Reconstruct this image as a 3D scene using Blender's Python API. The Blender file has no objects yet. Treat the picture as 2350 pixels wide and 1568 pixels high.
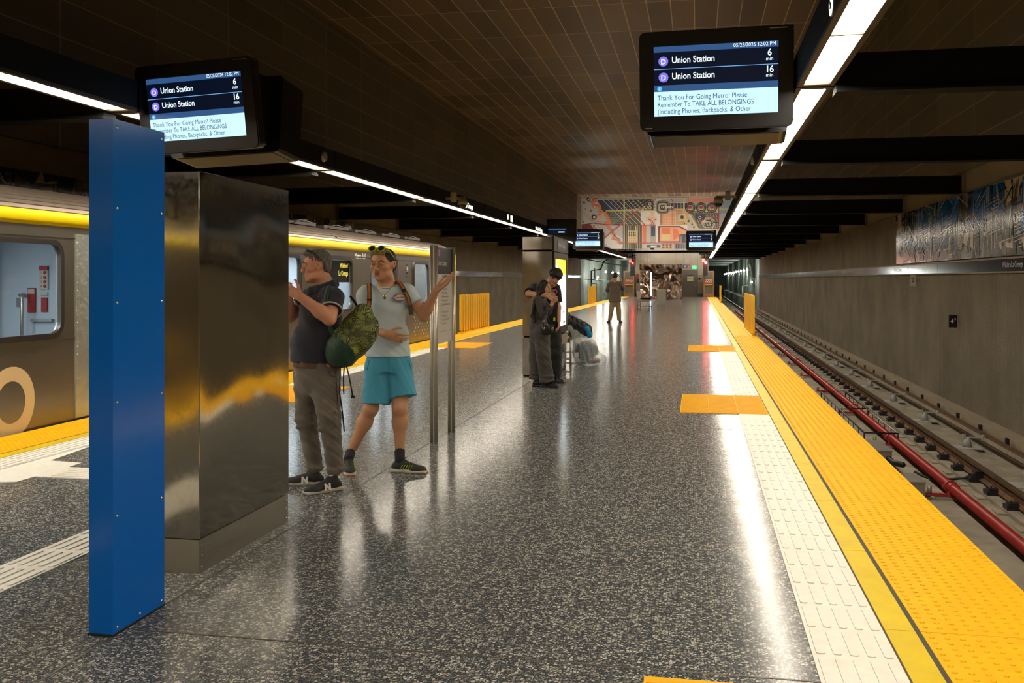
import bpy, math, random
import numpy as np
from mathutils import Vector, Matrix, Euler, noise as mnoise
PI = math.pi
C = bpy.context.scene.collection
SC = bpy.context.scene
# ---------------------------------------------------------------- camera, world, exposure
FPX = 2200.0; CX, CY = 1175.0, 784.0
VPX, VPY = 1601.0, 641.0
CAMH = 1.5
PSI = math.atan((VPX - CX) / FPX)
CP, SP = math.cos(PSI), math.sin(PSI)
cam_d = bpy.data.cameras.new('camera')
cam_d.sensor_fit = 'HORIZONTAL'; cam_d.sensor_width = 36.0
cam_d.lens = 36.0 * FPX / 2350.0
cam_d.shift_x = 0.0; cam_d.shift_y = -(CY - VPY) / 2350.0
cam_d.clip_start = 0.05; cam_d.clip_end = 400
cam = bpy.data.objects.new('camera', cam_d); C.objects.link(cam)
cam.location = (0, 0, CAMH)
cam.rotation_euler = (PI/2, 0, PSI)
SC.camera = cam
w = bpy.data.worlds.new('world'); SC.world = w; w.use_nodes = True
w.node_tree.nodes['Background'].inputs[0].default_value = (0.75, 0.7, 0.6, 1)
w.node_tree.nodes['Background'].inputs[1].default_value = 0.02
SC.view_settings.view_transform = 'Standard'
SC.view_settings.look = 'None'
SC.view_settings.gamma = 1.0
SC.view_settings.exposure = 0.46
SC.view_settings.use_curve_mapping = False
STRIP_W = 27.0         # brightness of the platform light strips
try:
    SC.cycles.max_bounces = 8; SC.cycles.diffuse_bounces = 5; SC.cycles.glossy_bounces = 4
    SC.cycles.sample_clamp_indirect = 6.0
    SC.cycles.caustics_reflective = False; SC.cycles.caustics_refractive = False
except Exception: pass

# ---------------------------------------------------------------- geometry helpers
def px(x, y, d):
    """point seen at photo pixel x,y at camera depth d -> world"""
    l = (x - CX) / FPX * d
    return Vector((l*CP - d*SP, l*SP + d*CP, CAMH - (y - VPY) / FPX * d))
def pf(x, y, z=0.0):
    """photo pixel on a horizontal plane z"""
    return px(x, y, FPX * (CAMH - z) / (y - VPY))
def pX(x, y, X):
    """photo pixel on the vertical plane X=const"""
    return px(x, y, FPX * X / CP / (x - VPX))
def pY(x, y, Y):
    u = (x - CX) / FPX
    return px(x, y, Y / (u*SP + CP))

class MB:
    def __init__(s): s.v = []; s.f = []; s.m = []; s.sm = []
    def add(s, vs, fs, mi=0, smooth=False):
        b = len(s.v); s.v += [tuple(p) for p in vs]
        for f in fs: s.f.append([b+i for i in f]); s.m.append(mi); s.sm.append(smooth)
        return s
    def box(s, x0, x1, y0, y1, z0, z1, mi=0):
        vs = [(x0,y0,z0),(x1,y0,z0),(x1,y1,z0),(x0,y1,z0),(x0,y0,z1),(x1,y0,z1),(x1,y1,z1),(x0,y1,z1)]
        return s.add(vs, [(0,3,2,1),(4,5,6,7),(0,1,5,4),(1,2,6,5),(2,3,7,6),(3,0,4,7)], mi)
    def cbox(s, x0, x1, y0, y1, z0, z1, c, mi=0, axis='y'):
        """box with corners rounded (outline rounded across the given axis)"""
        if axis == 'y': pts = rrect(x0, x1, z0, z1, c); return s.prism([(p[0], y0, p[1]) for p in pts], (0, y1-y0, 0), mi)
        if axis == 'x': pts = rrect(y0, y1, z0, z1, c); return s.prism([(x0, p[0], p[1]) for p in pts], (x1-x0, 0, 0), mi)
        pts = rrect(x0, x1, y0, y1, c); return s.prism([(p[0], p[1], z0) for p in pts], (0, 0, z1-z0), mi)
    def prism(s, pts, vec, mi=0, smooth=False):
        n = len(pts); v = Vector(vec)
        vs = [Vector(p) for p in pts] + [Vector(p)+v for p in pts]
        # orientation
        nrm = Vector((0,0,0))
        for i in range(n): nrm += vs[i].cross(vs[(i+1) % n])
        flip = nrm.dot(v) > 0
        fs = []
        cap0 = list(range(n)); cap1 = list(range(n, 2*n))
        if flip: cap0 = cap0[::-1]
        else: cap1 = cap1[::-1]
        s.add(vs, [], mi)
        b = len(s.v) - 2*n
        for cc in (cap0, cap1): s.f.append([b+i for i in cc]); s.m.append(mi); s.sm.append(False)
        for i in range(n):
            j = (i+1) % n
            q = [i, j, n+j, n+i] if flip else [j, i, n+i, n+j]
            s.f.append([b+k for k in q]); s.m.append(mi); s.sm.append(smooth)
        return s
    def cyl(s, p0, p1, r0, r1=None, n=16, mi=0, caps=True, smooth=True):
        if r1 is None: r1 = r0
        p0 = Vector(p0); p1 = Vector(p1); a = (p1-p0).normalized()
        u = a.orthogonal().normalized(); w_ = a.cross(u)
        vs = []
        for (p, r) in ((p0, r0), (p1, r1)):
            for i in range(n):
                t = 2*PI*i/n; vs.append(p + u*(r*math.cos(t)) + w_*(r*math.sin(t)))
        fs = [(i, (i+1) % n, n+(i+1) % n, n+i) for i in range(n)]
        s.add(vs, fs, mi, smooth)
        if caps:
            b = len(s.v)-2*n
            s.f.append([b+i for i in range(n)][::-1]); s.m.append(mi); s.sm.append(False)
            s.f.append([b+n+i for i in range(n)]); s.m.append(mi); s.sm.append(False)
        return s
    def tube(s, pts, r, n=8, mi=0, closed=False):
        pts = [Vector(p) for p in pts]; m = len(pts)
        rs = r if isinstance(r, (list, tuple)) else [r]*m
        vs = []; u = None
        for i, p in enumerate(pts):
            a = pts[(i+1) % m] if (closed or i < m-1) else pts[i]
            b_ = pts[i-1] if (closed or i > 0) else pts[i]
            d = (a - b_).normalized() if (a-b_).length > 1e-9 else Vector((0,0,1))
            if u is None: u = d.orthogonal().normalized()
            u = (u - d*u.dot(d))
            u = u.normalized() if u.length > 1e-6 else d.orthogonal().normalized()
            w_ = d.cross(u)
            for k in range(n):
                t = 2*PI*k/n; vs.append(p + (u*math.cos(t)+w_*math.sin(t))*rs[i])
        fs = []
        for i in range(m if closed else m-1):
            j = (i+1) % m
            for k in range(n):
                l = (k+1) % n; fs.append((i*n+k, i*n+l, j*n+l, j*n+k))
        if not closed: fs += [tuple(range(n))[::-1], tuple(range((m-1)*n, m*n))]
        return s.add(vs, fs, mi, True)
    def sphere(s, c, r, n=12, m=8, mi=0, sc=(1,1,1), R=None):
        c = Vector(c); vs = []; fs = []
        for j in range(1, m):
            ph = PI*j/m
            for i in range(n):
                th = 2*PI*i/n
                q = Vector((r*sc[0]*math.sin(ph)*math.cos(th), r*sc[1]*math.sin(ph)*math.sin(th), r*sc[2]*math.cos(ph)))
                vs.append(c + (R @ q if R else q))
        t = Vector((0,0,r*sc[2])); vs.append(c + (R @ t if R else t)); vs.append(c - (R @ t if R else t))
        T = len(vs)-2; B = T+1
        for j in range(m-2):
            for i in range(n):
                k = (i+1) % n; fs.append((j*n+i, (j+1)*n+i, (j+1)*n+k, j*n+k))
        for i in range(n):
            k = (i+1) % n; fs.append((T, i, k)); fs.append((B, (m-2)*n+k, (m-2)*n+i))
        return s.add(vs, fs, mi, True)
    def quad(s, a, b, c, d, mi=0): return s.add([a,b,c,d], [(0,1,2,3)], mi)
    def build(s, name, mats, parent=None, loc=None):
        me = bpy.data.meshes.new(name); me.from_pydata(s.v, [], s.f)
        if not isinstance(mats, (list, tuple)): mats = [mats]
        for m in mats: me.materials.append(m)
        me.polygons.foreach_set('material_index', s.m)
        me.polygons.foreach_set('use_smooth', s.sm)
        me.update()
        return link(name, me, parent, loc)

def link(name, me, parent=None, loc=None):
    o = bpy.data.objects.new(name, me); C.objects.link(o)
    if parent is not None: o.parent = parent
    if loc is not None: o.location = loc
    return o
def rrect(x0, x1, z0, z1, c, n=5):
    out = []
    for (cx, cz, a) in ((x1-c, z1-c, 0), (x0+c, z1-c, PI/2), (x0+c, z0+c, PI), (x1-c, z0+c, 1.5*PI)):
        for i in range(n+1):
            t = a + PI/2*i/n; out.append((cx+c*math.cos(t), cz+c*math.sin(t)))
    return out
def tag(o, label=None, cat=None, group=None, kind=None):
    if label: o['label'] = label
    if cat: o['category'] = cat
    if group: o['group'] = group
    if kind: o['kind'] = kind
    return o
def empty(name, loc=(0,0,0), rz=0.0, label=None, cat=None, group=None):
    o = bpy.data.objects.new(name, None); C.objects.link(o)
    o.location = loc; o.rotation_euler = (0,0,rz); o.empty_display_size = 0.1
    return tag(o, label, cat, group)
def children(o): return [c for c in bpy.data.objects if c.parent == o]
def copy_tree(o, parent=None):
    c = o.copy(); C.objects.link(c)
    if parent is not None: c.parent = parent
    for ch in children(o): copy_tree(ch, c)
    return c
def struct(o): o['kind'] = 'structure'; return o

def text_mesh(txt, size=1.0, xs=1.0, extrude=0.0, bold=0.0, align='LEFT', sp=1.0, res=3):
    cu = bpy.data.curves.new('txt', 'FONT'); cu.body = txt; cu.size = size
    cu.align_x = align; cu.extrude = extrude; cu.offset = bold; cu.resolution_u = res
    cu.space_character = sp
    o = bpy.data.objects.new('txt', cu); C.objects.link(o)
    dg = bpy.context.evaluated_depsgraph_get(); dg.update()
    me = bpy.data.meshes.new_from_object(o.evaluated_get(dg))
    bpy.data.objects.remove(o); bpy.data.curves.remove(cu)
    me.transform(Matrix.Diagonal((xs, 1, 1, 1)))
    return me
def frame(o, right, up):
    """matrix putting local x along right, local y along up, local z towards the viewer"""
    r = Vector(right).normalized(); u = Vector(up).normalized(); n = r.cross(u)
    M = Matrix((r, u, n)).transposed().to_4x4(); M.translation = Vector(o)
    return M
def text(name, txt, M, mat, size, parent=None, **kw):
    """lettering lying in the plane of matrix M"""
    me = text_mesh(txt, size, **kw); me.transform(M); me.materials.clear(); me.materials.append(mat)
    me.name = name
    return link(name, me, parent)
def plate(outer, holes, thick):
    """2D outline with holes -> mesh in the xy plane, z from -thick/2 to thick/2"""
    cu = bpy.data.curves.new('pl', 'CURVE'); cu.dimensions = '2D'; cu.fill_mode = 'BOTH'; cu.extrude = thick/2
    for pts in [outer]+list(holes):
        sp = cu.splines.new('POLY'); sp.points.add(len(pts)-1)
        for i, p in enumerate(pts): sp.points[i].co = (p[0], p[1], 0, 1)
        sp.use_cyclic_u = True
    o = bpy.data.objects.new('pl', cu); C.objects.link(o)
    dg = bpy.context.evaluated_depsgraph_get(); dg.update()
    me = bpy.data.meshes.new_from_object(o.evaluated_get(dg))
    bpy.data.objects.remove(o); bpy.data.curves.remove(cu)
    return me

# ---------------------------------------------------------------- materials
def srgb(r, g, b):
    def f(c):
        c /= 255.0
        return c/12.92 if c <= 0.04045 else ((c+0.055)/1.055)**2.4
    return (f(r), f(g), f(b), 1.0)
MATS = {}
def mat(name, col, rough=0.6, metal=0.0, emit=0.0, spec=0.5, bump=None, var=None, coat=0.0, aniso=0.0, sheen=0.0):
    """bump=(scale, strength, distance[, stretch xyz])  var=(scale, amount)"""
    if name in MATS: return MATS[name]
    m = bpy.data.materials.new(name); m.use_nodes = True
    nt = m.node_tree; b = nt.nodes['Principled BSDF']
    b.inputs['Base Color'].default_value = col
    b.inputs['Roughness'].default_value = rough; b.inputs['Metallic'].default_value = metal
    b.inputs['Specular IOR Level'].default_value = spec
    b.inputs['Coat Weight'].default_value = coat
    if sheen: b.inputs['Sheen Weight'].default_value = sheen
    if aniso: b.inputs['Anisotropic'].default_value = aniso
    if emit:
        b.inputs['Emission Color'].default_value = col; b.inputs['Emission Strength'].default_value = emit
    tc = None
    def coords():
        nonlocal tc
        if tc is None: tc = nt.nodes.new('ShaderNodeTexCoord')
        return tc.outputs['Object']
    if var:
        n = nt.nodes.new('ShaderNodeTexNoise'); n.inputs['Scale'].default_value = var[0]; n.inputs['Detail'].default_value = 5
        nt.links.new(coords(), n.inputs['Vector'])
        mr = nt.nodes.new('ShaderNodeMapRange'); mr.inputs[1].default_value = 0.3; mr.inputs[2].default_value = 0.7
        mr.inputs[3].default_value = 1-var[1]; mr.inputs[4].default_value = 1+var[1]
        nt.links.new(n.outputs['Fac'], mr.inputs[0])
        vm = nt.nodes.new('ShaderNodeVectorMath'); vm.operation = 'SCALE'; vm.inputs[0].default_value = col[:3]
        nt.links.new(mr.outputs[0], vm.inputs['Scale']); nt.links.new(vm.outputs[0], b.inputs['Base Color'])
    if bump:
        mp = nt.nodes.new('ShaderNodeMapping')
        if len(bump) > 3: mp.inputs['Scale'].default_value = bump[3]
        nt.links.new(coords(), mp.inputs['Vector'])
        n = nt.nodes.new('ShaderNodeTexNoise'); n.inputs['Scale'].default_value = bump[0]; n.inputs['Detail'].default_value = 4
        nt.links.new(mp.outputs[0], n.inputs['Vector'])
        bp = nt.nodes.new('ShaderNodeBump'); bp.inputs['Strength'].default_value = bump[1]; bp.inputs['Distance'].default_value = bump[2]
        nt.links.new(n.outputs['Fac'], bp.inputs['Height']); nt.links.new(bp.outputs[0], b.inputs['Normal'])
    MATS[name] = m
    return m
def nodes(name):
    m = bpy.data.materials.new(name); m.use_nodes = True
    return m, m.node_tree, m.node_tree.nodes['Principled BSDF']

def terrazzo():
    m, nt, b = nodes('terrazzo'); N = nt.nodes.new; L = nt.links.new
    g = N('ShaderNodeNewGeometry')
    # domain warp so the chips are irregular
    wn = N('ShaderNodeTexNoise'); wn.inputs['Scale'].default_value = 60; L(g.outputs['Position'], wn.inputs['Vector'])
    add = N('ShaderNodeVectorMath'); add.operation = 'MULTIPLY_ADD'
    L(wn.outputs['Color'], add.inputs[0]); add.inputs[1].default_value = (0.012,)*3; L(g.outputs['Position'], add.inputs[2])
    def chips(scale, thr, edge):
        v = N('ShaderNodeTexVoronoi'); v.inputs['Scale'].default_value = scale; L(add.outputs[0], v.inputs['Vector'])
        ve = N('ShaderNodeTexVoronoi'); ve.feature = 'DISTANCE_TO_EDGE'; ve.inputs['Scale'].default_value = scale; L(add.outputs[0], ve.inputs['Vector'])
        sep = N('ShaderNodeSeparateColor'); L(v.outputs['Color'], sep.inputs[0])
        c1 = N('ShaderNodeMath'); c1.operation = 'GREATER_THAN'; c1.inputs[1].default_value = thr; L(sep.outputs[0], c1.inputs[0])
        c2 = N('ShaderNodeMath'); c2.operation = 'GREATER_THAN'; c2.inputs[1].default_value = edge; L(ve.outputs['Distance'], c2.inputs[0])
        mu = N('ShaderNodeMath'); mu.operation = 'MULTIPLY'; L(c1.outputs[0], mu.inputs[0]); L(c2.outputs[0], mu.inputs[1])
        return mu, sep
    big, sb = chips(75, 0.52, 0.13); small, ss = chips(190, 0.60, 0.10)
    base = N('ShaderNodeRGB'); base.outputs[0].default_value = (0.050, 0.056, 0.064, 1)
    rampc = N('ShaderNodeValToRGB'); L(sb.outputs[1], rampc.inputs[0])
    r = rampc.color_ramp; r.elements[0].color = (0.19, 0.20, 0.20, 1); r.elements[1].color = (0.66, 0.63, 0.52, 1)
    e = r.elements.new(0.45); e.color = (0.42, 0.40, 0.34, 1); e = r.elements.new(0.93); e.color = (0.62, 0.60, 0.52, 1)
    e = r.elements.new(0.975); e.color = (0.40, 0.24, 0.13, 1)
    mx1 = N('ShaderNodeMix'); mx1.data_type = 'RGBA'; L(small.outputs[0], mx1.inputs[0]); L(base.outputs[0], mx1.inputs[6])
    mx1.inputs[7].default_value = (0.22, 0.22, 0.20, 1)
    mx2 = N('ShaderNodeMix'); mx2.data_type = 'RGBA'; L(big.outputs[0], mx2.inputs[0]); L(mx1.outputs[2], mx2.inputs[6]); L(rampc.outputs[0], mx2.inputs[7])
    L(mx2.outputs[2], b.inputs['Base Color'])
    # gentle polish waviness
    n2 = N('ShaderNodeTexNoise'); n2.inputs['Scale'].default_value = 3.2; n2.inputs['Detail'].default_value = 2; L(g.outputs['Position'], n2.inputs['Vector'])
    bp = N('ShaderNodeBump'); bp.inputs['Strength'].default_value = 0.30; bp.inputs['Distance'].default_value = 0.006
    L(n2.outputs['Fac'], bp.inputs['Height']); L(bp.outputs[0], b.inputs['Normal'])
    b.inputs['Roughness'].default_value = 0.17; b.inputs['Specular IOR Level'].default_value = 0.05
    return m

def joints(name, col, colj, w, h, ax, rough=0.7, off=(0, 0), jw=0.012, var=0.25, metal=0.0, bumpd=0.0):
    """panels w x h with pale joints; ax picks the two position axes"""
    m, nt, b = nodes(name); N = nt.nodes.new; L = nt.links.new
    g = N('ShaderNodeNewGeometry'); s = N('ShaderNodeSeparateXYZ'); L(g.outputs['Position'], s.inputs[0])
    fl = []; ms = []
    for k, (a, size) in enumerate(zip(ax, (w, h))):
        ad = N('ShaderNodeMath'); ad.operation = 'ADD'; ad.inputs[1].default_value = off[k]+1000*size; L(s.outputs[a], ad.inputs[0])
        dv = N('ShaderNodeMath'); dv.operation = 'DIVIDE'; dv.inputs[1].default_value = size; L(ad.outputs[0], dv.inputs[0])
        fr = N('ShaderNodeMath'); fr.operation = 'FRACT'; L(dv.outputs[0], fr.inputs[0])
        f2 = N('ShaderNodeMath'); f2.operation = 'FLOOR'; L(dv.outputs[0], f2.inputs[0]); fl.append(f2)
        lt = N('ShaderNodeMath'); lt.operation = 'LESS_THAN'; lt.inputs[1].default_value = jw/size; L(fr.outputs[0], lt.inputs[0]); ms.append(lt)
    mxm = N('ShaderNodeMath'); mxm.operation = 'MAXIMUM'; L(ms[0].outputs[0], mxm.inputs[0]); L(ms[1].outputs[0], mxm.inputs[1])
    cv = N('ShaderNodeCombineXYZ'); L(fl[0].outputs[0], cv.inputs[0]); L(fl[1].outputs[0], cv.inputs[1])
    wn = N('ShaderNodeTexWhiteNoise'); wn.noise_dimensions = '3D'; L(cv.outputs[0], wn.inputs['Vector'])
    mr = N('ShaderNodeMapRange'); mr.inputs[3].default_value = 1-var; mr.inputs[4].default_value = 1+var; L(wn.outputs['Value'], mr.inputs[0])
    sc = N('ShaderNodeVectorMath'); sc.operation = 'SCALE'; sc.inputs[0].default_value = col[:3]; L(mr.outputs[0], sc.inputs['Scale'])
    mx = N('ShaderNodeMix'); mx.data_type = 'RGBA'; L(mxm.outputs[0], mx.inputs[0]); L(sc.outputs[0], mx.inputs[6]); mx.inputs[7].default_value = colj
    L(mx.outputs[2], b.inputs['Base Color']); b.inputs['Roughness'].default_value = rough; b.inputs['Metallic'].default_value = metal
    # tiny perforations
    vo = N('ShaderNodeTexNoise'); vo.inputs['Scale'].default_value = 45; L(g.outputs['Position'], vo.inputs['Vector'])
    bp = N('ShaderNodeBump'); bp.inputs['Strength'].default_value = 0.3; bp.inputs['Distance'].default_value = 0.01
    L(vo.outputs['Fac'], bp.inputs['Height']); L(bp.outputs[0], b.inputs['Normal'])
    return m

def ribbed_concrete():
    m, nt, b = nodes('ribbed_concrete'); N = nt.nodes.new; L = nt.links.new
    g = N('ShaderNodeNewGeometry'); s = N('ShaderNodeSeparateXYZ'); L(g.outputs['Position'], s.inputs[0])
    wp = N('ShaderNodeTexNoise'); wp.inputs['Scale'].default_value = 22; wp.inputs['Detail'].default_value = 4; L(g.outputs['Position'], wp.inputs['Vector'])
    ad = N('ShaderNodeMath'); ad.operation = 'MULTIPLY_ADD'; ad.inputs[1].default_value = 0.03; L(wp.outputs['Fac'], ad.inputs[0]); L(s.outputs[1], ad.inputs[2])
    mu = N('ShaderNodeMath'); mu.operation = 'MULTIPLY'; mu.inputs[1].default_value = 2*PI/0.055; L(ad.outputs[0], mu.inputs[0])
    sn = N('ShaderNodeMath'); sn.operation = 'SINE'; L(mu.outputs[0], sn.inputs[0])
    fn = N('ShaderNodeTexNoise'); fn.inputs['Scale'].default_value = 60; fn.inputs['Detail'].default_value = 5; L(g.outputs['Position'], fn.inputs['Vector'])
    h = N('ShaderNodeMath'); h.operation = 'MULTIPLY_ADD'; h.inputs[1].default_value = 1.6; L(fn.outputs['Fac'], h.inputs[0]); L(sn.outputs[0], h.inputs[2])
    bp = N('ShaderNodeBump'); bp.inputs['Strength'].default_value = 1.0; bp.inputs['Distance'].default_value = 0.009
    L(h.outputs[0], bp.inputs['Height']); L(bp.outputs[0], b.inputs['Normal'])
    cn = N('ShaderNodeTexNoise'); cn.inputs['Scale'].default_value = 0.9; cn.inputs['Detail'].default_value = 6; L(g.outputs['Position'], cn.inputs['Vector'])
    r = N('ShaderNodeValToRGB'); L(cn.outputs['Fac'], r.inputs[0])
    r.color_ramp.elements[0].position = 0.3; r.color_ramp.elements[0].color = (0.140, 0.115, 0.076, 1)
    r.color_ramp.elements[1].position = 0.7; r.color_ramp.elements[1].color = (0.225, 0.188, 0.125, 1)
    sp = N('ShaderNodeMapRange'); sp.inputs[1].default_value = 0.35; sp.inputs[2].default_value = 0.65; sp.inputs[3].default_value = 0.72; sp.inputs[4].default_value = 1.25
    L(fn.outputs['Fac'], sp.inputs[0])
    vm = N('ShaderNodeVectorMath'); vm.operation = 'SCALE'; L(r.outputs[0], vm.inputs[0]); L(sp.outputs[0], vm.inputs['Scale'])
    L(vm.outputs[0], b.inputs['Base Color']); b.inputs['Roughness'].default_value = 0.85
    return m

def wavy_steel(name, col, rough, wave, scale, vert=1.0):
    """stainless sheet: brushed, slightly buckled so that reflections swim"""
    m, nt, b = nodes(name); N = nt.nodes.new; L = nt.links.new
    g = N('ShaderNodeNewGeometry')
    mp = N('ShaderNodeMapping'); mp.inputs['Scale'].default_value = (1, 1, vert); L(g.outputs['Position'], mp.inputs['Vector'])
    n = N('ShaderNodeTexNoise'); n.inputs['Scale'].default_value = scale; n.inputs['Detail'].default_value = 1.0; L(mp.outputs[0], n.inputs['Vector'])
    bp = N('ShaderNodeBump'); bp.inputs['Strength'].default_value = 1.0; bp.inputs['Distance'].default_value = wave; L(n.outputs['Fac'], bp.inputs['Height'])
    L(bp.outputs[0], b.inputs['Normal'])
    n2 = N('ShaderNodeTexNoise'); n2.inputs['Scale'].default_value = 35; n2.inputs['Detail'].default_value = 5; L(g.outputs['Position'], n2.inputs['Vector'])
    mr = N('ShaderNodeMapRange'); mr.inputs[3].default_value = max(rough-0.05, 0.02); mr.inputs[4].default_value = rough+0.06; L(n2.outputs['Fac'], mr.inputs[0])
    L(mr.outputs[0], b.inputs['Roughness'])
    b.inputs['Base Color'].default_value = col; b.inputs['Metallic'].default_value = 1.0
    return m

M_TERR = terrazzo()
M_YEL = mat('tactile_yellow', (0.88, 0.475, 0.002, 1), 0.6, spec=0.12, var=(9, 0.05))
M_YELF = mat('flat_yellow', (0.74, 0.52, 0.002, 1), 0.5, spec=0.15, var=(5, 0.08))
M_WHITE = mat('tactile_white', (0.80, 0.76, 0.66, 1), 0.55, var=(14, 0.05))
M_GAP = mat('joint_grey', (0.065, 0.055, 0.04, 1), 0.8)
M_SEAM = mat('brass_seam', (0.08, 0.07, 0.05, 1), 0.5)
M_CONC = mat('trackbed_concrete', (0.27, 0.235, 0.175, 1), 0.9, bump=(18, 0.5, 0.01), var=(3, 0.25))
M_CONCD = mat('smooth_concrete', (0.27, 0.22, 0.15, 1), 0.85, bump=(30, 0.3, 0.005), var=(1.5, 0.12))
M_RIB = ribbed_concrete()
M_TILEW = joints('wall_panels', (0.14, 0.12, 0.085, 1), (0.34, 0.28, 0.19, 1), 2.8, 0.61, (1, 2), off=(0.3, 0.11), var=0.15, jw=0.02)
M_TILEC = joints('ceiling_panels', (0.19, 0.135, 0.085, 1), (0.75, 0.58, 0.42, 1), 0.61, 2.8, (0, 1), off=(0.1, 0.3), var=0.35, jw=0.03, rough=0.45)
M_TILEE = joints('beige_wall_tiles', (0.30, 0.255, 0.18, 1), (0.20, 0.17, 0.12, 1), 0.61, 0.61, (0, 2), var=0.08, jw=0.03, rough=0.4)
M_BLACK = mat('black_paint', (0.006, 0.006, 0.006, 1), 0.75, spec=0.2)
M_BLACKG = mat('black_powder_coat', (0.010, 0.010, 0.011, 1), 0.35)
M_BLUE = mat('blue_enamel', (0.0, 0.135, 0.56, 1), 0.16, spec=0.3, bump=(40, 0.08, 0.002))
M_STEEL = wavy_steel('polished_stainless', (0.47, 0.44, 0.375, 1), 0.09, 0.022, 1.5, 1.0)
M_STEELB = mat('brushed_stainless', (0.50, 0.46, 0.38, 1), 0.32, 1.0, bump=(3, 0.15, 0.01, (2, 2, 90)))
M_STEELK = wavy_steel('kiosk_stainless', (0.33, 0.30, 0.265, 1), 0.14, 0.03, 1.6)
M_CHROME = wavy_steel('crinkled_chrome', (0.42, 0.31, 0.26, 1), 0.10, 0.10, 1.3, 0.9)
M_POST = mat('signpost_steel', (0.62, 0.57, 0.47, 1), 0.38, 0.8)
M_STUD = mat('stud_steel', (0.75, 0.72, 0.66, 1), 0.25, 1.0)
M_BRONZE = mat('dark_anodised_frame', (0.055, 0.040, 0.026, 1), 0.5, 0.3)
M_DIFF = None
def emis(name, col, s):
    m, nt, b = nodes(name)
    b.inputs['Base Color'].default_value = (0, 0, 0, 1) if s > 0.5 else col
    b.inputs['Emission Color'].default_value = col; b.inputs['Emission Strength'].default_value = s
    b.inputs['Roughness'].default_value = 0.3
    return m
M_DIFF = emis('light_diffuser', (1.0, 0.885, 0.72, 1), STRIP_W)
M_RUST = mat('rusty_rail', (0.13, 0.065, 0.028, 1), 0.6, 0.4, var=(6, 0.4))
M_RAILT = mat('rail_running_surface', (0.22, 0.19, 0.14, 1), 0.35, 0.9)
M_RED = mat('red_pipe_paint', (0.33, 0.025, 0.02, 1), 0.38, var=(3, 0.15))
M_GREYP = mat('grey_porcelain', (0.38, 0.38, 0.36, 1), 0.4)
M_GALV = mat('galvanised_steel', (0.40, 0.39, 0.35, 1), 0.45, 0.8)
M_RUBBER = mat('black_rubber', (0.010, 0.010, 0.012, 1), 0.5)
# ================================================================= STATION SHELL
XR, XL = 5.10, -10.03
YE, YB = 83.5, -12.0
ZC = 8.64
MIR = lambda x: -4.93 - x
ORD = ['first','second','third','fourth','fifth','sixth','seventh','eighth','ninth','tenth','eleventh','twelfth','thirteenth','fourteenth','fifteenth','sixteenth','seventeenth','eighteenth']
EDGE = 1.53
b = MB(); b.box(MIR(EDGE)+0.02, EDGE-0.02, YB, YE, -0.30, 0.0); b.box(MIR(EDGE)+0.35, EDGE-0.35, YB, YE, -1.3, -0.30)
struct(b.build('floor', M_TERR))
# seams
b = MB()
b.box(-2.415, -2.405, YB, YE-2, 0.0, 0.0012)
for k in range(-2, 13):
    y = 3.72 + 6.1*k
    b.box(-5.2, 0.44, y-0.005, y+0.005, 0.0, 0.0012)
struct(b.build('trim_1', M_SEAM))
# track bed
b = MB()
for s in (0, 1):
    f = (lambda x: x) if s == 0 else MIR
    def bx(x0, x1, y0, y1, z0, z1, mi=0):
        a, c = f(x0), f(x1); b.box(min(a, c), max(a, c), y0, y1, z0, z1, mi)
    bx(1.0, 5.12, YB, 165, -1.6, -1.24)
    bx(1.0, 2.02, YB, YE, -1.24, -1.19)
    bx(1.0, 2.13, YB, YE, -1.24, -1.22)
    bx(3.92, 4.30, YB, YE, -1.24, -1.20)
    bx(2.20, 2.62, YB, YE, -1.24, -1.18); bx(3.52, 3.90, YB, YE, -1.24, -1.19)
struct(b.build('floor', M_CONC))
# walls
for side, f, name in ((1, lambda x: x, 'wall_right'), (-1, MIR, 'wall_left')):
    def bx(x0, x1, y0, y1, z0, z1, mi=0):
        a, c = f(x0), f(x1); b.box(min(a, c), max(a, c), y0, y1, z0, z1, mi)
    b = MB(); bx(5.10, 5.6, YB, YE, -1.6, 3.15, 0); bx(5.20, 5.6, YB, YE, 3.15, 3.62, 1); bx(5.10, 5.6, YB, YE, 3.62, ZC+0.3, 2)
    w_ = struct(b.build(name, [M_RIB, M_CONCD, M_TILEW]))
    b = MB(); bx(4.86, 5.10, YB, YE, -1.6, -1.01, 0)
    b2 = struct(b.build('trim_2' if side == 1 else 'trim_3', [M_CONCD]))
b = MB(); b.box(XL-0.6, XR+0.6, YB, YE, ZC, ZC+0.3); struct(b.build('ceiling', M_TILEC))
b = MB(); b.box(XL-0.6, XR+0.6, YB-0.4, YB, -1.6, ZC+0.3); struct(b.build('wall_back', M_CONCD))
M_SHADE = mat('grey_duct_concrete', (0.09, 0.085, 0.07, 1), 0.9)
# far wall
b = MB()
b.box(XL, XR, YE, YE+0.4, 4.15, ZC, 0)
b.box(-5.27, 0.51, YE, YE+0.4, 0.0, 4.15, 0)
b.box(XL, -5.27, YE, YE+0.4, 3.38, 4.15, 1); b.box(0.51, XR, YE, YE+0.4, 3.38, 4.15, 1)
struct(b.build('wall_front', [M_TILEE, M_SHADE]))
b = MB(); b.box(-5.27, -4.87, YE-0.03, YE, 0, 0.28); b.box(0.0, 0.51, YE-0.03, YE, 0, 0.28); struct(b.build('baseboard_front', mat('dark_base_tile', (0.06, 0.055, 0.05, 1), 0.5)))

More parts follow.
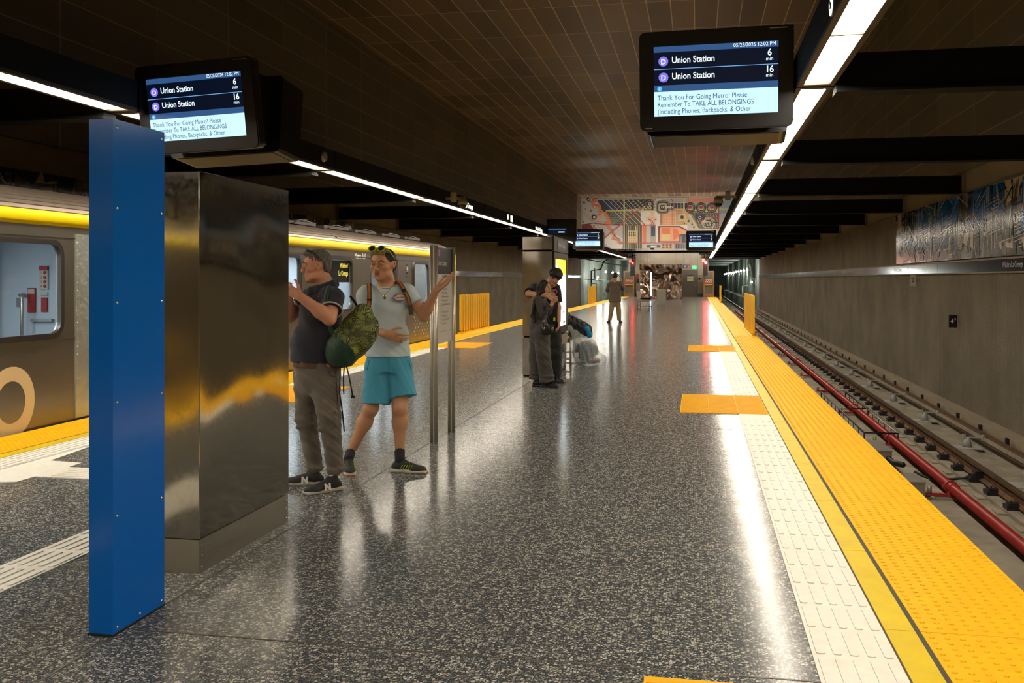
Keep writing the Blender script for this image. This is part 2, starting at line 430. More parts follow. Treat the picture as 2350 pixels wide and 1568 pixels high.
# ---- tunnels beyond the platform end
M_TUN = mat('tunnel_concrete', (0.34, 0.36, 0.31, 1), 0.8, bump=(4, 0.3, 0.02), var=(1.3, 0.3))
M_TUNM = mat('tunnel_liner', (0.33, 0.36, 0.33, 1), 0.38, 0.3, var=(1.2, 0.25))
b = MB()
Y1 = YE+0.4; Y2 = 165
b.box(0.3, 0.9, Y1, Y2, -1.6, 4.4, 0)           # inner wall
b.box(5.1, 5.6, YE, Y1+6, -1.6, 4.4, 0)
b.box(4.75, 5.6, Y1+6, Y2, -1.6, 4.4, 0)
b.box(0.3, 5.6, Y1, Y2, 3.6, 4.4, 0)
for k in range(0, 45):                            # curved liner ribs
    y = Y1+6+k*1.55
    b.cyl((4.78, y, -1.2), (4.78, y, 3.6), 0.30, n=12, mi=1)
b.box(4.0, 4.75, Y1+7, Y2, -1.24, -0.15, 0)      # walkway bench
b.box(0.3, 5.6, Y2, Y2+0.4, -1.6, 4.4, 0)
struct(b.build('wall_right_tunnel', [M_TUN, M_TUNM]))
b = MB()
b.box(-5.9, -5.3, Y1, Y2, -1.6, 4.4, 0)
pts = []
n = 10
for i in range(n):                                # curved outer wall that widens away from the platform
    t = i/(n-1); pts.append((-10.1 + 2.6*t*t, YE + (Y2-YE)*t))
for i in range(n-1):
    (xa, ya), (xb, yb) = pts[i], pts[i+1]
    b.prism([(xa-0.6, ya, -1.6), (xa, ya, -1.6), (xb, yb, -1.6), (xb-0.6, yb, -1.6)], (0, 0, 6.0), 0)
b.box(-11, -5.3, Y1, Y2, 3.9, 4.4, 0); b.box(-11, -5.3, Y2, Y2+0.4, -1.6, 4.4, 0)
struct(b.build('wall_left_tunnel', [M_TUN]))
M_LAMP = emis('tunnel_lamp_glow', (0.95, 1.0, 0.92, 1), 30.0)
def tunnel_lamp(x, y, z, lab, grp, glow=0.0):
    b = MB(); b.sphere((0, 0, 0), 0.085, 10, 6, 0)
    t = empty('tunnel_lamp', (x, y, z), 0, lab, 'lamp', grp)
    b.build('bulb', M_LAMP, t)
    b = MB(); b.cyl((0, 0.0, 0.08), (0, 0, 0.2), 0.05, n=8); b.build('lamp_base', M_GALV, t)
    if glow:
        ld = bpy.data.lights.new('tunnel_lamp_light', 'POINT'); ld.energy = glow; ld.color = (0.93, 1.0, 0.92); ld.shadow_soft_size = 0.12
        lo = bpy.data.objects.new('tunnel_lamp_light', ld); C.objects.link(lo); lo.parent = t; lo.location = (-0.2 if x > 0 else 0.2, 0, 0)
    return t
for k in range(13):
    y = 85.5 + 6.0*k
    tunnel_lamp(4.22, y, 2.3, 'small round lamp on the right tunnel wall, %s from the platform end' % ORD[k], 'lamps along the right tunnel', 75 if k in (0, 1, 2, 4, 7, 10) else 0)
for k, (x_, y_, d_, w_) in enumerate(((1371.6, 637, 88, 'lowest and leftmost'), (1390, 624.5, 93, 'second from the left'), (1406, 626, 97, 'third from the left'), (1419, 627, 104, 'fourth from the left'), (1441.5, 628, 118, 'fifth from the left, behind the gate'), (1451, 628, 132, 'rightmost, behind the gate'))):
    p = px(x_, y_, d_)
    tunnel_lamp(p.x, p.y, p.z, 'small round lamp in left tunnel mouth, %s' % w_, 'lamps in the left tunnel', 110)
p = px(1725, 647.5, 86); tunnel_lamp(p.x, p.y, p.z, 'low lamp beside the right tunnel mouth below the long row', 'lamps along the right tunnel')
# tunnel pipework
M_PIPE = mat('tunnel_conduit', (0.03, 0.035, 0.035, 1), 0.5)
b = MB()
for (pts, r) in ((([(1357,700,86),(1357,622,86),(1378,618,86),(1386,600,86),(1405,590,86)]), 0.07),
                 (([(1340,594,85.5),(1400,606,88),(1452,612,95)]), 0.05), (([(1340,641,86),(1360,642,86),(1400,645,95)]), 0.04),
                 (([(1365,616,86),(1365,640,86)]), 0.05)):
    b.tube([px(*q) for q in pts], r, 6)
tag(b.build('conduit_run', M_PIPE), 'black pipe run climbing the left tunnel wall', 'pipe')
b = MB()
for (pts, r) in ((([(1717,602,86),(1722,612,86),(1725,632,86)]), 0.06), (([(1736,700,85),(1736,632,85)]), 0.05), (([(1725,640,85.5),(1737,636,85.5)]), 0.03), (([(1727,675,85),(1741,676,85)]), 0.03), (([(1704,705,84.5),(1704,656,84.5)]), 0.08), (([(1704,656,84.5),(1733,656,84.5)]), 0.03)):
    b.tube([px(*q) for q in pts], r, 6)
tag(b.build('conduit_run', M_GALV), 'grey pipes and rails at the right tunnel mouth', 'pipe')
b = MB(); p = px(1354, 700, 84.6); 
for dz in (0.55, 1.1): b.tube([(p.x+0.1, p.y, dz-0.0), (p.x+0.6, p.y, dz)], 0.03, 6)
for dx in (0.1, 0.6, ): b.tube([(p.x+dx, p.y, -1.2), (p.x+dx, p.y, 1.1)], 0.03, 6)
b.tube([(p.x+1.1, p.y+1, 0.0), (p.x+1.35, p.y+3, 1.3), (p.x+2.6, p.y+3, 1.3)], 0.03, 6)
tag(b.build('tunnel_railing', M_GALV), 'thin metal railing beside the left tunnel mouth', 'railing')

# ================================================================= TACTILE PAVING
def strip(name, x0, x1, y0, y1, z, m, lab, cat='paving'):
    b = MB(); b.box(min(x0, x1), max(x0, x1), y0, y1, -0.002, z); return tag(b.build(name, m), lab, cat)
for side, f, sn in ((1, lambda x: x, 'right'), (-1, MIR, 'left')):
    # domed edge strip
    b = MB(); x0, x1 = f(0.927), f(EDGE)
    b.box(min(x0, x1), max(x0, x1), YB, YE-1.2, -0.05, 0.006, 0)
    lo = 0.0 if side == 1 else 4.0
    hi = 26.0
    ny = int((hi-lo)/0.0603)
    prof = ((0.0125, 0.0), (0.0105, 0.0035), (0.006, 0.005))
    vs, fs = [], []
    for i in range(10):
        for j in range(ny):
            cx = f(0.927 + 0.03 + 0.0603*i); cy = lo + 0.03 + 0.0603*j
            o_ = len(vs)
            for (r, z) in prof:
                for k in range(6):
                    a = PI/3*k; vs.append((cx+r*math.cos(a), cy+r*math.sin(a), 0.006+z))
            for q in range(2):
                for k in range(6):
                    l = (k+1) % 6; fs.append((o_+q*6+k, o_+q*6+l, o_+q*6+6+l, o_+q*6+6+k))
            fs.append(tuple(o_+12+k for k in range(6)))
    b.add(vs, fs, 0)
    for k in range(0, 68):                        # tile joints
        y = -3.0 + 1.2192*k
        b.box(min(x0, x1), max(x0, x1), y, y+0.004, 0.006, 0.0064, 1)
    tag(b.build('tactile_edge_strip', [M_YEL, mat('yellow_joint', (0.55, 0.27, 0.002, 1), 0.7)]), 'yellow domed warning strip along the %s platform edge' % sn, 'paving')
    b = MB(); x0, x1 = f(0.905), f(0.927); b.box(min(x0, x1), max(x0, x1), YB, YE-1.2, -0.01, 0.003)
    struct(b.build('trim_4' if side == 1 else 'trim_5', M_GAP))
    b = MB(); x0, x1 = f(0.783), f(0.905); b.box(min(x0, x1), max(x0, x1), YB, YE-1.2, -0.01, 0.006)
    for k in range(0, 68): b.box(min(x0, x1), max(x0, x1), -3.0+1.2192*k, -3.0+1.2192*k+0.004, 0.006, 0.0064, 1)
    tag(b.build('flat_edge_strip', [M_YELF, mat('yellow_joint', (0.5, 0.4, 0.01, 1), 0.7)]), 'narrow smooth yellow strip just inside the %s domed edge strip' % sn, 'paving')
    b = MB(); x0, x1 = f(0.774), f(0.783); b.box(min(x0, x1), max(x0, x1), YB, YE-1.2, -0.01, 0.002)
    struct(b.build('trim_6' if side == 1 else 'trim_7', M_GAP))
    # white guiding strips between the yellow pads
    segs = [(-3.0, 1.90, 'before the nearest yellow pads'), (3.66, 10.92, 'nearer the camera'), (12.66, 20.25, 'between the two far yellow pads')]
    if side == -1: segs = segs[1:]
    for (ya, yb, wh) in segs:
        b = MB(); x0, x1 = f(0.449), f(0.774)
        b.box(min(x0, x1), max(x0, x1), ya, yb, -0.01, 0.005)
        n = int((yb-ya)/0.305)
        for j in range(n+1):
            for i in range(5):
                xc = f(0.449+0.033+0.065*i); y0 = ya+0.305*j+0.02+(0.0 if i % 2 else 0.0)
                if y0+0.265 > yb: continue
                b.cbox(xc-0.0165, xc+0.0165, y0, y0+0.265, 0.005, 0.0095, 0.012, 0, 'z')
        tag(b.build('tactile_guide_strip', M_WHITE), 'white barred guiding strip on the %s platform side, %s' % (sn, wh), 'paving')
    for (ya, yb, wh) in ((1.93, 3.64, 'nearest the camera'), (10.93, 12.65, 'second from the camera'), (20.26, 22.1, 'farthest from the camera')):
        b = MB(); x0, x1 = f(-0.197), f(0.774); a_, c_ = min(x0, x1), max(x0, x1)
        b.box(a_, c_, ya, yb, -0.01, 0.005, 0)
        n = int((yb-ya)/0.043)
        for j in range(n): b.box(a_+0.01, c_-0.01, ya+0.012+0.043*j, ya+0.012+0.043*j+0.02, 0.005, 0.009, 0)
        for i in (1, 2): b.box(a_+i*(c_-a_)/3-0.003, a_+i*(c_-a_)/3+0.003, ya, yb, 0.009, 0.0095, 1)
        tag(b.build('tactile_pad', [M_YEL, M_YELF]), 'yellow ribbed boarding pad on the %s side of the platform, %s' % (sn, wh), 'paving')
# L-shaped white guide path and arrow-headed junction left of the blue pylon
b = MB()
poly = [(-9,1109),(40,1107.5),(81,1095.5),(205.5,1100.6),(205.5,1075.6),(158,1074),(188,1064),(115.6,1059),(205.5,1033.5),(205.5,1029)]
P = [pf(*q) for q in poly]; P = [Vector((q.x, q.y, 0)) for q in P]
fx = MIR(0.449)
arm_x = -3.57
P2 = [Vector((fx+0.02, P[0].y-1.6, 0)), P[0], P[1], P[2], Vector((-3.27, P[3].y, 0)), Vector((-3.27, P[4].y, 0)), Vector((P[5].x, P[5].y, 0)), P[6], P[7], Vector((fx+0.02, P[7].y+0.9, 0))]
b.prism([(q.x, q.y, -0.004) for q in P2], (0, 0, 0.0105), 0)
b.box(-3.57, -3.27, -2.0, P[3].y-0.004, -0.004, 0.0055, 0)
for j in range(0, 28):
    for i in range(5):
        xc = -3.57+0.03+0.06*i; y0 = -2.0+0.305*j+0.02
        if y0+0.26 < P[3].y: b.cbox(xc-0.014, xc+0.014, y0, y0+0.26, 0.0055, 0.0105, 0.011, 0, 'z')
for i in range(5):
    yc = P[3].y+0.045+0.066*i
    for j in range(6):
        x0 = P[3].x-0.35+0.305*j
        b.cbox(x0, x0+0.26, yc-0.015, yc+0.015, 0.0065, 0.0115, 0.011, 0, 'z')
tag(b.build('tactile_guide_path', M_WHITE), 'white L-shaped guide path with pointed junction left of the blue pylon', 'paving')
text('etched_words', 'DANGER', frame(pf(1702, 812, 0.007), (0, -1, 0), (1, 0, 0)), M_GAP, 0.13, tag(empty('edge_lettering', pf(1702, 812, 0.007)), 'small dark lettering etched across the right yellow strip', 'lettering'), align='LEFT') if False else None

# ================================================================= LIGHT STRIPS AND BEAMS
STY0 = 9.25-5.6*4
nb = 17
def light_bay(x0, x1, y0, y1, lab, grp):
    """one bay: dark channel, three diffusers, frame"""
    t = empty('strip_light', ((x0+x1)/2, (y0+y1)/2, 3.28), 0, lab, 'light', grp); t['kind'] = 'thing'
    hw = abs(x1-x0)/2; hl = (y1-y0)/2
    b = MB(); b.box(-hw, hw, -hl, hl, 0.035, 0.32); b.build('housing', M_BLACK, t)
    b = MB(); fr = 0.05; e = 0.09; n = 3; seg = (2*hl-2*e)/n
    b.box(-hw, -hw+fr, -hl, hl, 0, 0.034); b.box(hw-fr, hw, -hl, hl, 0, 0.034)
    b.box(-hw+fr, hw-fr, -hl, -hl+e, 0, 0.034); b.box(-hw+fr, hw-fr, hl-e, hl, 0, 0.034)
    for i in range(1, n): b.box(-hw+fr, hw-fr, -hl+e+seg*i-0.014, -hl+e+seg*i+0.014, 0.004, 0.034)
    b.build('frame', M_BRONZE, t)
    for i in range(n):
        b = MB(); b.box(-hw+fr, hw-fr, -hl+e+seg*i+0.014, -hl+e+seg*(i+1)-0.014, 0.018, 0.030); b.build('diffuser', M_DIFF, t)
    return t
for side, f, sn in ((1, lambda x: x, 'right'), (-1, MIR, 'left')):
    proto = None
    for k in range(nb):
        y0 = STY0+5.6*k+0.02; y1 = y0+5.56
        if y1 > YE-0.3: y1 = YE-0.4
        vis = k-3
        lab = ('%s ceiling light bay of the %s-hand strip, counted from the camera' % (ORD[max(k-3, 0)], sn)) if k >= 3 else 'ceiling light bay of the %s-hand strip behind the camera' % sn
        if proto is None or abs((y1-y0)-5.56) > 0.01:
            t = light_bay(f(0.905), f(1.231), y0, y1, lab, 'light bays of the %s ceiling strip' % sn)
            if proto is None: proto = t
        else:
            t = copy_tree(proto); t.location.y = (y0+y1)/2; t['label'] = lab
    # beams from the strip to the wall
    pb = None
    for k in range(nb):
        y = 9.25+5.6*(k-3)
        if y > YE-1: continue
        if side == -1 and False: pass
        vis = k-2
        lab = ('black cross beam on the %s, %s from the camera' % (sn, ORD[max(k-3, 0)])) if k >= 3 else 'black cross beam on the %s behind the camera' % sn
        b = MB(); a, c = f(1.24), f(5.20); x0, x1 = min(a, c), max(a, c)
        if pb is None:
            b.box(x0, x1, -0.10, 0.10, 3.235, 3.56, 0); b.box(x0, x1, -0.13, 0.13, 3.205, 3.235, 0)
            pb = tag(b.build('cross_beam', [M_BLACK], None, (0, y, 0)), lab, 'beam', 'cross beams on the %s' % sn); 
            e_ = f(5.17); b = MB(); b.box(e_-0.03, e_+0.03, -0.18, 0.18, 3.15, 3.60); b.build('end_plate', M_CONCD, pb); pb['kind'] = 'thing'
        else:
            o = copy_tree(pb); o.location.y = y; o['label'] = lab
# ================================================================= FLAT ARTWORK HELPER
class Art:
    def __init__(s, M, step=0.004): s.M = M; s.step = step; s.n = 0; s.b = MB(); s.mats = []; s.idx = {}
    def mi(s, c):
        if c not in s.idx: s.idx[c] = len(s.mats); s.mats.append(c)
        return s.idx[c]
    def poly(s, pts, c, L=0):
        s.n += 1; z = s.step*(L+1)+s.step*0.02*(s.n % 45)
        # ensure counter-clockwise
        a = sum(pts[i][0]*pts[(i+1) % len(pts)][1]-pts[(i+1) % len(pts)][0]*pts[i][1] for i in range(len(pts)))
        if a < 0: pts = pts[::-1]
        s.b.add([s.M @ Vector((p[0], p[1], z)) for p in pts], [tuple(range(len(pts)))], s.mi(c))
    def rect(s, x0, y0, x1, y1, c, L=0): s.poly([(x0,y0),(x1,y0),(x1,y1),(x0,y1)], c, L)
    def line(s, pts, w, c, L=1):
        for i in range(len(pts)-1):
            a = Vector(pts[i]); d = Vector(pts[i+1])-a
            if d.length < 1e-6: continue
            n = Vector((-d.y, d.x)).normalized()*(w/2); e = d.normalized()*(w*0.3)
            q = a-e; r = a+d+e
            s.poly([tuple(q-n), tuple(r-n), tuple(r+n), tuple(q+n)], c, L)
    def disc(s, c0, r, c, L=1, n=20): s.poly([(c0[0]+r*math.cos(2*PI*k/n), c0[1]+r*math.sin(2*PI*k/n)) for k in range(n)], c, L)
    def ring(s, c0, r0, r1, c, L=1, n=20, a0=0, a1=2*PI):
        for k in range(n):
            t = a0+(a1-a0)*k/n; u = a0+(a1-a0)*(k+1)/n
            s.poly([(c0[0]+r*math.cos(q), c0[1]+r*math.sin(q)) for r, q in ((r0,t),(r1,t),(r1,u),(r0,u))], c, L)
    def build(s, name, parent=None): return s.b.build(name, s.mats, parent)

def paint(nm, r, g, b, k=1.0, rough=0.5, metal=0.0):
    c = srgb(r, g, b); return mat('paint_'+nm, (c[0]*k, c[1]*k, c[2]*k, 1), rough, metal)

# ================================================================= BLUE PYLON
def build_pylon():
    X1 = -2.405; X0 = X1-0.112; p = pf(264, 1463); Y0 = p.y; Y1 = pf(373, 1390).y
    t = empty('blue_pylon', ((X0+X1)/2, (Y0+Y1)/2, 0), 0, 'tall glossy blue metal pylon with steel studs standing nearest the camera', 'pylon')
    a, c = X0-(X0+X1)/2, X1-(X0+X1)/2; e, f = Y0-(Y0+Y1)/2, Y1-(Y0+Y1)/2
    b = MB(); b.box(a, c-0.004, e+0.004, f, 0.012, 2.172); b.build('post_body', M_BLUE, t)
    b = MB(); b.box(c-0.004, c, e, f, 0.010, 2.174, 0); b.box(a, c-0.004, e, e+0.0035, 0.010, 2.174, 0)
    b.build('cover_panel', M_BLUE, t)
    b = MB(); b.box(a-0.004, c+0.002, e-0.005, f+0.004, 0, 0.010); b.build('base_gasket', M_RUBBER, t)
    zs = [0.03, 0.50, 0.98, 1.40, 1.80, 2.14]
    for (yy, zz) in [(e+0.03, z) for z in zs]+[(f-0.025, z) for z in zs]+[((e+f)/2, 0.03), ((e+f)/2, 2.17)]:
        b = MB(); b.sphere((c, yy, zz), 0.0075, 10, 6, 0, (0.6, 1, 1)); b.build('stud', M_STUD, t)
build_pylon()

# ================================================================= STAINLESS CABINET
def build_cabinet():
    X1 = -2.485; X0 = -2.96; Y0 = pf(447, 1318).y; Y1 = pf(663, 1197).y
    t = empty('steel_cabinet', ((X0+X1)/2, (Y0+Y1)/2, 0), 0, 'tall polished stainless steel cabinet behind the blue pylon', 'cabinet')
    w, l = (X1-X0)/2, (Y1-Y0)/2
    b = MB(); b.box(-w+0.004, w-0.004, -l+0.004, l-0.004, 0, 0.172); b.build('plinth', M_STEELB, t)
    b = MB(); b.box(-w, w, -l, l, 0.176, 2.05); o = b.build('cabinet_body', M_STEEL, t)
    bv = o.modifiers.new('b', 'BEVEL'); bv.width = 0.004; bv.segments = 2
    b = MB()
    for (yy, zz) in [(-l+0.03, 0.14), (-l+0.03, 0.09), (-l+0.03, 0.03), (l-0.03, 0.14), (l-0.03, 0.09), (l-0.03, 0.03)]:
        b = MB(); b.sphere((w-0.004, yy, zz), 0.005, 8, 5); b.build('screw', M_STUD, t)
build_cabinet()

# ================================================================= LINE MAP SIGN
M_SIGNB = mat('sign_black', (0.008, 0.008, 0.010, 1), 0.35)
M_SIGNW = mat('sign_white', (0.62, 0.58, 0.50, 1), 0.5)
M_INK = mat('sign_ink', (0.02, 0.02, 0.02, 1), 0.6)
M_PURP = mat('line_purple', (0.22, 0.02, 0.24, 1), 0.5)
M_LET = mat('white_lettering', (0.80, 0.78, 0.72, 1), 0.5)
def build_signpost():
    X = -2.37; Ya = pf(994, 1017).y; Yb = pf(1035, 992).y
    t = empty('line_map_sign', (X, (Ya+Yb)/2, 0), 0, 'freestanding line map sign with black header between two steel posts', 'sign')
    h = (Yb-Ya)/2
    for s in (-1, 1):
        b = MB(); y = s*h
        b.cyl((-0.019, y, 0), (-0.019, y, 1.81), 0.0185, n=20); b.cyl((0.019, y, 0), (0.019, y, 1.81), 0.0185, n=20)
        b.box(-0.02, 0.02, y-0.012, y+0.012, 0.0, 1.805); b.build('post', M_POST, t)
    b = MB(); b.box(-0.008, 0.008, -h+0.02, h-0.02, 0.90, 1.79, 0); b.build('map_panel', M_SIGNW, t)
    b = MB(); b.box(-0.011, 0.011, -h+0.02, h-0.02, 1.55, 1.795, 0); hd = b.build('header_panel', M_SIGNB, t)
    R, U = (0, 1, 0), (0, 0, 1); x = 0.0125
    b = MB(); b.cyl((0.0110, -h+0.14, 1.745), (0.0122, -h+0.14, 1.745), 0.05, n=24); b.build('line_bullet', M_PURP, hd)
    text('bullet_letter', 'D', frame((x+0.0005, -h+0.14, 1.72), R, U), M_LET, 0.07, hd, align='CENTER')
    text('sign_lettering', 'Union Station', frame((x, -h+0.085, 1.63), R, U), M_LET, 0.066, hd, xs=0.92)
    mp = MB(); x = 0.0085
    names = ['', 'Wilshire/La Brea', 'Wilshire/Fairfax', 'Wilshire/Western', 'Wilshire/Normandie', 'Wilshire/Vermont', 'Westlake/MacArthur Park', '', '7th St/Metro Center', 'Pershing Square', 'Civic Center/Grand Park', 'Union Station']
    text('map_title', 'Los Angeles', frame((x, -0.06, 1.52), R, U), M_INK, 0.04, t, bold=0.001)
    for i, n_ in enumerate(names):
        z = 1.47-0.036*i
        if n_: text('stop_name', n_, frame((x, -0.06, z), R, U), M_INK, 0.030, t, xs=0.9)
        mp.cyl((0.008, -0.10, z+0.01), (0.0095, -0.10, z+0.01), 0.007, n=8)
    mp.box(0.0081, 0.0088, -0.103, -0.097, 1.08, 1.50); mp.box(0.0081, 0.0086, -h+0.03, h-0.03, 1.008, 1.010); mp.box(0.0081, 0.0086, -h+0.03, h-0.03, 1.255, 1.2565)
    mp.build('map_diagram', M_INK, t)
build_signpost()

# ================================================================= DISPLAYS
SN = emis('screen_navy', (0.045, 0.13, 0.33, 1), 0.55); SK = emis('screen_dark', (0.002, 0.006, 0.02, 1), 0.6)
SW = emis('screen_white', (0.52, 0.80, 1.0, 1), 0.95); ST = emis('screen_text', (0.75, 0.90, 1.0, 1), 1.0)
SP_ = emis('screen_purple', (0.24, 0.18, 0.85, 1), 0.8); SD = emis('screen_divider', (0.2, 0.5, 0.95, 1), 0.8)
SI = emis('screen_ink', (0.02, 0.05, 0.14, 1), 0.6); SIC = emis('screen_info', (0.08, 0.45, 0.95, 1), 0.9)
def display_parts(t, W=1.44, H=0.945, detail=True, dpt=1.06, pitch=8):
    """front at local y=0 facing -y, centre at origin"""
    b = MB(); b.cbox(-W/2, W/2, 0.012, 0.13, -H/2, H/2, 0.06, 0); f1 = b.build('front_case', M_BLACKG, t)
    b = MB(); b.cbox(-W/2+0.012, W/2-0.012, 0.0, 0.012, -H/2+0.012, H/2-0.012, 0.055, 0); f2 = b.build('bezel', M_BLACKG, t)
    w2 = W-0.06
    b = MB(); b.cbox(-w2/2, w2/2, -0.22, 0.22, -H/2+0.02, H/2-0.06, 0.05, 0); r1 = b.build('rear_case', M_BLACKG, t, (0, dpt*0.74, -0.03))
    b = MB(); b.box(-w2/2+0.08, w2/2-0.08, -0.20, 0.20, -H/2+0.014, -H/2+0.020); r2 = b.build('underside_plate', M_BRONZE, t, (0, dpt*0.74, -0.03))
    b = MB(); b.box(-W/2+0.15, W/2-0.15, 0.07, dpt*0.56, -H/2+0.1, H/2-0.1); b.build('mounting_block', M_BLACK, t)
    b = MB(); b.box(W/2-0.22, W/2-0.06, -0.001, 0.001, H/2-0.03, H/2-0.02); b.box(-W/2+0.05, -W/2+0.12, -0.001, 0.001, -H/2+0.022, -H/2+0.032); f3 = b.build('nameplate', M_STUD, t)
    k = 1.16/1245.0
    sc = MB(); X = lambda u: (u-325)*k-0.58; Z = lambda v: 0.335-(v-335)*k
    sc.box(X(325), X(1570), -0.0022, 0.0, Z(1055), Z(335), 0)
    sc.box(X(325), X(1570), -0.0026, -0.0022, Z(400), Z(342), 1)
    sc.box(X(325), X(1570), -0.0026, -0.0022, Z(800), Z(735), 1)
    sc.box(X(325), X(1570), -0.0026, -0.0022, Z(1052), Z(800), 2)
    sc.box(X(325), X(1570), -0.0026, -0.0022, Z(573), Z(567), 3)
    for v in (492, 655): sc.cyl((X(423), -0.0022, Z(v)), (X(423), -0.0028, Z(v)), 50*k, n=24, mi=4, smooth=False)
    sc.cyl((X(382), -0.0026, Z(770)), (X(382), -0.0030, Z(770)), 25*k, n=16, mi=5, smooth=False)
    s = sc.build('screen', [SK, SN, SW, SD, SP_, SIC], t)
    for o_ in (f1, f2, f3, s): o_.rotation_euler.x = math.radians(pitch)
    for o_ in (r1, r2): o_.rotation_euler.x = -math.radians(pitch)
    R, U = (1, 0, 0), (0, 0, 1)
    def T(nm, txt, u, v, size, m, **kw): text(nm, txt, frame((X(u), -0.0034, Z(v)), R, U), m, size*k*1.38, s, **kw)
    T('screen_words', 'Union Station', 508, 512, 66, ST, xs=0.86, bold=0.0012); T('screen_words', 'Union Station', 508, 676, 66, ST, xs=0.86, bold=0.0012)
    T('screen_words', 'D', 423, 520, 52, ST, align='CENTER', bold=0.001); T('screen_words', 'D', 423, 683, 52, ST, align='CENTER', bold=0.001)
    T('screen_words', '6', 1485, 482, 66, ST, align='CENTER', bold=0.002, xs=0.9); T('screen_words', '16', 1485, 648, 66, ST, align='CENTER', bold=0.002, xs=0.9)
    T('screen_words', 'min', 1485, 530, 36, ST, align='CENTER'); T('screen_words', 'min', 1485, 695, 36, ST, align='CENTER')
    T('screen_words', '05/25/2026 12:02 PM', 1548, 384, 40, ST, align='RIGHT', xs=0.88)
    T('screen_words', 'i', 382, 784, 32, ST, align='CENTER')
    if detail:
        T('screen_words', 'Thank You For Going Metro! Please', 358, 886, 52, SI, xs=0.86); T('screen_words', 'Remember To TAKE ALL BELONGINGS', 358, 956, 52, SI, xs=0.80)
        T('screen_words', '(Including Phones, Backpacks, & Other', 358, 1026, 52, SI, xs=0.84)
    else:
        T('screen_words', 'Thank You For Going Metro! Please', 358, 886, 52, SI, xs=0.86); T('screen_words', 'Remember To TAKE ALL BELONGINGS', 358, 956, 52, SI, xs=0.80)
def display(name, c, rot, lab, armx, proto=None):
    if proto is None:
        t = empty(name, c, 0, lab, 'screen', 'arrival screens hanging from the ceiling strips'); t.rotation_euler = rot
        display_parts(t); 
    else:
        t = copy_tree(proto); t.location = c; t.rotation_euler = rot; t['label'] = lab
        for ch in list(children(t)):
            if ch.name.startswith('hanging_arm'): bpy.data.objects.remove(ch)
    b = MB(); s = 1 if armx > 0 else -1
    x0 = s*0.45; b.box(min(x0, armx), max(x0, armx), 0.24, 0.42, 0.16, 0.36); b.box(armx-0.06, armx+0.06, 0.16, 0.50, 0.08, 0.52)
    b.build('hanging_arm', M_BLACK, t); return t
dr = display('arrival_screen', (0.165, 9.35, 3.41), (0, 0, math.radians(-2)), 'large near arrival screen hanging left of the right-hand light strip', 0.67)
dl = display('arrival_screen', (-5.21, 9.31, 3.32), (0, math.radians(-1.2), math.radians(-6)), 'large near arrival screen hanging above and behind the blue pylon', -0.55, dr)
display('arrival_screen', (0.165, 48.2, 3.41), (0, 0, 0), 'small distant arrival screen in front of the right part of the mural', 0.67, dr)
display('arrival_screen', (-5.08, 45.0, 3.39), (0, 0, 0), 'small distant arrival screen at the left edge of the mural', -0.68, dr)
M_OLDB = M_BLACK
t = empty('arrival_screen', (-5.3, 37.5, 3.42), 0, 'dark arrival screen half hidden behind the top of the kiosk', 'screen')
b = MB(); b.cbox(-0.55, 0.62, 0, 0.3, -0.42, 0.45, 0.05); b.build('case', M_BLACKG, t)
b = MB(); b.box(-0.5, 0.25, -0.003, 0, -0.14, 0.08, 0); b.box(-0.5, 0.2, -0.004, -0.003, 0.02, 0.08, 1); b.box(-0.1, 0.15, -0.005, -0.003, -0.08, -0.04, 2); b.build('screen', [SK, SN, ST], t)

# ================================================================= FIXTURES ON THE CHANNELS
M_CREAM = mat('cream_plastic', (0.42, 0.38, 0.30, 1), 0.45)
def alarm(x, y, z, lab):
    s = 1 if x < -2 else -1
    t = empty('alarm_speaker', (x, y, z), 0, lab, 'speaker')
    b = MB(); b.cyl((0, 0, 0), (s*0.05, 0, 0), 0.085, 0.07, n=18); b.build('speaker_dome', M_CREAM, t)
    b = MB()
    for i in range(4): b.box(s*0.05, s*0.056, -0.045, 0.045, -0.05+0.028*i, -0.04+0.028*i) if s > 0 else b.box(-0.056, -0.05, -0.045, 0.045, -0.05+0.028*i, -0.04+0.028*i)
    b.build('grille', M_GREYP, t)
p = pX(741, 360, -5.835); alarm(-5.835, p.y, p.z, 'small cream alarm speaker on the left light channel beside the near screen')
p = pX(1731, 368, 0.905); alarm(0.905, p.y, p.z, 'small cream alarm speaker on the right light channel below the near screen')
def cctv(x, y, z, lab):
    s = 1 if x < -2 else -1
    t = empty('security_camera', (x, y, z), 0, lab, 'camera')
    b = MB(); a, c = sorted((-s*0.02, s*0.48)); b.box(a, c, -0.03, 0.03, 0.0, 0.06)
    a, c = sorted((s*0.14, s*0.26)); b.box(a, c, -0.06, 0.06, -0.05, 0.17); b.build('bracket', M_CREAM, t)
    b = MB(); b.cyl((s*0.42, 0, 0.02), (s*0.42, 0, -0.12), 0.095, 0.12, n=20); b.build('camera_housing', M_CREAM, t)
    b = MB(); b.sphere((s*0.42, 0, -0.12), 0.095, 16, 8); b.build('dome', M_BLACKG, t)
p = pX(1022, 456, -5.835); cctv(-5.835, p.y, p.z-0.03, 'cream dome security camera on the left light channel')
p = pX(1690, 443, 0.905); cctv(0.905, p.y, p.z-0.12, 'cream dome security camera on the right light channel')
M_GLOWL = emis('backlit_lettering', (1.0, 0.95, 0.75, 1), 1.6)
R_, U_ = (0, 1, 0), (0, 0, 1)
def fascia_text(txt, x0p, yp, size, lab, xs):
    p = pX(x0p, yp, -5.833)
    o = text('channel_lettering', txt, frame((-5.832, p.y, p.z), R_, U_), M_GLOWL, size, None, xs=xs, extrude=0.002)
    tag(o, lab, 'sign')
fascia_text('Wilshire/La Cienega', 1052, 471, 0.20, 'glowing station name on the left light channel beside the security camera', 0.95)
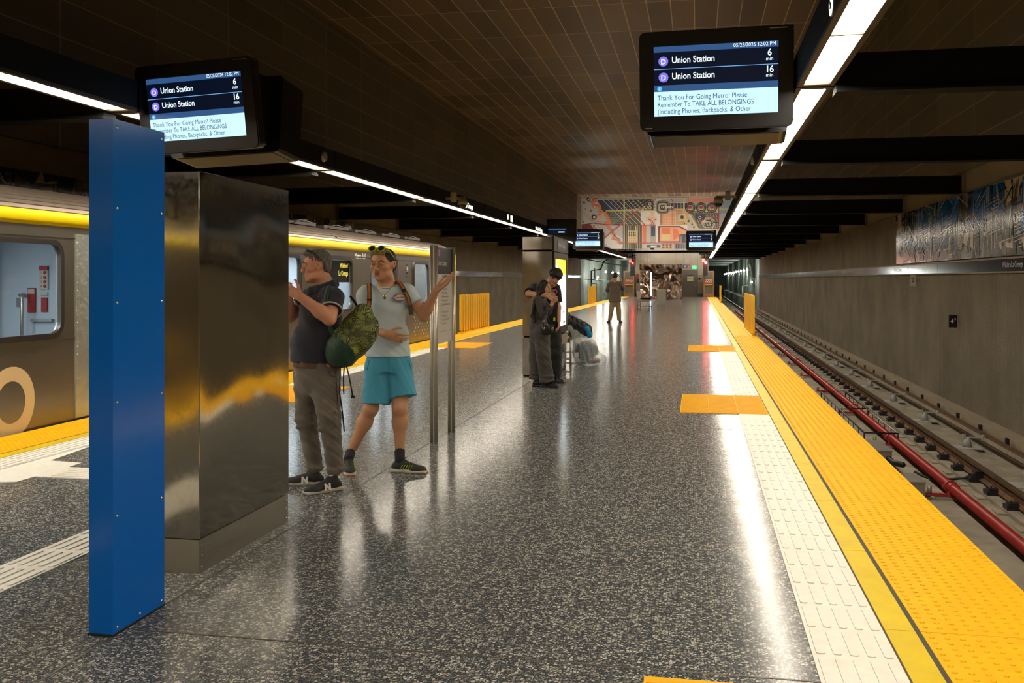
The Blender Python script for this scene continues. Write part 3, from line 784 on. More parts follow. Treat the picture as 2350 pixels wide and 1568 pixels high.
fascia_text('Wilshire/La Cienega', 1229, 528, 0.20, 'glowing station name on the left light channel above the kiosk', 0.95)
p = pX(1164, 502, -5.833); b = MB()
b.cyl((-5.834, p.y+0.12, p.z+0.06), (-5.828, p.y+0.12, p.z+0.06), 0.09, n=18); b.box(-5.834, -5.828, p.y+0.55, p.y+0.72, p.z-0.06, p.z+0.14); b.box(-5.834, -5.828, p.y+0.78, p.y+0.86, p.z-0.06, p.z+0.14)
tag(b.build('channel_pictograms', M_GLOWL), 'glowing way-finding pictograms on the left light channel', 'sign')
p = pX(1908, 8, 0.905); t = empty('channel_pictogram', (0.903, p.y, p.z), 0, 'white round arrow sign on the right light channel at the top edge', 'sign')
b = MB(); b.cyl((0.0, 0, 0), (-0.004, 0, 0), 0.085, n=24, smooth=False); b.build('disc', M_GLOWL, t)
b = MB(); b.tube([(-0.006, 0.03, 0.03), (-0.006, -0.03, -0.03)], 0.006, 6); b.tube([(-0.006, 0.0, -0.035), (-0.006, -0.03, -0.03), (-0.006, -0.03, 0.0)], 0.006, 6); b.build('arrow', M_INK, t)

# ================================================================= RIGHT AND LEFT WALL BANDS, PLATES, MURALS
M_NAVY = mat('navy_band', (0.013, 0.014, 0.024, 1), 0.11, spec=0.2)
M_BANDL = mat('band_lettering', (0.42, 0.38, 0.36, 1), 0.5)
for side, xw, sgn, sn in ((1, 5.10, -1, 'right'), (-1, -10.03, 1, 'left')):
    t = empty('station_name_band', (xw, 35, 1.735), 0, 'long dark navy station name band along the %s wall' % sn, 'sign')
    b = MB(); a, c = sorted((0, sgn*0.03)); b.box(a, c, YB-35+0.2, YE-35-0.1, -0.105, 0.105, 0)
    for k in range(30): a, c = sorted((sgn*0.0301, sgn*0.031)); b.box(a, c, -40+3*k-0.004, -40+3*k+0.004, -0.105, 0.105, 1)
    bd = b.build('band', [M_NAVY, M_BLACK], t)
    b = MB(); a, c = sorted((0, sgn*0.05)); b.box(a, c, YB-35+0.2, YE-35-0.1, 0.105, 0.135); b.box(a, c, YB-35+0.2, YE-35-0.1, -0.13, -0.105); b.build('band_frame', M_CONCD, t)
    rr = (0, -1, 0) if side == 1 else (0, 1, 0)
    base = 17.52 if side == 1 else 27.0
    for k in range(5):
        yy = base + 9.2*k if side == 1 else base+9.2*k
        text('band_lettering', 'Wilshire/La Cienega', frame((sgn*0.0325, yy-35, -0.035), rr, (0, 0, 1)), M_BANDL, 0.135, t, xs=0.95, bold=0.001)
def flag(px0, px1, y0, y1, m, ink, txt, sup, lab):
    p = pX((px0+px1)/2, (y0+y1)/2, 5.0); d = (Vector((p.x, p.y)) - Vector((0, 0))).length
    dd = p.y*CP - p.x*SP; w = (px1-px0)*dd/FPX; h = (y1-y0)*dd/FPX
    t = empty('wall_marker', (p.x, p.y, p.z), 0, lab, 'sign')
    b = MB(); b.box(-w/2, w/2, 0, 0.006, -h/2, h/2); b.build('plate', m, t)
    b = MB(); b.box(w/2, 5.105-p.x, 0, 0.01, -0.03, 0.03); b.build('bracket', M_GALV, t)
    text('marker_number', txt, frame((-w*0.10 if sup else 0, -0.002, -h*0.16), (1, 0, 0), (0, 0, 1)), ink, h*0.5, t, align='CENTER', bold=0.001)
    if sup: text('marker_number', sup, frame((w*0.25, -0.002, h*0.05), (1, 0, 0), (0, 0, 1)), ink, h*0.28, t, align='CENTER')
flag(2089, 2101, 630, 657, M_SIGNW, M_INK, '2', None, 'small white plate with black number 2 on the right wall')
flag(2178, 2196, 723, 752, M_SIGNB, M_LET, '4', '9', 'small black plate with white number 4 and raised 9 on the right wall')

P_CREAM = paint('cream', 206, 192, 160, 1.0, 0.16, 0.0); P_GREY = paint('grey', 130, 128, 115, 0.8, 0.16, 0.0); P_KHAKI = paint('khaki', 120, 104, 72, 0.8, 0.16, 0.0)
P_INK = paint('ink', 14, 13, 12, 1, 0.16, 0.0); P_BLUE = paint('cobalt', 20, 94, 165, 1.1, 0.16, 0.0); P_TEAL = paint('slate', 48, 66, 72, 0.8, 0.16, 0.0)
P_OLIVE = paint('olive', 92, 92, 40, 0.9, 0.16, 0.0); P_BROWN = paint('umber', 52, 36, 26, 0.9, 0.16, 0.0)
def wall_mural(xw, sgn, y0, y1, rr, lab, seed, side_plain=False):
    R = random.Random(seed)
    t = empty('wall_mural', (xw, (y0+y1)/2, 2.52), 0, lab, 'artwork')
    W = y1-y0; H = 1.26
    x0_, x1_ = sorted((0, sgn*0.045))
    b = MB(); b.box(x0_, x1_, -W/2, W/2, -H/2, H/2); b.build('mural_panel', mat('mural_sheet', (0.16, 0.145, 0.115, 1), 0.15, 0.6, bump=(1.8, 0.5, 0.03)), t)
    A = Art(frame((sgn*0.0455, 0, 0), rr, (0, 0, 1)), 0.0015)
    def pp(c, n, L, wr=(0.2, 1.0), hr=(0.2, 0.9)):
        for _ in range(n):
            x = R.uniform(-W/2, W/2-0.2); y = R.uniform(-H/2, H/2-0.15); w_ = R.uniform(*wr); h_ = R.uniform(*hr)
            q = [(x, y), (x+w_, y+R.uniform(-0.15, 0.15)), (x+w_+R.uniform(-0.2, 0.2), y+h_), (x+R.uniform(-0.15, 0.15), y+h_*R.uniform(0.6, 1.1))]
            A.poly([(min(max(u, -W/2), W/2), min(max(v, -H/2), H/2)) for u, v in q], c, L)
    n = int(W/10*1.0*10)
    pp(P_CREAM, int(2.6*n), 0); pp(P_GREY, int(1.6*n), 1); pp(P_KHAKI, int(1.6*n), 1); pp(P_INK, int(2.2*n), 2, (0.1, 0.6), (0.2, 0.8)); pp(P_TEAL, n, 2, (0.1, 0.4), (0.3, 0.8))
    pp(P_OLIVE, int(0.8*n), 3, (0.1, 0.4), (0.1, 0.3)); pp(P_BROWN, n, 3, (0.1, 0.3), (0.1, 0.5))
    # blue sky wedges in the upper part
    for (a, b_, c_, d_) in () if side_plain else ((0.16, 0.28, -0.02, 0.6), (0.30, 0.42, 0.05, 0.62), (0.48, 0.62, 0.0, 0.62), (0.68, 0.72, -0.3, 0.6), (0.8, 0.9, 0.1, 0.6)):
        A.poly([(-W/2+a*W, c_), (-W/2+b_*W, c_+0.1), (-W/2+b_*W+0.1, d_), (-W/2+a*W+0.15, d_)], P_BLUE, 4)
    for c, cnt, wd, L in ((P_INK, 80, 0.024, 5), (P_CREAM, 60, 0.016, 6)):
        for _ in range(int(cnt*W/5)):
            x = R.uniform(-W/2+0.05, W/2-0.05); y = R.uniform(-H/2+0.03, H/2-0.1)
            ang = R.choice((90, 90, 88, 100, 75, 5, 30, 150)); ln = R.uniform(0.15, 0.9)
            e = (min(max(x+ln*math.cos(math.radians(ang)), -W/2+0.03), W/2-0.03), min(max(y+ln*math.sin(math.radians(ang)), -H/2+0.02), H/2-0.02))
            A.line([(x, y), e], wd*R.uniform(0.6, 1.4), c, L)
    for _ in range(int(W*2.4)):                      # ladders and grilles
        x = R.uniform(-W/2+0.1, W/2-0.5); y = R.uniform(-H/2+0.05, 0.2); 
        for k in range(6): A.line([(x, y+0.06*k), (x+0.28, y+0.06*k+0.03)], 0.013, P_INK if _ % 2 else P_CREAM, 6)
    for _ in range(int(W*0.7)):                      # arches
        x = R.uniform(-W/2+0.5, W/2-0.5); y = R.uniform(-0.3, 0.0)
        for k in range(5): A.ring((x, y), 0.12+0.055*k, 0.14+0.055*k, P_INK if _ % 3 else P_CREAM, 7, 10, 0.1, PI-0.1)
    A.build('mural_collage', t)
wall_mural(5.10, -1, 12.0, 26.3, (0, -1, 0), 'long dark metallic cityscape collage mural on the right wall', 5)
wall_mural(-10.03, 1, 9.0, 27.0, (0, 1, 0), 'metallic collage mural on the left wall showing above the train roof', 8, True)

# ---- big mural over the far end
def end_mural():
    Yp = YE-0.03
    def m(x, y):
        p = pY(1300+x/5.407, 430+y/5.407, Yp); return (p.x, min(p.z, 8.42))
    k = 1/5.407*82/FPX
    t = empty('end_mural', (-2.4, Yp, 6.35), 0, 'huge pastel city map mural filling the wall above the far end', 'artwork')
    M = frame((2.4, 0, -6.35), (1, 0, 0), (0, 0, 1))
    W_, T_ = P('paper', 176, 168, 160), None
    b = MB(); p0 = m(192, 760); p1 = (XR-0.15, 8.50)
    b.box(p0[0]+2.4, p1[0]+2.4, 0.0, 0.025, p0[1]-6.35, p1[1]-6.35); b.build('mural_board', W_, t)
    A = Art(M, 0.006)
    def poly(pts, c, L=0): A.poly([m(*q) for q in pts], c, L)
    def rect(x0, y0, x1, y1, c, L=0): poly([(x0,y0),(x1,y0),(x1,y1),(x0,y1)], c, L)
    def line(pts, w, c, L=4): A.line([m(*q) for q in pts], w*k, c, L)
    def ring(x, y, r0, r1, c, L=5): A.ring(m(x, y), r0*k, r1*k, c, L, 16)
    def disc(x, y, r, c, L=5): A.disc(m(x, y), r*k, c, L, 16)
    OR = P('orange', 205, 110, 70); RD = P('red', 160, 45, 48); YE_ = P('straw', 200, 178, 120); DK = P('dark', 52, 50, 44); NV = P('nav', 48, 56, 78); PK = P('pink', 190, 120, 100); LG = P('lightgrey', 150, 146, 136); TN = P('tan', 190, 150, 100); GR = P('moss', 78, 84, 62); PC = P('peach', 214, 150, 110); WH = P('white', 205, 198, 186); MA = P('maroon', 105, 48, 42)
    # patches
    poly([(360,125),(720,118),(720,280),(560,285),(440,290),(400,190)], NV, 0); poly([(600,122),(1080,108),(920,262),(740,275),(640,262)], DK, 0)
    poly([(480,290),(920,290),(920,465),(560,470)], GR, 0); poly([(700,475),(940,475),(940,760),(700,760)], DK, 0)
    rect(925, 290, 1170, 470, WH, 1); rect(960, 170, 1080, 290, NV, 1); rect(1180, 110, 1500, 200, LG, 1); rect(1280, 195, 1500, 280, NV, 1); rect(1505, 98, 1890, 185, PK, 1)
    rect(1505, 190, 1890, 275, LG, 1); poly([(1520,290),(1890,320),(1890,520),(1640,510)], GR, 1); rect(1890, 100, 2060, 330, P('bluegrey', 120, 134, 140), 1); poly([(1890,330),(2000,350),(1930,510),(1890,520)], LG, 1)
    rect(1175, 290, 1500, 470, TN, 1); rect(1200, 300, 1330, 465, PC, 2); rect(1340, 285, 1420, 330, PK, 2); rect(1110, 470, 1500, 690, WH, 1)
    poly([(1135,480),(1410,480),(1500,530),(1500,600),(1420,600),(1420,685),(1135,685)], MA, 2); poly([(1160,495),(1400,495),(1490,540),(1490,585),(1400,585),(1400,670),(1160,670)], PC, 3); rect(1180, 505, 1285, 580, OR, 4); rect(1180, 585, 1285, 655, YE_, 4)
    A.poly([m(1325,510)]+[(m(1325,580)[0]+70*k*math.cos(a), m(1325,580)[1]+70*k*math.sin(a)) for a in [PI/2-PI*i/12 for i in range(13)]], OR, 5)
    rect(935, 475, 990, 700, OR, 2); rect(1040, 475, 1105, 690, LG, 2); rect(1050, 480, 1100, 610, NV, 3); rect(755, 475, 800, 760, GR, 2); rect(830, 480, 900, 560, GR, 2); rect(760, 540, 880, 690, YE_, 3)
    for i in range(4):
        for j in range(4): rect(772+27*i, 550+34*j, 790+27*i, 575+34*j, DK if j < 2 else TN, 4)
    rect(1000, 715, 1165, 750, DK, 3); rect(1045, 722, 1120, 742, WH, 4); rect(1180, 700, 1330, 760, TN, 2); rect(1340, 700, 1480, 760, NV, 2); rect(1425, 580, 1480, 690, NV, 4)
    for i in range(3): rect(1190+45*i, 705, 1215+45*i, 725, MA, 3); rect(1190+45*i, 735, 1215+45*i, 757, MA, 3)
    poly([(192,460),(290,450),(340,520),(340,550),(192,560)], MA, 2); poly([(430,660),(560,560),(700,640),(690,760),(560,760)], WH, 1)
    # left shoreline in orange
    sh = [(350,128),(385,150),(325,185),(340,225),(415,235),(425,310),(470,290),(545,430),(490,435),(600,600),(585,640),(640,655),(668,700)]
    line(sh, 30, OR, 6); line([(x-26, y+6) for x, y in sh], 6, LG, 5)
    # grids
    for i in range(8): line([(450+60*i,125),(760+62*i,465)], 5, WH, 4)
    for i in range(8): line([(1060-70*i,110),(560+50*i-60*i,470)], 4, LG, 4)
    for i in range(7): line([(540,300+26*i),(920,290+25*i)], 3, LG, 4)
    for i in range(9): line([(715+28*i,475),(715+28*i,760)], 4, YE_ if i % 2 else WH, 5)
    for i in range(8): line([(1185+42*i,290),(1185+42*i,470)], 4, WH if i % 3 else RD, 5)
    for i in range(5): line([(1180,310+34*i),(1500,310+34*i)], 3, WH, 5)
    for i in range(5): line([(1290+44*i,195),(1290+44*i,280)], 3, WH, 5)
    for i in range(9): line([(1535+40*i,290),(1640+30*i,510)], 3, WH, 5)
    for i in range(6): line([(1550,310+36*i),(1890,330+34*i)], 3, LG, 5)
    for i in range(6): line([(1350+24*i,700),(1350+24*i,760)], 3, WH, 5)
    # roads
    line([(716,118),(716,760)], 16, YE_, 6); line([(450,292),(1170,292)], 12, YE_, 6); line([(1320,270),(2060,268)], 10, YE_, 6); line([(1458,103),(1458,370)], 16, YE_, 6); line([(1290,188),(1500,188)], 10, YE_, 6)
    line([(1520,330),(1625,510)], 16, YE_, 6); line([(860,480),(880,760)], 10, YE_, 6)
    line([(192,490),(320,447),(560,470),(1110,470)], 9, RD, 7); line([(435,660),(870,300)], 16, RD, 7); line([(440,650),(860,310)], 5, PK, 8); line([(670,692),(1480,692)], 8, RD, 7); line([(870,300),(980,240),(1110,108)], 6, RD, 7)
    line([(800,270),(970,465)], 8, RD, 7); line([(1170,290),(1170,470)], 7, RD, 7); line([(1508,98),(1508,330),(1890,335)], 8, RD, 7); line([(1890,98),(1890,520)], 8, RD, 7); line([(1300,100),(1330,200),(1330,290)], 6, RD, 7)
    # nested ovals, arches and circles
    for (a, c) in ((82, P('tin', 120, 112, 96)), (70, DK), (58, LG), (44, TN), (32, DK)):
        cx, cy = 1195, 250
        A.poly([m(cx+a*1.0*(1 if math.cos(q) > 0 else -1)*abs(math.cos(q))**0.5, cy+a*0.95*(1 if math.sin(q) > 0 else -1)*abs(math.sin(q))**0.5) for q in [2*PI*i/24 for i in range(24)]], c, 8+(82-a)//12)
    for i in range(5): ring(1190+28*i, 248, 8, 15, WH, 14)
    for i in range(3):
        cx = 1535+135*i; ring(cx, 255, 52, 64, DK, 7); ring(cx, 255, 36, 44, DK, 7); disc(cx, 250, 20, RD, 7)
    for (x, y, r) in ((1435,372,50),(1515,420,32),(1465,450,20),(1560,460,20),(1580,500,20),(985,250,24),(1035,208,20),(1037,255,20),(1095,180,10),(1095,215,10),(1095,250,10)):
        ring(x, y, r*0.62, r, YE_, 8); disc(x, y, r*0.4, NV, 8)
    for (x, y, r, c) in ((275,155,22,DK),(223,192,14,DK),(345,372,32,DK),(412,372,34,PC),(307,292,13,DK),(350,248,20,PK),(240,277,10,TN),(342,478,9,RD),(348,505,14,RD),(372,535,10,RD),(208,432,8,DK)):
        disc(x, y, r, c, 8)
        if c is not PC: disc(x, y, r*0.5, WH if r > 12 else c, 9)
    for cy, a0, a1 in ((300, PI, 2*PI),):
        for r in (50, 70, 88): A.ring(m(1000, 330), (r-4)*k, (r+4)*k, PC, 4, 12, -PI/2-0.2, 0.4); A.ring(m(1010, 470), (r-4)*k, (r+4)*k, RD if r == 70 else PC, 4, 12, 0, PI/2); A.ring(m(1120, 470), (r-4)*k, (r+4)*k, RD if r == 70 else PC, 4, 12, PI/2, PI)
    for i in range(5): line([(200+20*i, 300+12*i), (260+25*i, 380+20*i), (330+30*i, 420), (420+20*i, 520+30*i)], 3, LG, 4)
    for i in range(4): rect(1660+i*14, 405+i*10, 1740+i*6, 445-i*4, [RD, PK, WH, DK][i], 7+i)
    for i in range(4): A.ring(m(1765, 450), (20+18*i)*k, (28+18*i)*k, [WH, DK, TN, WH][i], 8, 6)
    rect(1800, 370, 1885, 385, RD, 8); rect(1820, 430, 1885, 442, DK, 8); rect(1600, 340, 1720, 400, NV, 6); ring(1655, 375, 12, 18, WH, 8)
    line([(570,520),(560,560),(640,640),(690,690)], 6, DK, 7); line([(590,600),(690,660)], 5, DK, 7)
    A.build('mural_pattern', t)
def P(nm, r, g, b): return paint('m_'+nm, r, g, b, 0.78, 0.5)
end_mural()
# ================================================================= TRACK
def rail_profile(x, y0, y1, zt, name, lab):
    t = empty('running_rail', (x, 0, zt), 0, lab, 'rail')
    b = MB()
    pts = [(-0.036,0),(0.036,0),(0.036,-0.035),(0.010,-0.05),(0.010,-0.13),(0.07,-0.15),(0.07,-0.165),(-0.07,-0.165),(-0.07,-0.15),(-0.010,-0.13),(-0.010,-0.05),(-0.036,-0.035)]
    b.prism([(p[0], y0, p[1]) for p in pts], (0, y1-y0, 0), 0); b.build('rail_web', M_RUST, t)
    b = MB(); b.box(-0.030, 0.030, y0, y1, 0.0, 0.002); b.build('rail_head', M_RAILT, t)
    return t
def fastener(t, y):
    return None
rf = rail_profile(3.72, 2.0, 160, -1.0, 'r', 'rusty outer running rail on black blocks in the right track')
b = MB(); b.box(-0.19, -0.05, -0.085, 0.085, -0.225, -0.135); b.box(-0.165, -0.06, -0.06, 0.06, -0.135, -0.115); b.box(-0.30, -0.04, -0.12, 0.12, -0.245, -0.222, 1)
b.tube([(-0.12, 0, -0.115), (-0.12, 0, -0.085), (-0.09, 0.02, -0.07), (-0.06, 0, -0.10), (-0.04, 0, -0.13)], 0.011, 6, 2)
f0 = b.build('rail_fastener', [M_RUBBER, M_CONC, M_RUST], rf, (0, 5.0, 0))
for k in range(1, 98):
    o = f0.copy(); C.objects.link(o); o.parent = rf; o.location = (0, 5.0+0.79*k, 0)
rail_profile(2.28, 2.0, 160, -1.0, 'r', 'inner running rail of the right track, hidden beside the platform edge')
rail_profile(MIR(3.72), 26, 160, -1.0, 'r', 'outer running rail of the left track beyond the train')
# contact rail
t = empty('contact_rail', (4.55, 0, -1.0), 0, 'grey shielded contact rail beside the right wall', 'rail')
b = MB(); b.box(-0.03, 0.05, 2, 84, -0.10, 0.0, 0); b.box(-0.06, 0.075, 2, 84, -0.13, -0.10, 0); b.build('conductor', M_RUST, t)
b = MB(); b.box(-0.07, -0.032, 2, 84, -0.085, -0.035, 0)
for k in range(100): b.box(-0.078, -0.07, 3+0.35*k, 3.03+0.35*k, -0.07, -0.05, 0)
b.build('splice_bar', mat('pale_splice_bar', (0.34, 0.31, 0.24, 1), 0.5, 0.3), t)
b = MB(); b.cyl((-0.30, 0, -0.19), (-0.30, 0, -0.03), 0.075, 0.038, n=14); b.box(-0.36, -0.07, -0.02, 0.02, -0.05, -0.03); b.box(-0.37, -0.33, -0.03, 0.03, -0.05, 0.01); b.box(-0.08, -0.05, -0.04, 0.04, -0.09, -0.0); b.box(-0.56, -0.10, -0.20, 0.20, -0.205, -0.19)
i0 = b.build('insulator_bracket', M_GREYP, t, (0, 10.6, 0))
for k in range(1, 26):
    o = i0.copy(); C.objects.link(o); o.parent = t; o.location = (0, 10.6+2.95*k, 0)
b = MB(); b.box(0.20, 0.24, -0.05, 0.05, -0.18, 0.0)
c0 = b.build('cable_hanger', M_RUBBER, t, (0, 9.0, 0))
for k in range(1, 50):
    o = c0.copy(); C.objects.link(o); o.parent = t; o.location = (0, 9.0+1.45*k, 0)
# red pipe
t = empty('fire_pipe', (3.10, 0, -1.09), 0, 'long red pipe running between the rails of the right track', 'pipe')
b = MB(); b.cyl((0, 2, 0), (0, 83, 0), 0.062, n=20); b.build('pipe_run', M_RED, t)
b = MB(); b.cyl((0, -0.045, 0), (0, -0.02, 0), 0.070, n=20); b.cyl((0, 0.10, 0), (0, 0.15, 0), 0.080, n=20)
b.box(-0.30, -0.04, 0.02, 0.07, -0.10, -0.07); b.box(-0.05, 0.05, 0.0, 0.09, -0.11, -0.05); b.box(-0.10, 0.10, 0.09, 0.16, -0.02, 0.02)
c1 = b.build('pipe_clamp', M_RED, t, (0, 8.9, 0))
b = MB(); b.cyl((-0.27, 0.045, -0.07), (-0.27, 0.045, 0.02), 0.028, n=12); cap0 = b.build('clamp_cap', M_GALV, c1)
b = MB(); b.box(-0.2, 0.05, 0.0, 0.1, -0.15, -0.11); b.build('clamp_foot', M_CONC, c1)
for k in range(1, 20):
    o = copy_tree(c1, t); o.location = (0, 8.9+3.75*k, 0)
# wire frame over the pipe
q = [pf(1885, 900, -0.98), pf(1940, 900, -0.98), pf(2061, 995, -0.98), pf(1983, 993, -0.98), pf(1925, 939, -0.98), pf(1992, 938, -0.98)]
t = empty('wire_cage', q[0], 0, 'thin black wire frame lying over the red pipe beside the platform edge', 'frame')
b = MB(); r = 0.014; L = lambda p: Vector(p)-q[0]
b.tube([L(q[0]), L(q[1]), L(q[2]), L(q[3])], r, 6, closed=True); b.tube([L(q[4]), L(q[5])], r, 6)
dn = Vector((0, 0, -0.12))
for p in (q[0], q[1], q[2], q[3], q[4], q[5]): b.tube([L(p), L(p)+dn], r*0.8, 6)
b.tube([L(q[0])+dn, L(q[3])+dn], r*0.7, 6); b.tube([L(q[1])+dn, L(q[2])+dn], r*0.7, 6)
for i in range(1, 10):
    for (a, c) in ((q[0], q[3]), (q[1], q[2])):
        p = L(a).lerp(L(c), i/10); b.tube([p, p+dn], 0.007, 5)
b.build('cage_wires', M_BLACKG, t)
# junction boxes and cables
def jbox(p, w, l, h, lab):
    t = empty('junction_box', (p.x, p.y, -1.22), 0, lab, 'box')
    b = MB(); b.box(-w/2, w/2, -l/2, l/2, 0, h); b.build('box_body', mat('box_grey', (0.25, 0.22, 0.16, 1), 0.6), t)
    b = MB(); b.box(-w/2-0.01, w/2+0.01, -l/2-0.01, l/2+0.01, h, h+0.015); b.build('box_lid', M_GALV, t)
    b = MB()
    for s in (-1, 1): b.box(w/2, w/2+0.06, s*l/2*0.7-0.02, s*l/2*0.7+0.02, 0, 0.02); 
    b.build('box_foot', M_GALV, t)
p1 = pf(2006, 1030, -1.06); p2 = pf(2072, 1098, -1.06)
jbox(p1, 0.34, 0.9, 0.20, 'grey junction box at the platform edge beside the wire frame, the farther one')
jbox(p2, 0.42, 0.55, 0.16, 'grey junction box at the platform edge with a black cable, the nearer one')
a = [pf(2026, 1032, -1.03), pf(2035, 1048, -1.12), pf(2050, 1062, -1.12), pf(2072, 1067, -1.06)]
b = MB(); b.tube(a, 0.04, 10); tag(b.build('cable_sleeve', M_RUBBER), 'short thick black cable sleeve joining the two junction boxes', 'cable')
a = [pf(2098, 1082, -1.12), pf(2120, 1094, -1.18), pf(2150, 1101, -1.20), pf(2186, 1100, -1.20), pf(2215, 1097, -1.17), pf(2230, 1090, -1.12)]
b = MB(); b.tube(a, 0.018, 8); tag(b.build('track_cable', M_RUBBER), 'thin black cable crossing under the red pipe to the rail', 'cable')
p = pf(2245, 1106, -1.20); b = MB(); b.box(p.x-0.06, p.x+0.06, p.y-0.09, p.y+0.09, -1.22, -1.05); tag(b.build('rail_sensor', M_BLACKG), 'small black sensor box against the running rail', 'sensor')

# ================================================================= YELLOW BOLLARD FENCES AT THE EDGES
M_BOL = mat('yellow_plastic', (0.88, 0.48, 0.006, 1), 0.40)
def bollard_fence(x, y0, y1, n, lab):
    t = empty('bollard_fence', (x, (y0+y1)/2, 0.006), 0, lab, 'fence', None)
    h = (y1-y0)/2
    b = MB(); b.cbox(-0.09, 0.09, -h-0.1, h+0.1, 0, 0.02, 0.06, 0, 'z'); b.build('base_plate', M_BOL, t)
    for k in range(n):
        y = -h + 2*h*k/(n-1)
        b = MB(); b.cyl((0, y, 0.02), (0, y, 0.10), 0.045, 0.038, n=10); b.box(-0.03, 0.03, y-0.075, y+0.075, 0.08, 1.065); b.build('slat', M_BOL, t)
bollard_fence(-6.42, 25.75, 29.2, 13, 'row of yellow upright slats on the left platform edge beyond the train')
bollard_fence(1.44, 25.9, 30.2, 13, 'row of yellow upright slats on the right platform edge, nearer one')
bollard_fence(1.44, 62.0, 64.6, 8, 'yellow slat barrier on the right platform edge, farther one')
bollard_fence(-6.42, 57.5, 61.5, 12, 'yellow slat barrier on the left platform edge behind the kiosk')
# ================================================================= TRAIN
M_TR = mat('train_stainless', (0.28, 0.25, 0.21, 1), 0.30, 0.85, bump=(2.5, 0.06, 0.02), var=(1.2, 0.08))
M_TRY = mat('train_yellow', (0.86, 0.64, 0.002, 1), 0.5, spec=0.10)
M_TRR = mat('train_roof_steel', (0.20, 0.155, 0.12, 1), 0.33, 0.75)
M_TRB = mat('window_rubber', (0.035, 0.030, 0.025, 1), 0.3)
M_TRL = mat('train_light_panel', (0.50, 0.53, 0.50, 1), 0.30, 0.6, bump=(9, 0.5, 0.03))
M_TRI = mat('train_interior_white', (0.62, 0.66, 0.68, 1), 0.5)
M_TRF = mat('train_interior_dark', (0.10, 0.12, 0.14, 1), 0.6)
M_TRO = mat('train_lettering', (0.78, 0.62, 0.36, 1), 0.45)
M_LITE = emis('train_cabin_light', (0.84, 0.93, 1.0, 1), 15.0)
M_LED = emis('led_amber', (1.0, 0.72, 0.10, 1), 1.4)
M_BLUEP = mat('blue_poster', (0.02, 0.07, 0.22, 1), 0.4)
def glass_mat():
    m = bpy.data.materials.new('window_glass'); m.use_nodes = True; nt = m.node_tree; N = nt.nodes.new; L = nt.links.new
    for n in list(nt.nodes):
        if n.type != 'OUTPUT_MATERIAL': nt.nodes.remove(n)
    out = nt.nodes['Material Output']; mx = N('ShaderNodeMixShader'); tr = N('ShaderNodeBsdfTransparent'); gl = N('ShaderNodeBsdfGlossy')
    tr.inputs[0].default_value = (0.86, 0.92, 0.94, 1); gl.inputs[0].default_value = (1, 1, 1, 1); gl.inputs[1].default_value = 0.03
    fr = N('ShaderNodeLayerWeight'); fr.inputs[0].default_value = 0.25; pw = N('ShaderNodeMath'); pw.operation = 'MULTIPLY'; pw.inputs[1].default_value = 0.35; L(fr.outputs['Facing'], pw.inputs[0]); L(pw.outputs[0], mx.inputs[0]); L(tr.outputs[0], mx.inputs[1]); L(gl.outputs[0], mx.inputs[2]); L(mx.outputs[0], out.inputs[0])
    return m
M_GLASS = glass_mat()
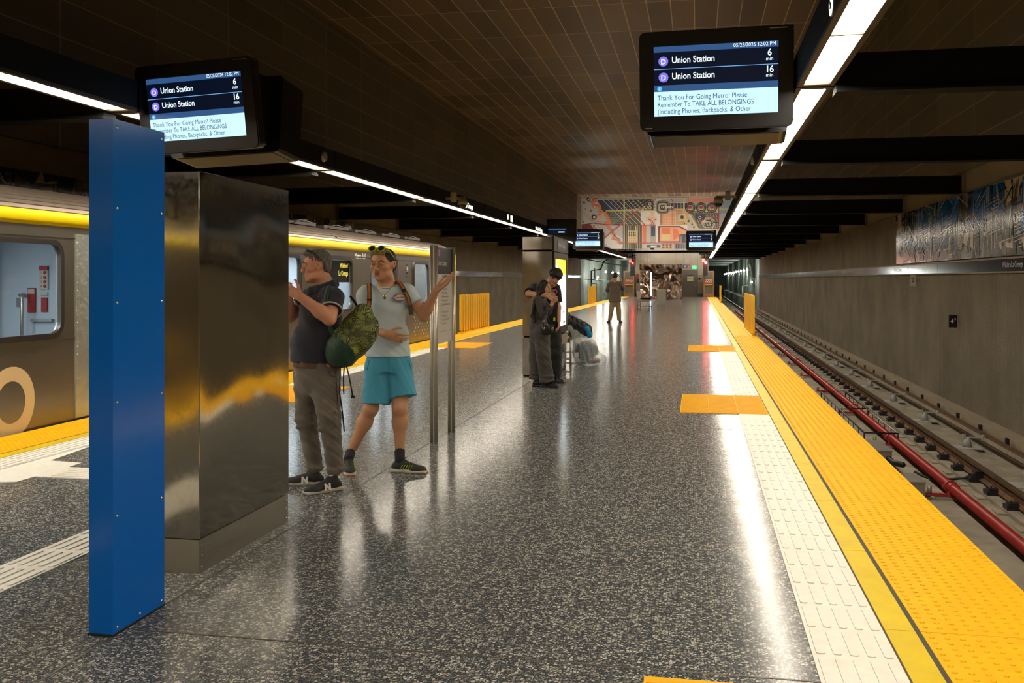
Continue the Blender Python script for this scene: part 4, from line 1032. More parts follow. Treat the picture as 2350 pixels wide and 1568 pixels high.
def build_train():
    X = -6.515; YA, YZ = -6.0, 25.4
    t = empty('metro_train', (X, 10, 0), 0, 'stainless metro train with yellow roof stripe standing at the left platform', 'train')
    O = Vector((0, -10, 0))
    def loc(o): return o
    def bb(name, x0, x1, y0, y1, z0, z1, m, par=t, c=0):
        b = MB(); b.box(x0, x1, y0-10, y1-10, z0, z1); return b.build(name, m, par)
    # (y0, y1, z0, z1, corner)
    wins = [('window', 6.9, 8.90, 0.93, 1.87, 0.13), ('window', 12.9, 15.02, 0.93, 1.87, 0.13), ('window', 15.85, 17.45, 0.93, 1.87, 0.13), ('window', 21.55, 22.75, 0.93, 1.87, 0.13), ('window', 3.2, 5.9, 0.93, 1.87, 0.13)]
    doors = [(10.75, 12.15), (18.55, 20.35)]
    holes = [rrect(a-10, c-10, z0, z1, r) for (_, a, c, z0, z1, r) in wins]
    holes += [rrect(a-10, c-10, 0.02, 1.93, 0.04) for (a, c) in doors]
    M = frame((0, 0, 0), (0, 1, 0), (0, 0, 1))
    me = plate([(YA-10, -0.55), (YZ-10, -0.55), (YZ-10, 2.05), (YA-10, 2.05)], holes, 0.05); me.transform(M)
    me.materials.clear(); me.materials.append(M_TR); me.name = 'body_side'; link('body_side', me, t, (-0.025, 0, 0))
    for (_, a, c, z0, z1, r) in wins:
        me = plate(rrect(a-10.035, c-9.965, z0-0.035, z1+0.035, r+0.03), [rrect(a-9.985, c-10.015, z0+0.015, z1-0.015, r-0.01)], 0.045)
        me.transform(M); me.materials.clear(); me.materials.append(M_TRB); me.name = 'window_surround'; w_ = link('window_surround', me, t, (0.005, 0, 0))
        b = MB(); b.quad((-0.03, a-10, z0), (-0.03, c-10, z0), (-0.03, c-10, z1), (-0.03, a-10, z1)); b.build('pane', M_GLASS, w_)
    for (a, c) in doors:
        mid = (a+c)/2
        for (p, q) in ((a, mid-0.005), (mid+0.005, c)):
            me = plate([(p-10, 0.02), (q-10, 0.02), (q-10, 1.93), (p-10, 1.93)], [rrect(p-9.87, q-10.13, 0.80, 1.70, 0.09)], 0.035)
            me.transform(M); me.materials.clear(); me.materials.append(M_TR); me.name = 'door_leaf'; d_ = link('door_leaf', me, t, (-0.055, 0, 0))
            b = MB(); b.quad((-0.007, p-9.87, 0.8), (-0.007, q-10.13, 0.8), (-0.007, q-10.13, 1.7), (-0.007, p-9.87, 1.7)); b.build('pane', M_GLASS, d_)
            me = plate(rrect(p-9.89, q-10.11, 0.78, 1.72, 0.10), [rrect(p-9.86, q-10.14, 0.81, 1.69, 0.08)], 0.045); me.transform(M); me.materials.clear(); me.materials.append(M_TRB); me.name = 'window_surround'; link('window_surround', me, d_)
    # body lines, riveted light panel
    b = MB()
    for z in (0.88, 1.94): b.box(0.0, 0.008, YA-10, YZ-10, z-0.006, z+0.006)
    b.build('body_rib', M_TR, t)
    b = MB(); b.box(0.0, 0.012, -0.86, 0.35, 0.02, 1.98, 0)
    for k in range(22):
        for yy in (-0.83, -0.42): b.sphere((0.012, yy, 0.10+0.085*k), 0.009, 6, 4, 0, (0.5, 1, 1))
    b.build('riveted_panel', M_TRL, t)
    b = MB(); b.tube([(0.012, -0.60, 0.50), (0.06, -0.60, 0.50), (0.06, -0.60, 0.70), (0.012, -0.60, 0.70)], 0.016, 8); b.build('grab_handle', M_TRB, t)
    # roof stripe and ribs
    prof = [(0.0, 2.05), (0.018, 2.065), (0.028, 2.09), (0.028, 2.14), (0.015, 2.185), (-0.02, 2.20), (-0.04, 2.05)]
    b = MB(); b.prism([(p[0], YA-10, p[1]) for p in prof], (0, YZ-YA, 0), 0, True); b.build('roof_stripe', M_TRY, t)
    b = MB(); pts = [(-0.02, 2.20)]
    n = 8
    for i in range(n):
        s0 = i/n; x = -0.03-0.50*s0**1.1; z = 2.205+0.25*math.sin(s0*PI/2)
        x2 = -0.03-0.50*((i+0.55)/n)**1.1; z2 = 2.205+0.25*math.sin((i+0.55)/n*PI/2)
        pts += [(x+0.010, z+0.004), (x2+0.008, z2+0.014), (x2-0.002, z2-0.024), (x2-0.018, z2-0.016)]
    pts += [(-1.3, 2.52), (-2.9, 2.48), (-2.95, 2.05), (-0.04, 2.05)]
    b.prism([(p[0], YA-10, p[1]) for p in pts], (0, YZ-YA-0.15, 0), 0, False); b.build('roof', M_TRR, t)
    b = MB(); b.box(-0.06, 0.03, 15.30, 15.40, -0.3, 2.05); b.prism([(-0.06, 15.30, 2.05), (0.03, 15.30, 2.05), (0.03, 15.40, 2.05), (-0.06, 15.40, 2.05)], (0, 0, 0.12)); b.build('end_trim', M_TRY, t)
    bb('body_end', -2.9, -0.05, 25.3, 25.4, -0.5, 2.2, M_TR)
    # roof gear
    b = MB()
    R = random.Random(3)
    for k in range(5):
        y = 5.5+k*1.7; b.box(-0.75, -0.45, y, y+1.3, 2.48, 2.53); b.tube([(-0.40, y-0.2, 2.44), (-0.45, y+0.6, 2.56), (-0.5, y+1.4, 2.54)], 0.012, 5)
    b.box(-0.9, -0.7, 6.8, 7.0, 2.5, 2.62); b.sphere((-0.8, 9.3, 2.55), 0.12, 10, 6); b.tube([(-0.45, 6.2, 2.47), (-0.08, 6.9, 2.28)], 0.012, 5)
    b.build('roof_equipment', mat('roof_gear', (0.05, 0.04, 0.035, 1), 0.6), t)
    # skirt shadow gap and underframe
    bb('underframe', -2.9, -0.06, YA, YZ, -1.1, -0.56, M_TRB)
    # interior shell
    bb('cabin_floor', -2.86, -0.08, YA, YZ-0.1, -0.06, 0.0, M_TRF)
    bb('cabin_wall', -2.90, -2.84, YA, YZ-0.1, 0.0, 2.1, M_TRI)
    bb('cabin_ceiling', -2.86, -0.08, YA, YZ-0.1, 2.02, 2.05, M_TRI)
    for (a, c) in ((3, 8.8), (12.6, 17.6), (18.3, 24.8)):
        bb('cabin_lamp', -1.0, -0.8, a, c, 1.995, 2.015, M_LITE); bb('cabin_lamp', -2.1, -1.9, a, c, 1.995, 2.015, M_LITE)
    # partition with notices, grab rail
    p_ = bb('partition', -2.84, -0.10, 10.45, 10.50, 0.0, 2.02, M_TRI)
    def part_pt(px_, py_): q = pY(px_, py_, 10.44); return (q.x-X, q.z)
    def notice(nm, x0, y0, x1, y1, m, dy=0.0):
        a = part_pt(x0, y1); c = part_pt(x1, y0); b = MB(); b.box(a[0], c[0], 0.425-dy, 0.449, a[1], c[1]); return b.build(nm, m, p_)
    M_NR = mat('notice_red', (0.45, 0.02, 0.02, 1), 0.5); M_NC = mat('notice_cream', (0.62, 0.60, 0.45, 1), 0.5)
    n1 = notice('emergency_notice', 92, 610, 111, 665, M_NC)
    notice('notice_header', 92, 610, 111, 621, M_NR, 0.002); notice('red_hatch', 96, 683, 109, 716, M_NR); notice('call_panel', 65, 661, 82, 717, M_NR); notice('call_panel_plate', 66, 664, 81, 674, M_NC, 0.003); notice('switch_plate', 39, 684, 50, 704, M_GALV)
    notice('lower_ledge', 75, 732, 123, 738, M_GALV, 0.03)
    notice('notice_small', 93, 671, 110, 678, M_NC)
    Rr, Uu = (1, 0, 0), (0, 0, 1)
    for i, yy in enumerate((629, 640, 650, 660)):
        q = part_pt(95, yy); text('notice_numeral', str(i+1), frame((q[0], 0.422, q[1]), Rr, Uu), M_NR, 0.045, p_)
        q = part_pt(105, yy-3); b = MB(); b.cyl((q[0], 0.424, q[1]), (q[0], 0.421, q[1]), 0.022, n=12); b.build('notice_pictogram', M_NR, p_)
    q0 = part_pt(54, 677); q1 = part_pt(68, 677); q2 = part_pt(71, 790)
    b = MB(); b.tube([(q0[0], 0.44, q0[1]), (q1[0]-0.02, 0.30, q1[1]), (q1[0]+0.02, 0.28, q1[1]-0.03), (q2[0], 0.28, q2[1])], 0.022, 10); b.build('grab_rail', M_POST, p_)
    bb('inner_door', -2.84, -1.95, 9.9, 9.94, 0, 1.9, M_GALV)
    # seats and a blue poster behind the far windows
    for (a, c) in ((4, 8.4), (13, 17), (21, 24.4)):
        bb('seat_row', -0.75, -0.30, a, c, 0.30, 0.42, mat('seat_vinyl', (0.05, 0.10, 0.22, 1), 0.6)); bb('seat_back', -0.30, -0.22, a, c, 0.42, 0.90, mat('seat_vinyl', (0.05, 0.10, 0.22, 1), 0.6))
    bb('poster', -0.62, -0.60, 22.0, 22.9, 1.05, 1.72, M_BLUEP)
    # hanging straps behind glass
    for (yy) in (13.6, 14.2, 14.8, 16.3, 17.0):
        b = MB(); y = yy-10
        b.tube([(-0.45, y, 2.0), (-0.45, y, 1.72), (-0.45, y-0.05, 1.60), (-0.45, y, 1.50), (-0.45, y+0.05, 1.60), (-0.45, y, 1.72)], 0.011, 6); b.build('hanging_strap', M_TRF, t)
    # destination sign inside the window
    b = MB(); b.box(-0.055, -0.035, 5.95, 7.42, 1.44, 1.85); s_ = b.build('destination_sign', M_SIGNB, t)
    text('led_text', 'Wilshire/', frame((-0.033, 7.36, 1.71), (0, 1, 0), (0, 0, 1)), M_LED, 0.13, s_, align='RIGHT', xs=0.85)
    text('led_text', 'La Cienega', frame((-0.033, 7.36, 1.57), (0, 1, 0), (0, 0, 1)), M_LED, 0.13, s_, align='RIGHT', xs=0.85)
    # lettering on the outside
    F = lambda y, z: frame((0.002, y-10, z), (0, 1, 0), (0, 0, 1))
    text('train_lettering', 'METRO', F(8.52, 0.0), M_TRO, 0.90, t, align='RIGHT', xs=0.92, bold=0.03, res=14)
    text('train_lettering', 'Metro Rail', F(17.62, 1.905), M_LET, 0.155, t, xs=0.95, bold=0.003)
    b = MB(); b.cyl((0.0, 11.05, 1.73), (0.004, 11.05, 1.73), 0.115, n=28); lg = b.build('round_logo', M_SIGNB, t)
    text('logo_letter', 'M', frame((0.006, 11.05, 1.67), (0, 1, 0), (0, 0, 1)), M_LET, 0.17, lg, align='CENTER', bold=0.006)
    text('logo_caption', 'Metro', F(21.05, 1.53), M_SIGNB, 0.11, t, align='CENTER')
    # golden dot pattern low on the side near the far end
    b = MB(); 
    for i in range(7):
        for j in range(9):
            y = 11.6+i*0.22+(j % 2)*0.11; z = 0.10+j*0.085; r = 0.012+0.018*((j+i*3) % 4)/3
            b.cyl((0.0, y, z), (0.003, y, z), r, n=8)
    b.build('gold_dots', mat('gold_decal', (0.85, 0.55, 0.05, 1), 0.4), t)
    b = MB(); b.tube([(0.01, 11.0, 0.80), (0.04, 11.0, 0.80), (0.04, 11.12, 0.80), (0.01, 11.12, 0.80)], 0.012, 6); b.build('small_handle', M_GALV, t)
build_train()

# ================================================================= KIOSK WITH LIT POSTER
def build_kiosk():
    X0, X1 = -2.65, -2.19; Y0 = 14.55; Y1 = 16.15
    cx, cy = (X0+X1)/2, (Y0+Y1)/2; w, l = (X1-X0)/2, (Y1-Y0)/2
    t = empty('information_kiosk', (cx, cy, 0), 0, 'tall stainless kiosk with lit yellow and white poster behind the hugging couple', 'kiosk')
    b = MB(); b.box(-w, w, -l, l, 0.02, 0.60); b.build('lower_body', M_STEELK, t)
    b = MB(); b.box(-w+0.015, w-0.015, -l+0.015, l-0.015, 0.60, 0.63); b.box(-w+0.015, w-0.015, -l+0.015, l-0.015, 1.925, 1.955); b.box(-w+0.01, w-0.01, -l+0.01, l-0.01, 0, 0.02); b.build('shadow_gap', M_BLACK, t)
    b = MB(); b.box(-w, w, -l, l, 0.63, 1.925); b.build('upper_body', M_STEELK, t)
    b = MB(); b.box(-w, w, -l, l, 1.955, 2.15); b.build('header', M_STEELK, t)
    b = MB(); b.box(-0.12, -0.03, -l-0.003, -l, 0.22, 0.42); b.build('access_flap', M_STEELK, t)
    b = MB(); b.box(w, w+0.03, -l+0.02, l+0.04, 1.93, 2.16); h = b.build('side_header', M_BRONZE, t)
    b = MB(); b.box(w+0.03, w+0.034, -l+0.35, l-0.25, 1.96, 2.12); b.build('name_panel', M_SIGNB, h)
    text('kiosk_lettering', 'Wilshire/La Cienega', frame((w+0.036, -l+0.42, 2.01), (0, 1, 0), (0, 0, 1)), M_LET, 0.10, h, xs=0.95)
    me = plate([(-l+0.04, 0.63), (l-0.02, 0.63), (l-0.02, 1.92), (-l+0.04, 1.92)], [[(-l+0.16, 0.74), (l-0.14, 0.74), (l-0.14, 1.82), (-l+0.16, 1.82)]], 0.03)
    me.transform(frame((0, 0, 0), (0, 1, 0), (0, 0, 1))); me.materials.clear(); me.materials.append(M_BRONZE); me.name = 'poster_frame'; link('poster_frame', me, t, (w+0.015, 0, 0))
    b = MB(); b.box(w, w+0.008, -l+0.16, l-0.14, 0.74, 1.58, 0); b.box(w, w+0.008, -l+0.16, l-0.14, 1.58, 1.82, 1)
    b.box(w+0.008, w+0.010, l-0.5, l-0.3, 0.95, 0.965, 2); b.box(w+0.008, w+0.010, l-0.9, l-0.7, 1.12, 1.13, 2); b.box(w+0.008, w+0.010, l-0.45, l-0.2, 0.78, 0.80, 2)
    b.cyl((w+0.008, -l+0.40, 1.66), (w+0.010, -l+0.40, 1.66), 0.10, n=18, mi=0)
    b.build('lit_poster', [emis('poster_white', (0.86, 0.97, 1.0, 1), 2.6), emis('poster_yellow', (1.0, 0.66, 0.02, 1), 1.3), M_INK], t)
    b = MB(); b.box(w, w+0.02, -l+0.05, l, 0.44, 0.58); b.build('sloped_shelf', M_STEELB, t)
build_kiosk()
def bench(x0, x1, y0, y1, lab, back=True):
    t = empty('steel_bench', ((x0+x1)/2, (y0+y1)/2, 0), 0, lab, 'bench'); w, l = (x1-x0)/2, (y1-y0)/2
    b = MB()
    for i in range(5):
        xa = -w+2*w*i/5; b.box(xa+0.01, xa+2*w/5-0.01, -l, l, 0.43, 0.45)
    b.box(-w, w, -l, -l+0.03, 0.40, 0.45); b.box(-w, w, l-0.03, l, 0.40, 0.45); b.build('seat', M_STEELB, t)
    for s in (-1, 1):
        b = MB(); b.tube([(-w, s*(l-0.05), 0), (-w, s*(l-0.05), 0.42), (w, s*(l-0.05), 0.42), (w, s*(l-0.05), 0)], 0.022, 8); b.tube([(-w, s*(l-0.05), 0.12), (w, s*(l-0.05), 0.12)], 0.018, 8); b.build('leg_frame', M_POST, t)
    if back:
        b = MB(); b.box(-w-0.03, -w, -l, l, 0.50, 0.92); b.tube([(-w-0.015, -l, 0.42), (-w-0.015, -l, 0.95)], 0.02, 8); b.build('backrest', M_POST, t)
    return t
bench(-2.62, -2.16, 16.45, 18.1, 'steel bench behind the kiosk holding the black backpack', False)
bench(-2.86, -2.30, 46.7, 49.3, 'distant steel bench in front of the mirrored elevator')

# ================================================================= FAR END
def rY(x0, y0, x1, y1, Y): a = pY(x0, y1, Y); c = pY(x1, y0, Y); return a.x, c.x, a.z, c.z
# mirrored elevator
Yv = 72.3; x0, x1, z0, z1 = rY(1469, 607, 1565, 687, Yv)
t = empty('mirrored_elevator', ((x0+x1)/2, Yv+1.2, 0), 0, 'crinkled mirror steel elevator box with red reflections at the far end', 'elevator')
w = (x1-x0)/2; xd = pY(1492.5, 650, Yv).x-(x0+x1)/2
b = MB(); b.box(xd+0.02, w, -1.2, 1.2, 0, z1-0.42); b.build('elevator_body', M_CHROME, t)
b = MB(); b.box(-w, xd, -1.05, 1.2, 0.12, z1-0.50); b.build('elevator_door', M_CHROME, t)
b = MB(); b.box(-w-0.03, w, -1.25, 1.2, z1-0.40, z1); b.build('canopy', M_CHROME, t)
b = MB(); b.box(-w+0.02, w-0.02, -1.15, 1.15, z1-0.44, z1-0.40); b.box(-w, xd, -1.0, 1.15, 0, 0.10); b.build('shadow_gap', M_BLACK, t)
b = MB(); b.box(xd+0.0, xd+0.11, -1.24, -1.19, 0.28, 2.0); b.build('lit_panel', emis('cool_panel', (0.55, 0.78, 1.0, 1), 3.0), t)
x0, x1, z0, z1 = rY(1507, 664.5, 1528, 690, 67.6)
t = empty('litter_bin', ((x0+x1)/2, 67.9, 0), 0, 'square steel litter bin in front of the mirrored elevator', 'bin'); w = (x1-x0)/2
b = MB(); b.cbox(-w, w, -0.3, 0.3, 0.0, 0.70, 0.04, 0, 'z'); b.build('bin_body', mat('bin_steel', (0.42, 0.40, 0.33, 1), 0.4, 0.7), t)
b = MB(); b.cbox(-w-0.01, w+0.01, -0.31, 0.31, 0.70, 0.80, 0.05, 0, 'z'); b.build('bin_lid', M_STEELB, t)
b = MB(); b.cyl((0, -0.301, 0.42), (0, -0.306, 0.42), 0.20, n=20); b.build('bin_disc', mat('bin_steel', (0.42, 0.40, 0.33, 1), 0.4, 0.7), t)
# service door in the end wall
Yd = YE-0.02
x0, x1, z0, z1 = rY(1568, 621, 1600, 680.5, Yd)
t = empty('door_1', ((x0+x1)/2, YE, 0)); t['kind'] = 'structure'; w = (x1-x0)/2
b = MB(); b.box(-w, w, -0.03, 0.0, 0.0, z1); b.build('door_leaf', mat('door_taupe', (0.13, 0.11, 0.08, 1), 0.45), t)
b = MB(); b.box(-w-0.07, -w, -0.05, 0, 0, z1+0.07); b.box(w, w+0.05, -0.05, 0, 0, z1+0.07); b.box(-w, w, -0.05, 0, z1, z1+0.07); b.build('door_frame', mat('door_taupe', (0.13, 0.11, 0.08, 1), 0.45), t)
b = MB(); b.cyl((w-0.12, -0.09, 0.98), (w-0.12, -0.03, 0.98), 0.04, n=10); b.build('door_handle', M_STUD, t)
def sign(nm, x0, y0, x1, y1, cols, lab, Y=YE-0.021, mats=None):
    """flat sign made of stacked horizontal bands (fraction, material)"""
    a, c, z0, z1 = rY(x0, y0, x1, y1, Y); t = empty(nm, ((a+c)/2, Y, (z0+z1)/2), 0, lab, 'sign')
    w, h = (c-a)/2, (z1-z0)/2; zz = h
    for i, (fr, m, pn) in enumerate(cols):
        b = MB(); b.box(-w, w, 0, 0.02, zz-2*h*fr, zz); b.build(pn, m, t); zz -= 2*h*fr
    return t, w, h
M_SBL = mat('sign_blue', (0.01, 0.05, 0.20, 1), 0.4); M_SRD = mat('sign_red', (0.40, 0.015, 0.015, 1), 0.4); M_SYL = mat('sign_yellow_green', (0.45, 0.45, 0.02, 1), 0.5)
sign('door_notice', 1577, 631, 1591, 645, [(0.28, M_SBL, 'blue_band'), (0.10, M_SIGNW, 'white_band'), (0.40, M_SYL, 'yellow_band'), (0.22, M_SIGNW, 'footer_band')], 'blue and yellow notice on the grey service door', YE-0.052)
t, w, h = sign('overhead_sign', 1565, 607.5, 1583.5, 615.5, [(1.0, M_SBL, 'blue_panel')], 'blue and red sign above the service door')
b = MB(); b.box(w*0.25, w, -0.01, 0.0, -h, h); b.build('red_panel', M_SRD, t)
b = MB(); b.cyl((-w*0.2, -0.012, 0), (-w*0.2, 0, 0), h*0.6, n=16); b.prism([(w*0.45, -0.02, -h*0.55), (w*0.85, -0.02, -h*0.55), (w*0.65, -0.02, h*0.6)], (0, 0.008, 0)); b.build('sign_pictogram', M_GREYP, t)
t, w, h = sign('exit_sign', 1589, 610, 1598, 617, [(1.0, emis('exit_green', (0.05, 1.0, 0.25, 1), 2.4), 'lit_face')], 'small glowing green exit sign above the service door')
text('exit_lettering', 'EXIT', frame((0, -0.003, -h*0.45), (1, 0, 0), (0, 0, 1)), M_INK, h*1.2, t, align='CENTER', xs=0.8)
sign('red_notice', 1460.5, 629, 1466, 640, [(1.0, M_SRD, 'notice_face')], 'narrow red notice on the left strip of the tiled wall')
sign('phone_panel', 1461, 640, 1466, 649, [(1.0, M_SIGNB, 'panel_face')], 'small black phone panel below the red notice')
sign('key_panel', 1602.5, 637, 1607.5, 642.5, [(1.0, M_SIGNB, 'panel_face')], 'small black panel beside the service door on the tiled wall')
for i, (xa, xb) in enumerate(((1481, 1489.5), (1575, 1584))):
    a, c, z0, z1 = rY(xa, 594, xb, 602, YE-0.02); t = empty('wall_hatch', ((a+c)/2, YE-0.02, (z0+z1)/2), 0, 'pale outlined square hatch high on the tiled wall, %s one' % ('left' if i == 0 else 'right'), 'hatch')
    me = plate([((a-c)/2, (z0-z1)/2), ((c-a)/2, (z0-z1)/2), ((c-a)/2, (z1-z0)/2), ((a-c)/2, (z1-z0)/2)], [[((a-c)/2+.04, (z0-z1)/2+.04), ((c-a)/2-.04, (z0-z1)/2+.04), ((c-a)/2-.04, (z1-z0)/2-.04), ((a-c)/2+.04, (z1-z0)/2-.04)]], 0.02)
    me.transform(frame((0, 0, 0), (1, 0, 0), (0, 0, 1))); me.materials.clear(); me.materials.append(M_CREAM); me.name = 'hatch_frame'; link('hatch_frame', me, t)
# platform end gates
M_COP = mat('bronze_gate_steel', (0.32, 0.19, 0.11, 1), 0.3, 0.8); M_ORG = mat('orange_bar', (0.85, 0.28, 0.01, 1), 0.4)
def stripes():
    m, nt, b = nodes('red_white_chevrons'); N = nt.nodes.new; L = nt.links.new
    tc = N('ShaderNodeTexCoord'); mp = N('ShaderNodeMapping'); mp.inputs['Rotation'].default_value = (0, math.radians(35), 0); L(tc.outputs['Object'], mp.inputs[0])
    wv = N('ShaderNodeTexWave'); wv.bands_direction = 'X'; wv.inputs['Scale'].default_value = 2.6; L(mp.outputs[0], wv.inputs[0])
    r = N('ShaderNodeValToRGB'); r.color_ramp.interpolation = 'CONSTANT'; r.color_ramp.elements[0].color = (0.5, 0.02, 0.015, 1); r.color_ramp.elements[1].color = (0.6, 0.57, 0.5, 1); r.color_ramp.elements[1].position = 0.62
    L(wv.outputs['Fac'], r.inputs[0]); L(r.outputs[0], b.inputs['Base Color']); return m
M_CHEV = stripes()
for (xa, xb, sn, Yg) in ((1431, 1456, 'left', 83.0), (1614, 1639, 'right', 82.4)):
    a, c, z0, z1 = rY(xa, 622, xb, 681, Yg); w = (c-a)/2; h = z1
    t = empty('platform_end_gate', ((a+c)/2, Yg, 0), 0, 'glazed bronze steel gate with red chevrons closing the %s platform end' % sn, 'gate')
    b = MB()
    b.box(-w, -w+0.13, -0.05, 0.05, 0, h); b.box(w-0.13, w, -0.05, 0.05, 0, h); b.box(-w+0.13, w-0.13, -0.05, 0.05, h-0.12, h); b.box(-w+0.13, w-0.13, -0.05, 0.05, 0, 0.28); b.box(-w+0.13, w-0.13, -0.05, 0.05, 0.98, 1.10)
    b.build('gate_frame', M_COP, t)
    b = MB(); b.box(-w+0.13, w-0.13, -0.01, 0.0, 0.28, 0.98); b.box(-w+0.13, w-0.13, -0.01, 0.0, 1.1, h-0.12); b.build('gate_glass', mat('frosted_glass', (0.16, 0.15, 0.12, 1), 0.2, 0.2), t)
    b = MB(); b.box(-w+0.16, w-0.16, -0.03, -0.012, 1.22, 1.50); b.build('chevron_panel', M_CHEV, t)
    b = MB(); b.box(-w+0.14, w-0.14, -0.12, -0.05, 0.98, 1.10); b.build('push_bar', M_ORG, t)
# signals
M_REDL = emis('signal_red', (1.0, 0.02, 0.03, 1), 60.0)
for (xx, yy, d, sn, on) in ((1619.5, 603, 79, 'right', 1), (1452, 604, 79, 'left', 0.25)):
    p = px(xx, yy, d)
    t = empty('track_signal', p, 0, 'black track signal glowing red at the %s platform end' % sn, 'signal')
    b = MB(); b.cbox(-0.20, 0.16, 0.02, 0.25, -1.05, 0.30, 0.04); b.box(-0.05, 0.03, 0.05, 0.15, 0.3, 0.80); b.box(-0.05, 0.03, 0.05, YE-p.y-0.002, 0.72, 0.80); b.build('signal_case', M_BLACKG, t)
    b = MB(); b.sphere((0, 0, 0), 0.10 if on == 1 else 0.04, 12, 8); b.build('signal_lens', M_REDL, t)
    b = MB(); b.box(-0.30, -0.08, -0.05, 0.10, 0.04, 0.34); b.build('signal_camera', M_CREAM, t)
    ld = bpy.data.lights.new('signal_glow', 'POINT'); ld.energy = 60*on; ld.color = (1, 0.03, 0.04); ld.shadow_soft_size = 0.12
    lo = bpy.data.objects.new('signal_glow', ld); C.objects.link(lo); lo.parent = t; lo.location = (0, -0.18, 0)
# dark gear hanging beside the tiled wall top
for (x0_, x1_, sn) in ((1341, 1456, 'left'), (1604, 1626, 'right')):
    a, c, z0, z1 = rY(x0_, 577, x1_, 584, 81.4)
    b = MB(); b.box(a, c, 81.4, 81.8, z0, z1)
    for k in range(4): xx = a+(c-a)*(0.55+0.12*k) if sn == 'left' else a+(c-a)*(0.1+0.22*k); b.tube([(xx, 81.6, z1), (xx+0.1, 82.2, z1+0.2), (xx, YE-0.06, 4.02)], 0.03, 5)
    tag(b.build('hanging_duct', M_BLACK), 'black hanging duct below the mural on the %s' % sn, 'duct')
# added floodlights, not seen in the hall, brightening end mural and tiled wall
for i, (x, y) in enumerate(((-7.2, 78.2), (-3.6, 78.2), (-0.2, 78.2), (2.6, 78.2))):
    t = empty('added_mural_flood', (x, y, 3.95), 0, 'small black floodlight added to brighten the end mural, %s from the left' % ORD[i], 'light', 'added floodlights before the end mural')
    b = MB(); b.box(-0.14, 0.14, -0.08, 0.08, -0.06, 0.06); b.build('lamp_case', M_BLACKG, t)
    b = MB(); b.tube([(0, 0, 0), (0, -0.1, -0.1), (0.0 , -0.1, -0.16)], 0.02, 6); b.build('lamp_arm', M_BLACKG, t)
    ld = bpy.data.lights.new('added_mural_flood_beam', 'SPOT'); ld.energy = 520; ld.color = (1.0, 0.9, 0.76); ld.spot_size = math.radians(110); ld.spot_blend = 0.7; ld.shadow_soft_size = 0.15
    lo = bpy.data.objects.new('added_mural_flood_beam', ld); C.objects.link(lo); lo.parent = t; lo.location = (0, 0.15, 0.05)
    lo.rotation_euler = (math.radians(112), 0, 0)
b = MB(); b.box(-9.9, 5.0, 78.0, 78.2, 3.62, 3.80); tag(b.build('gantry_beam', M_BLACK), 'black cross gantry carrying the added mural floodlights', 'beam')
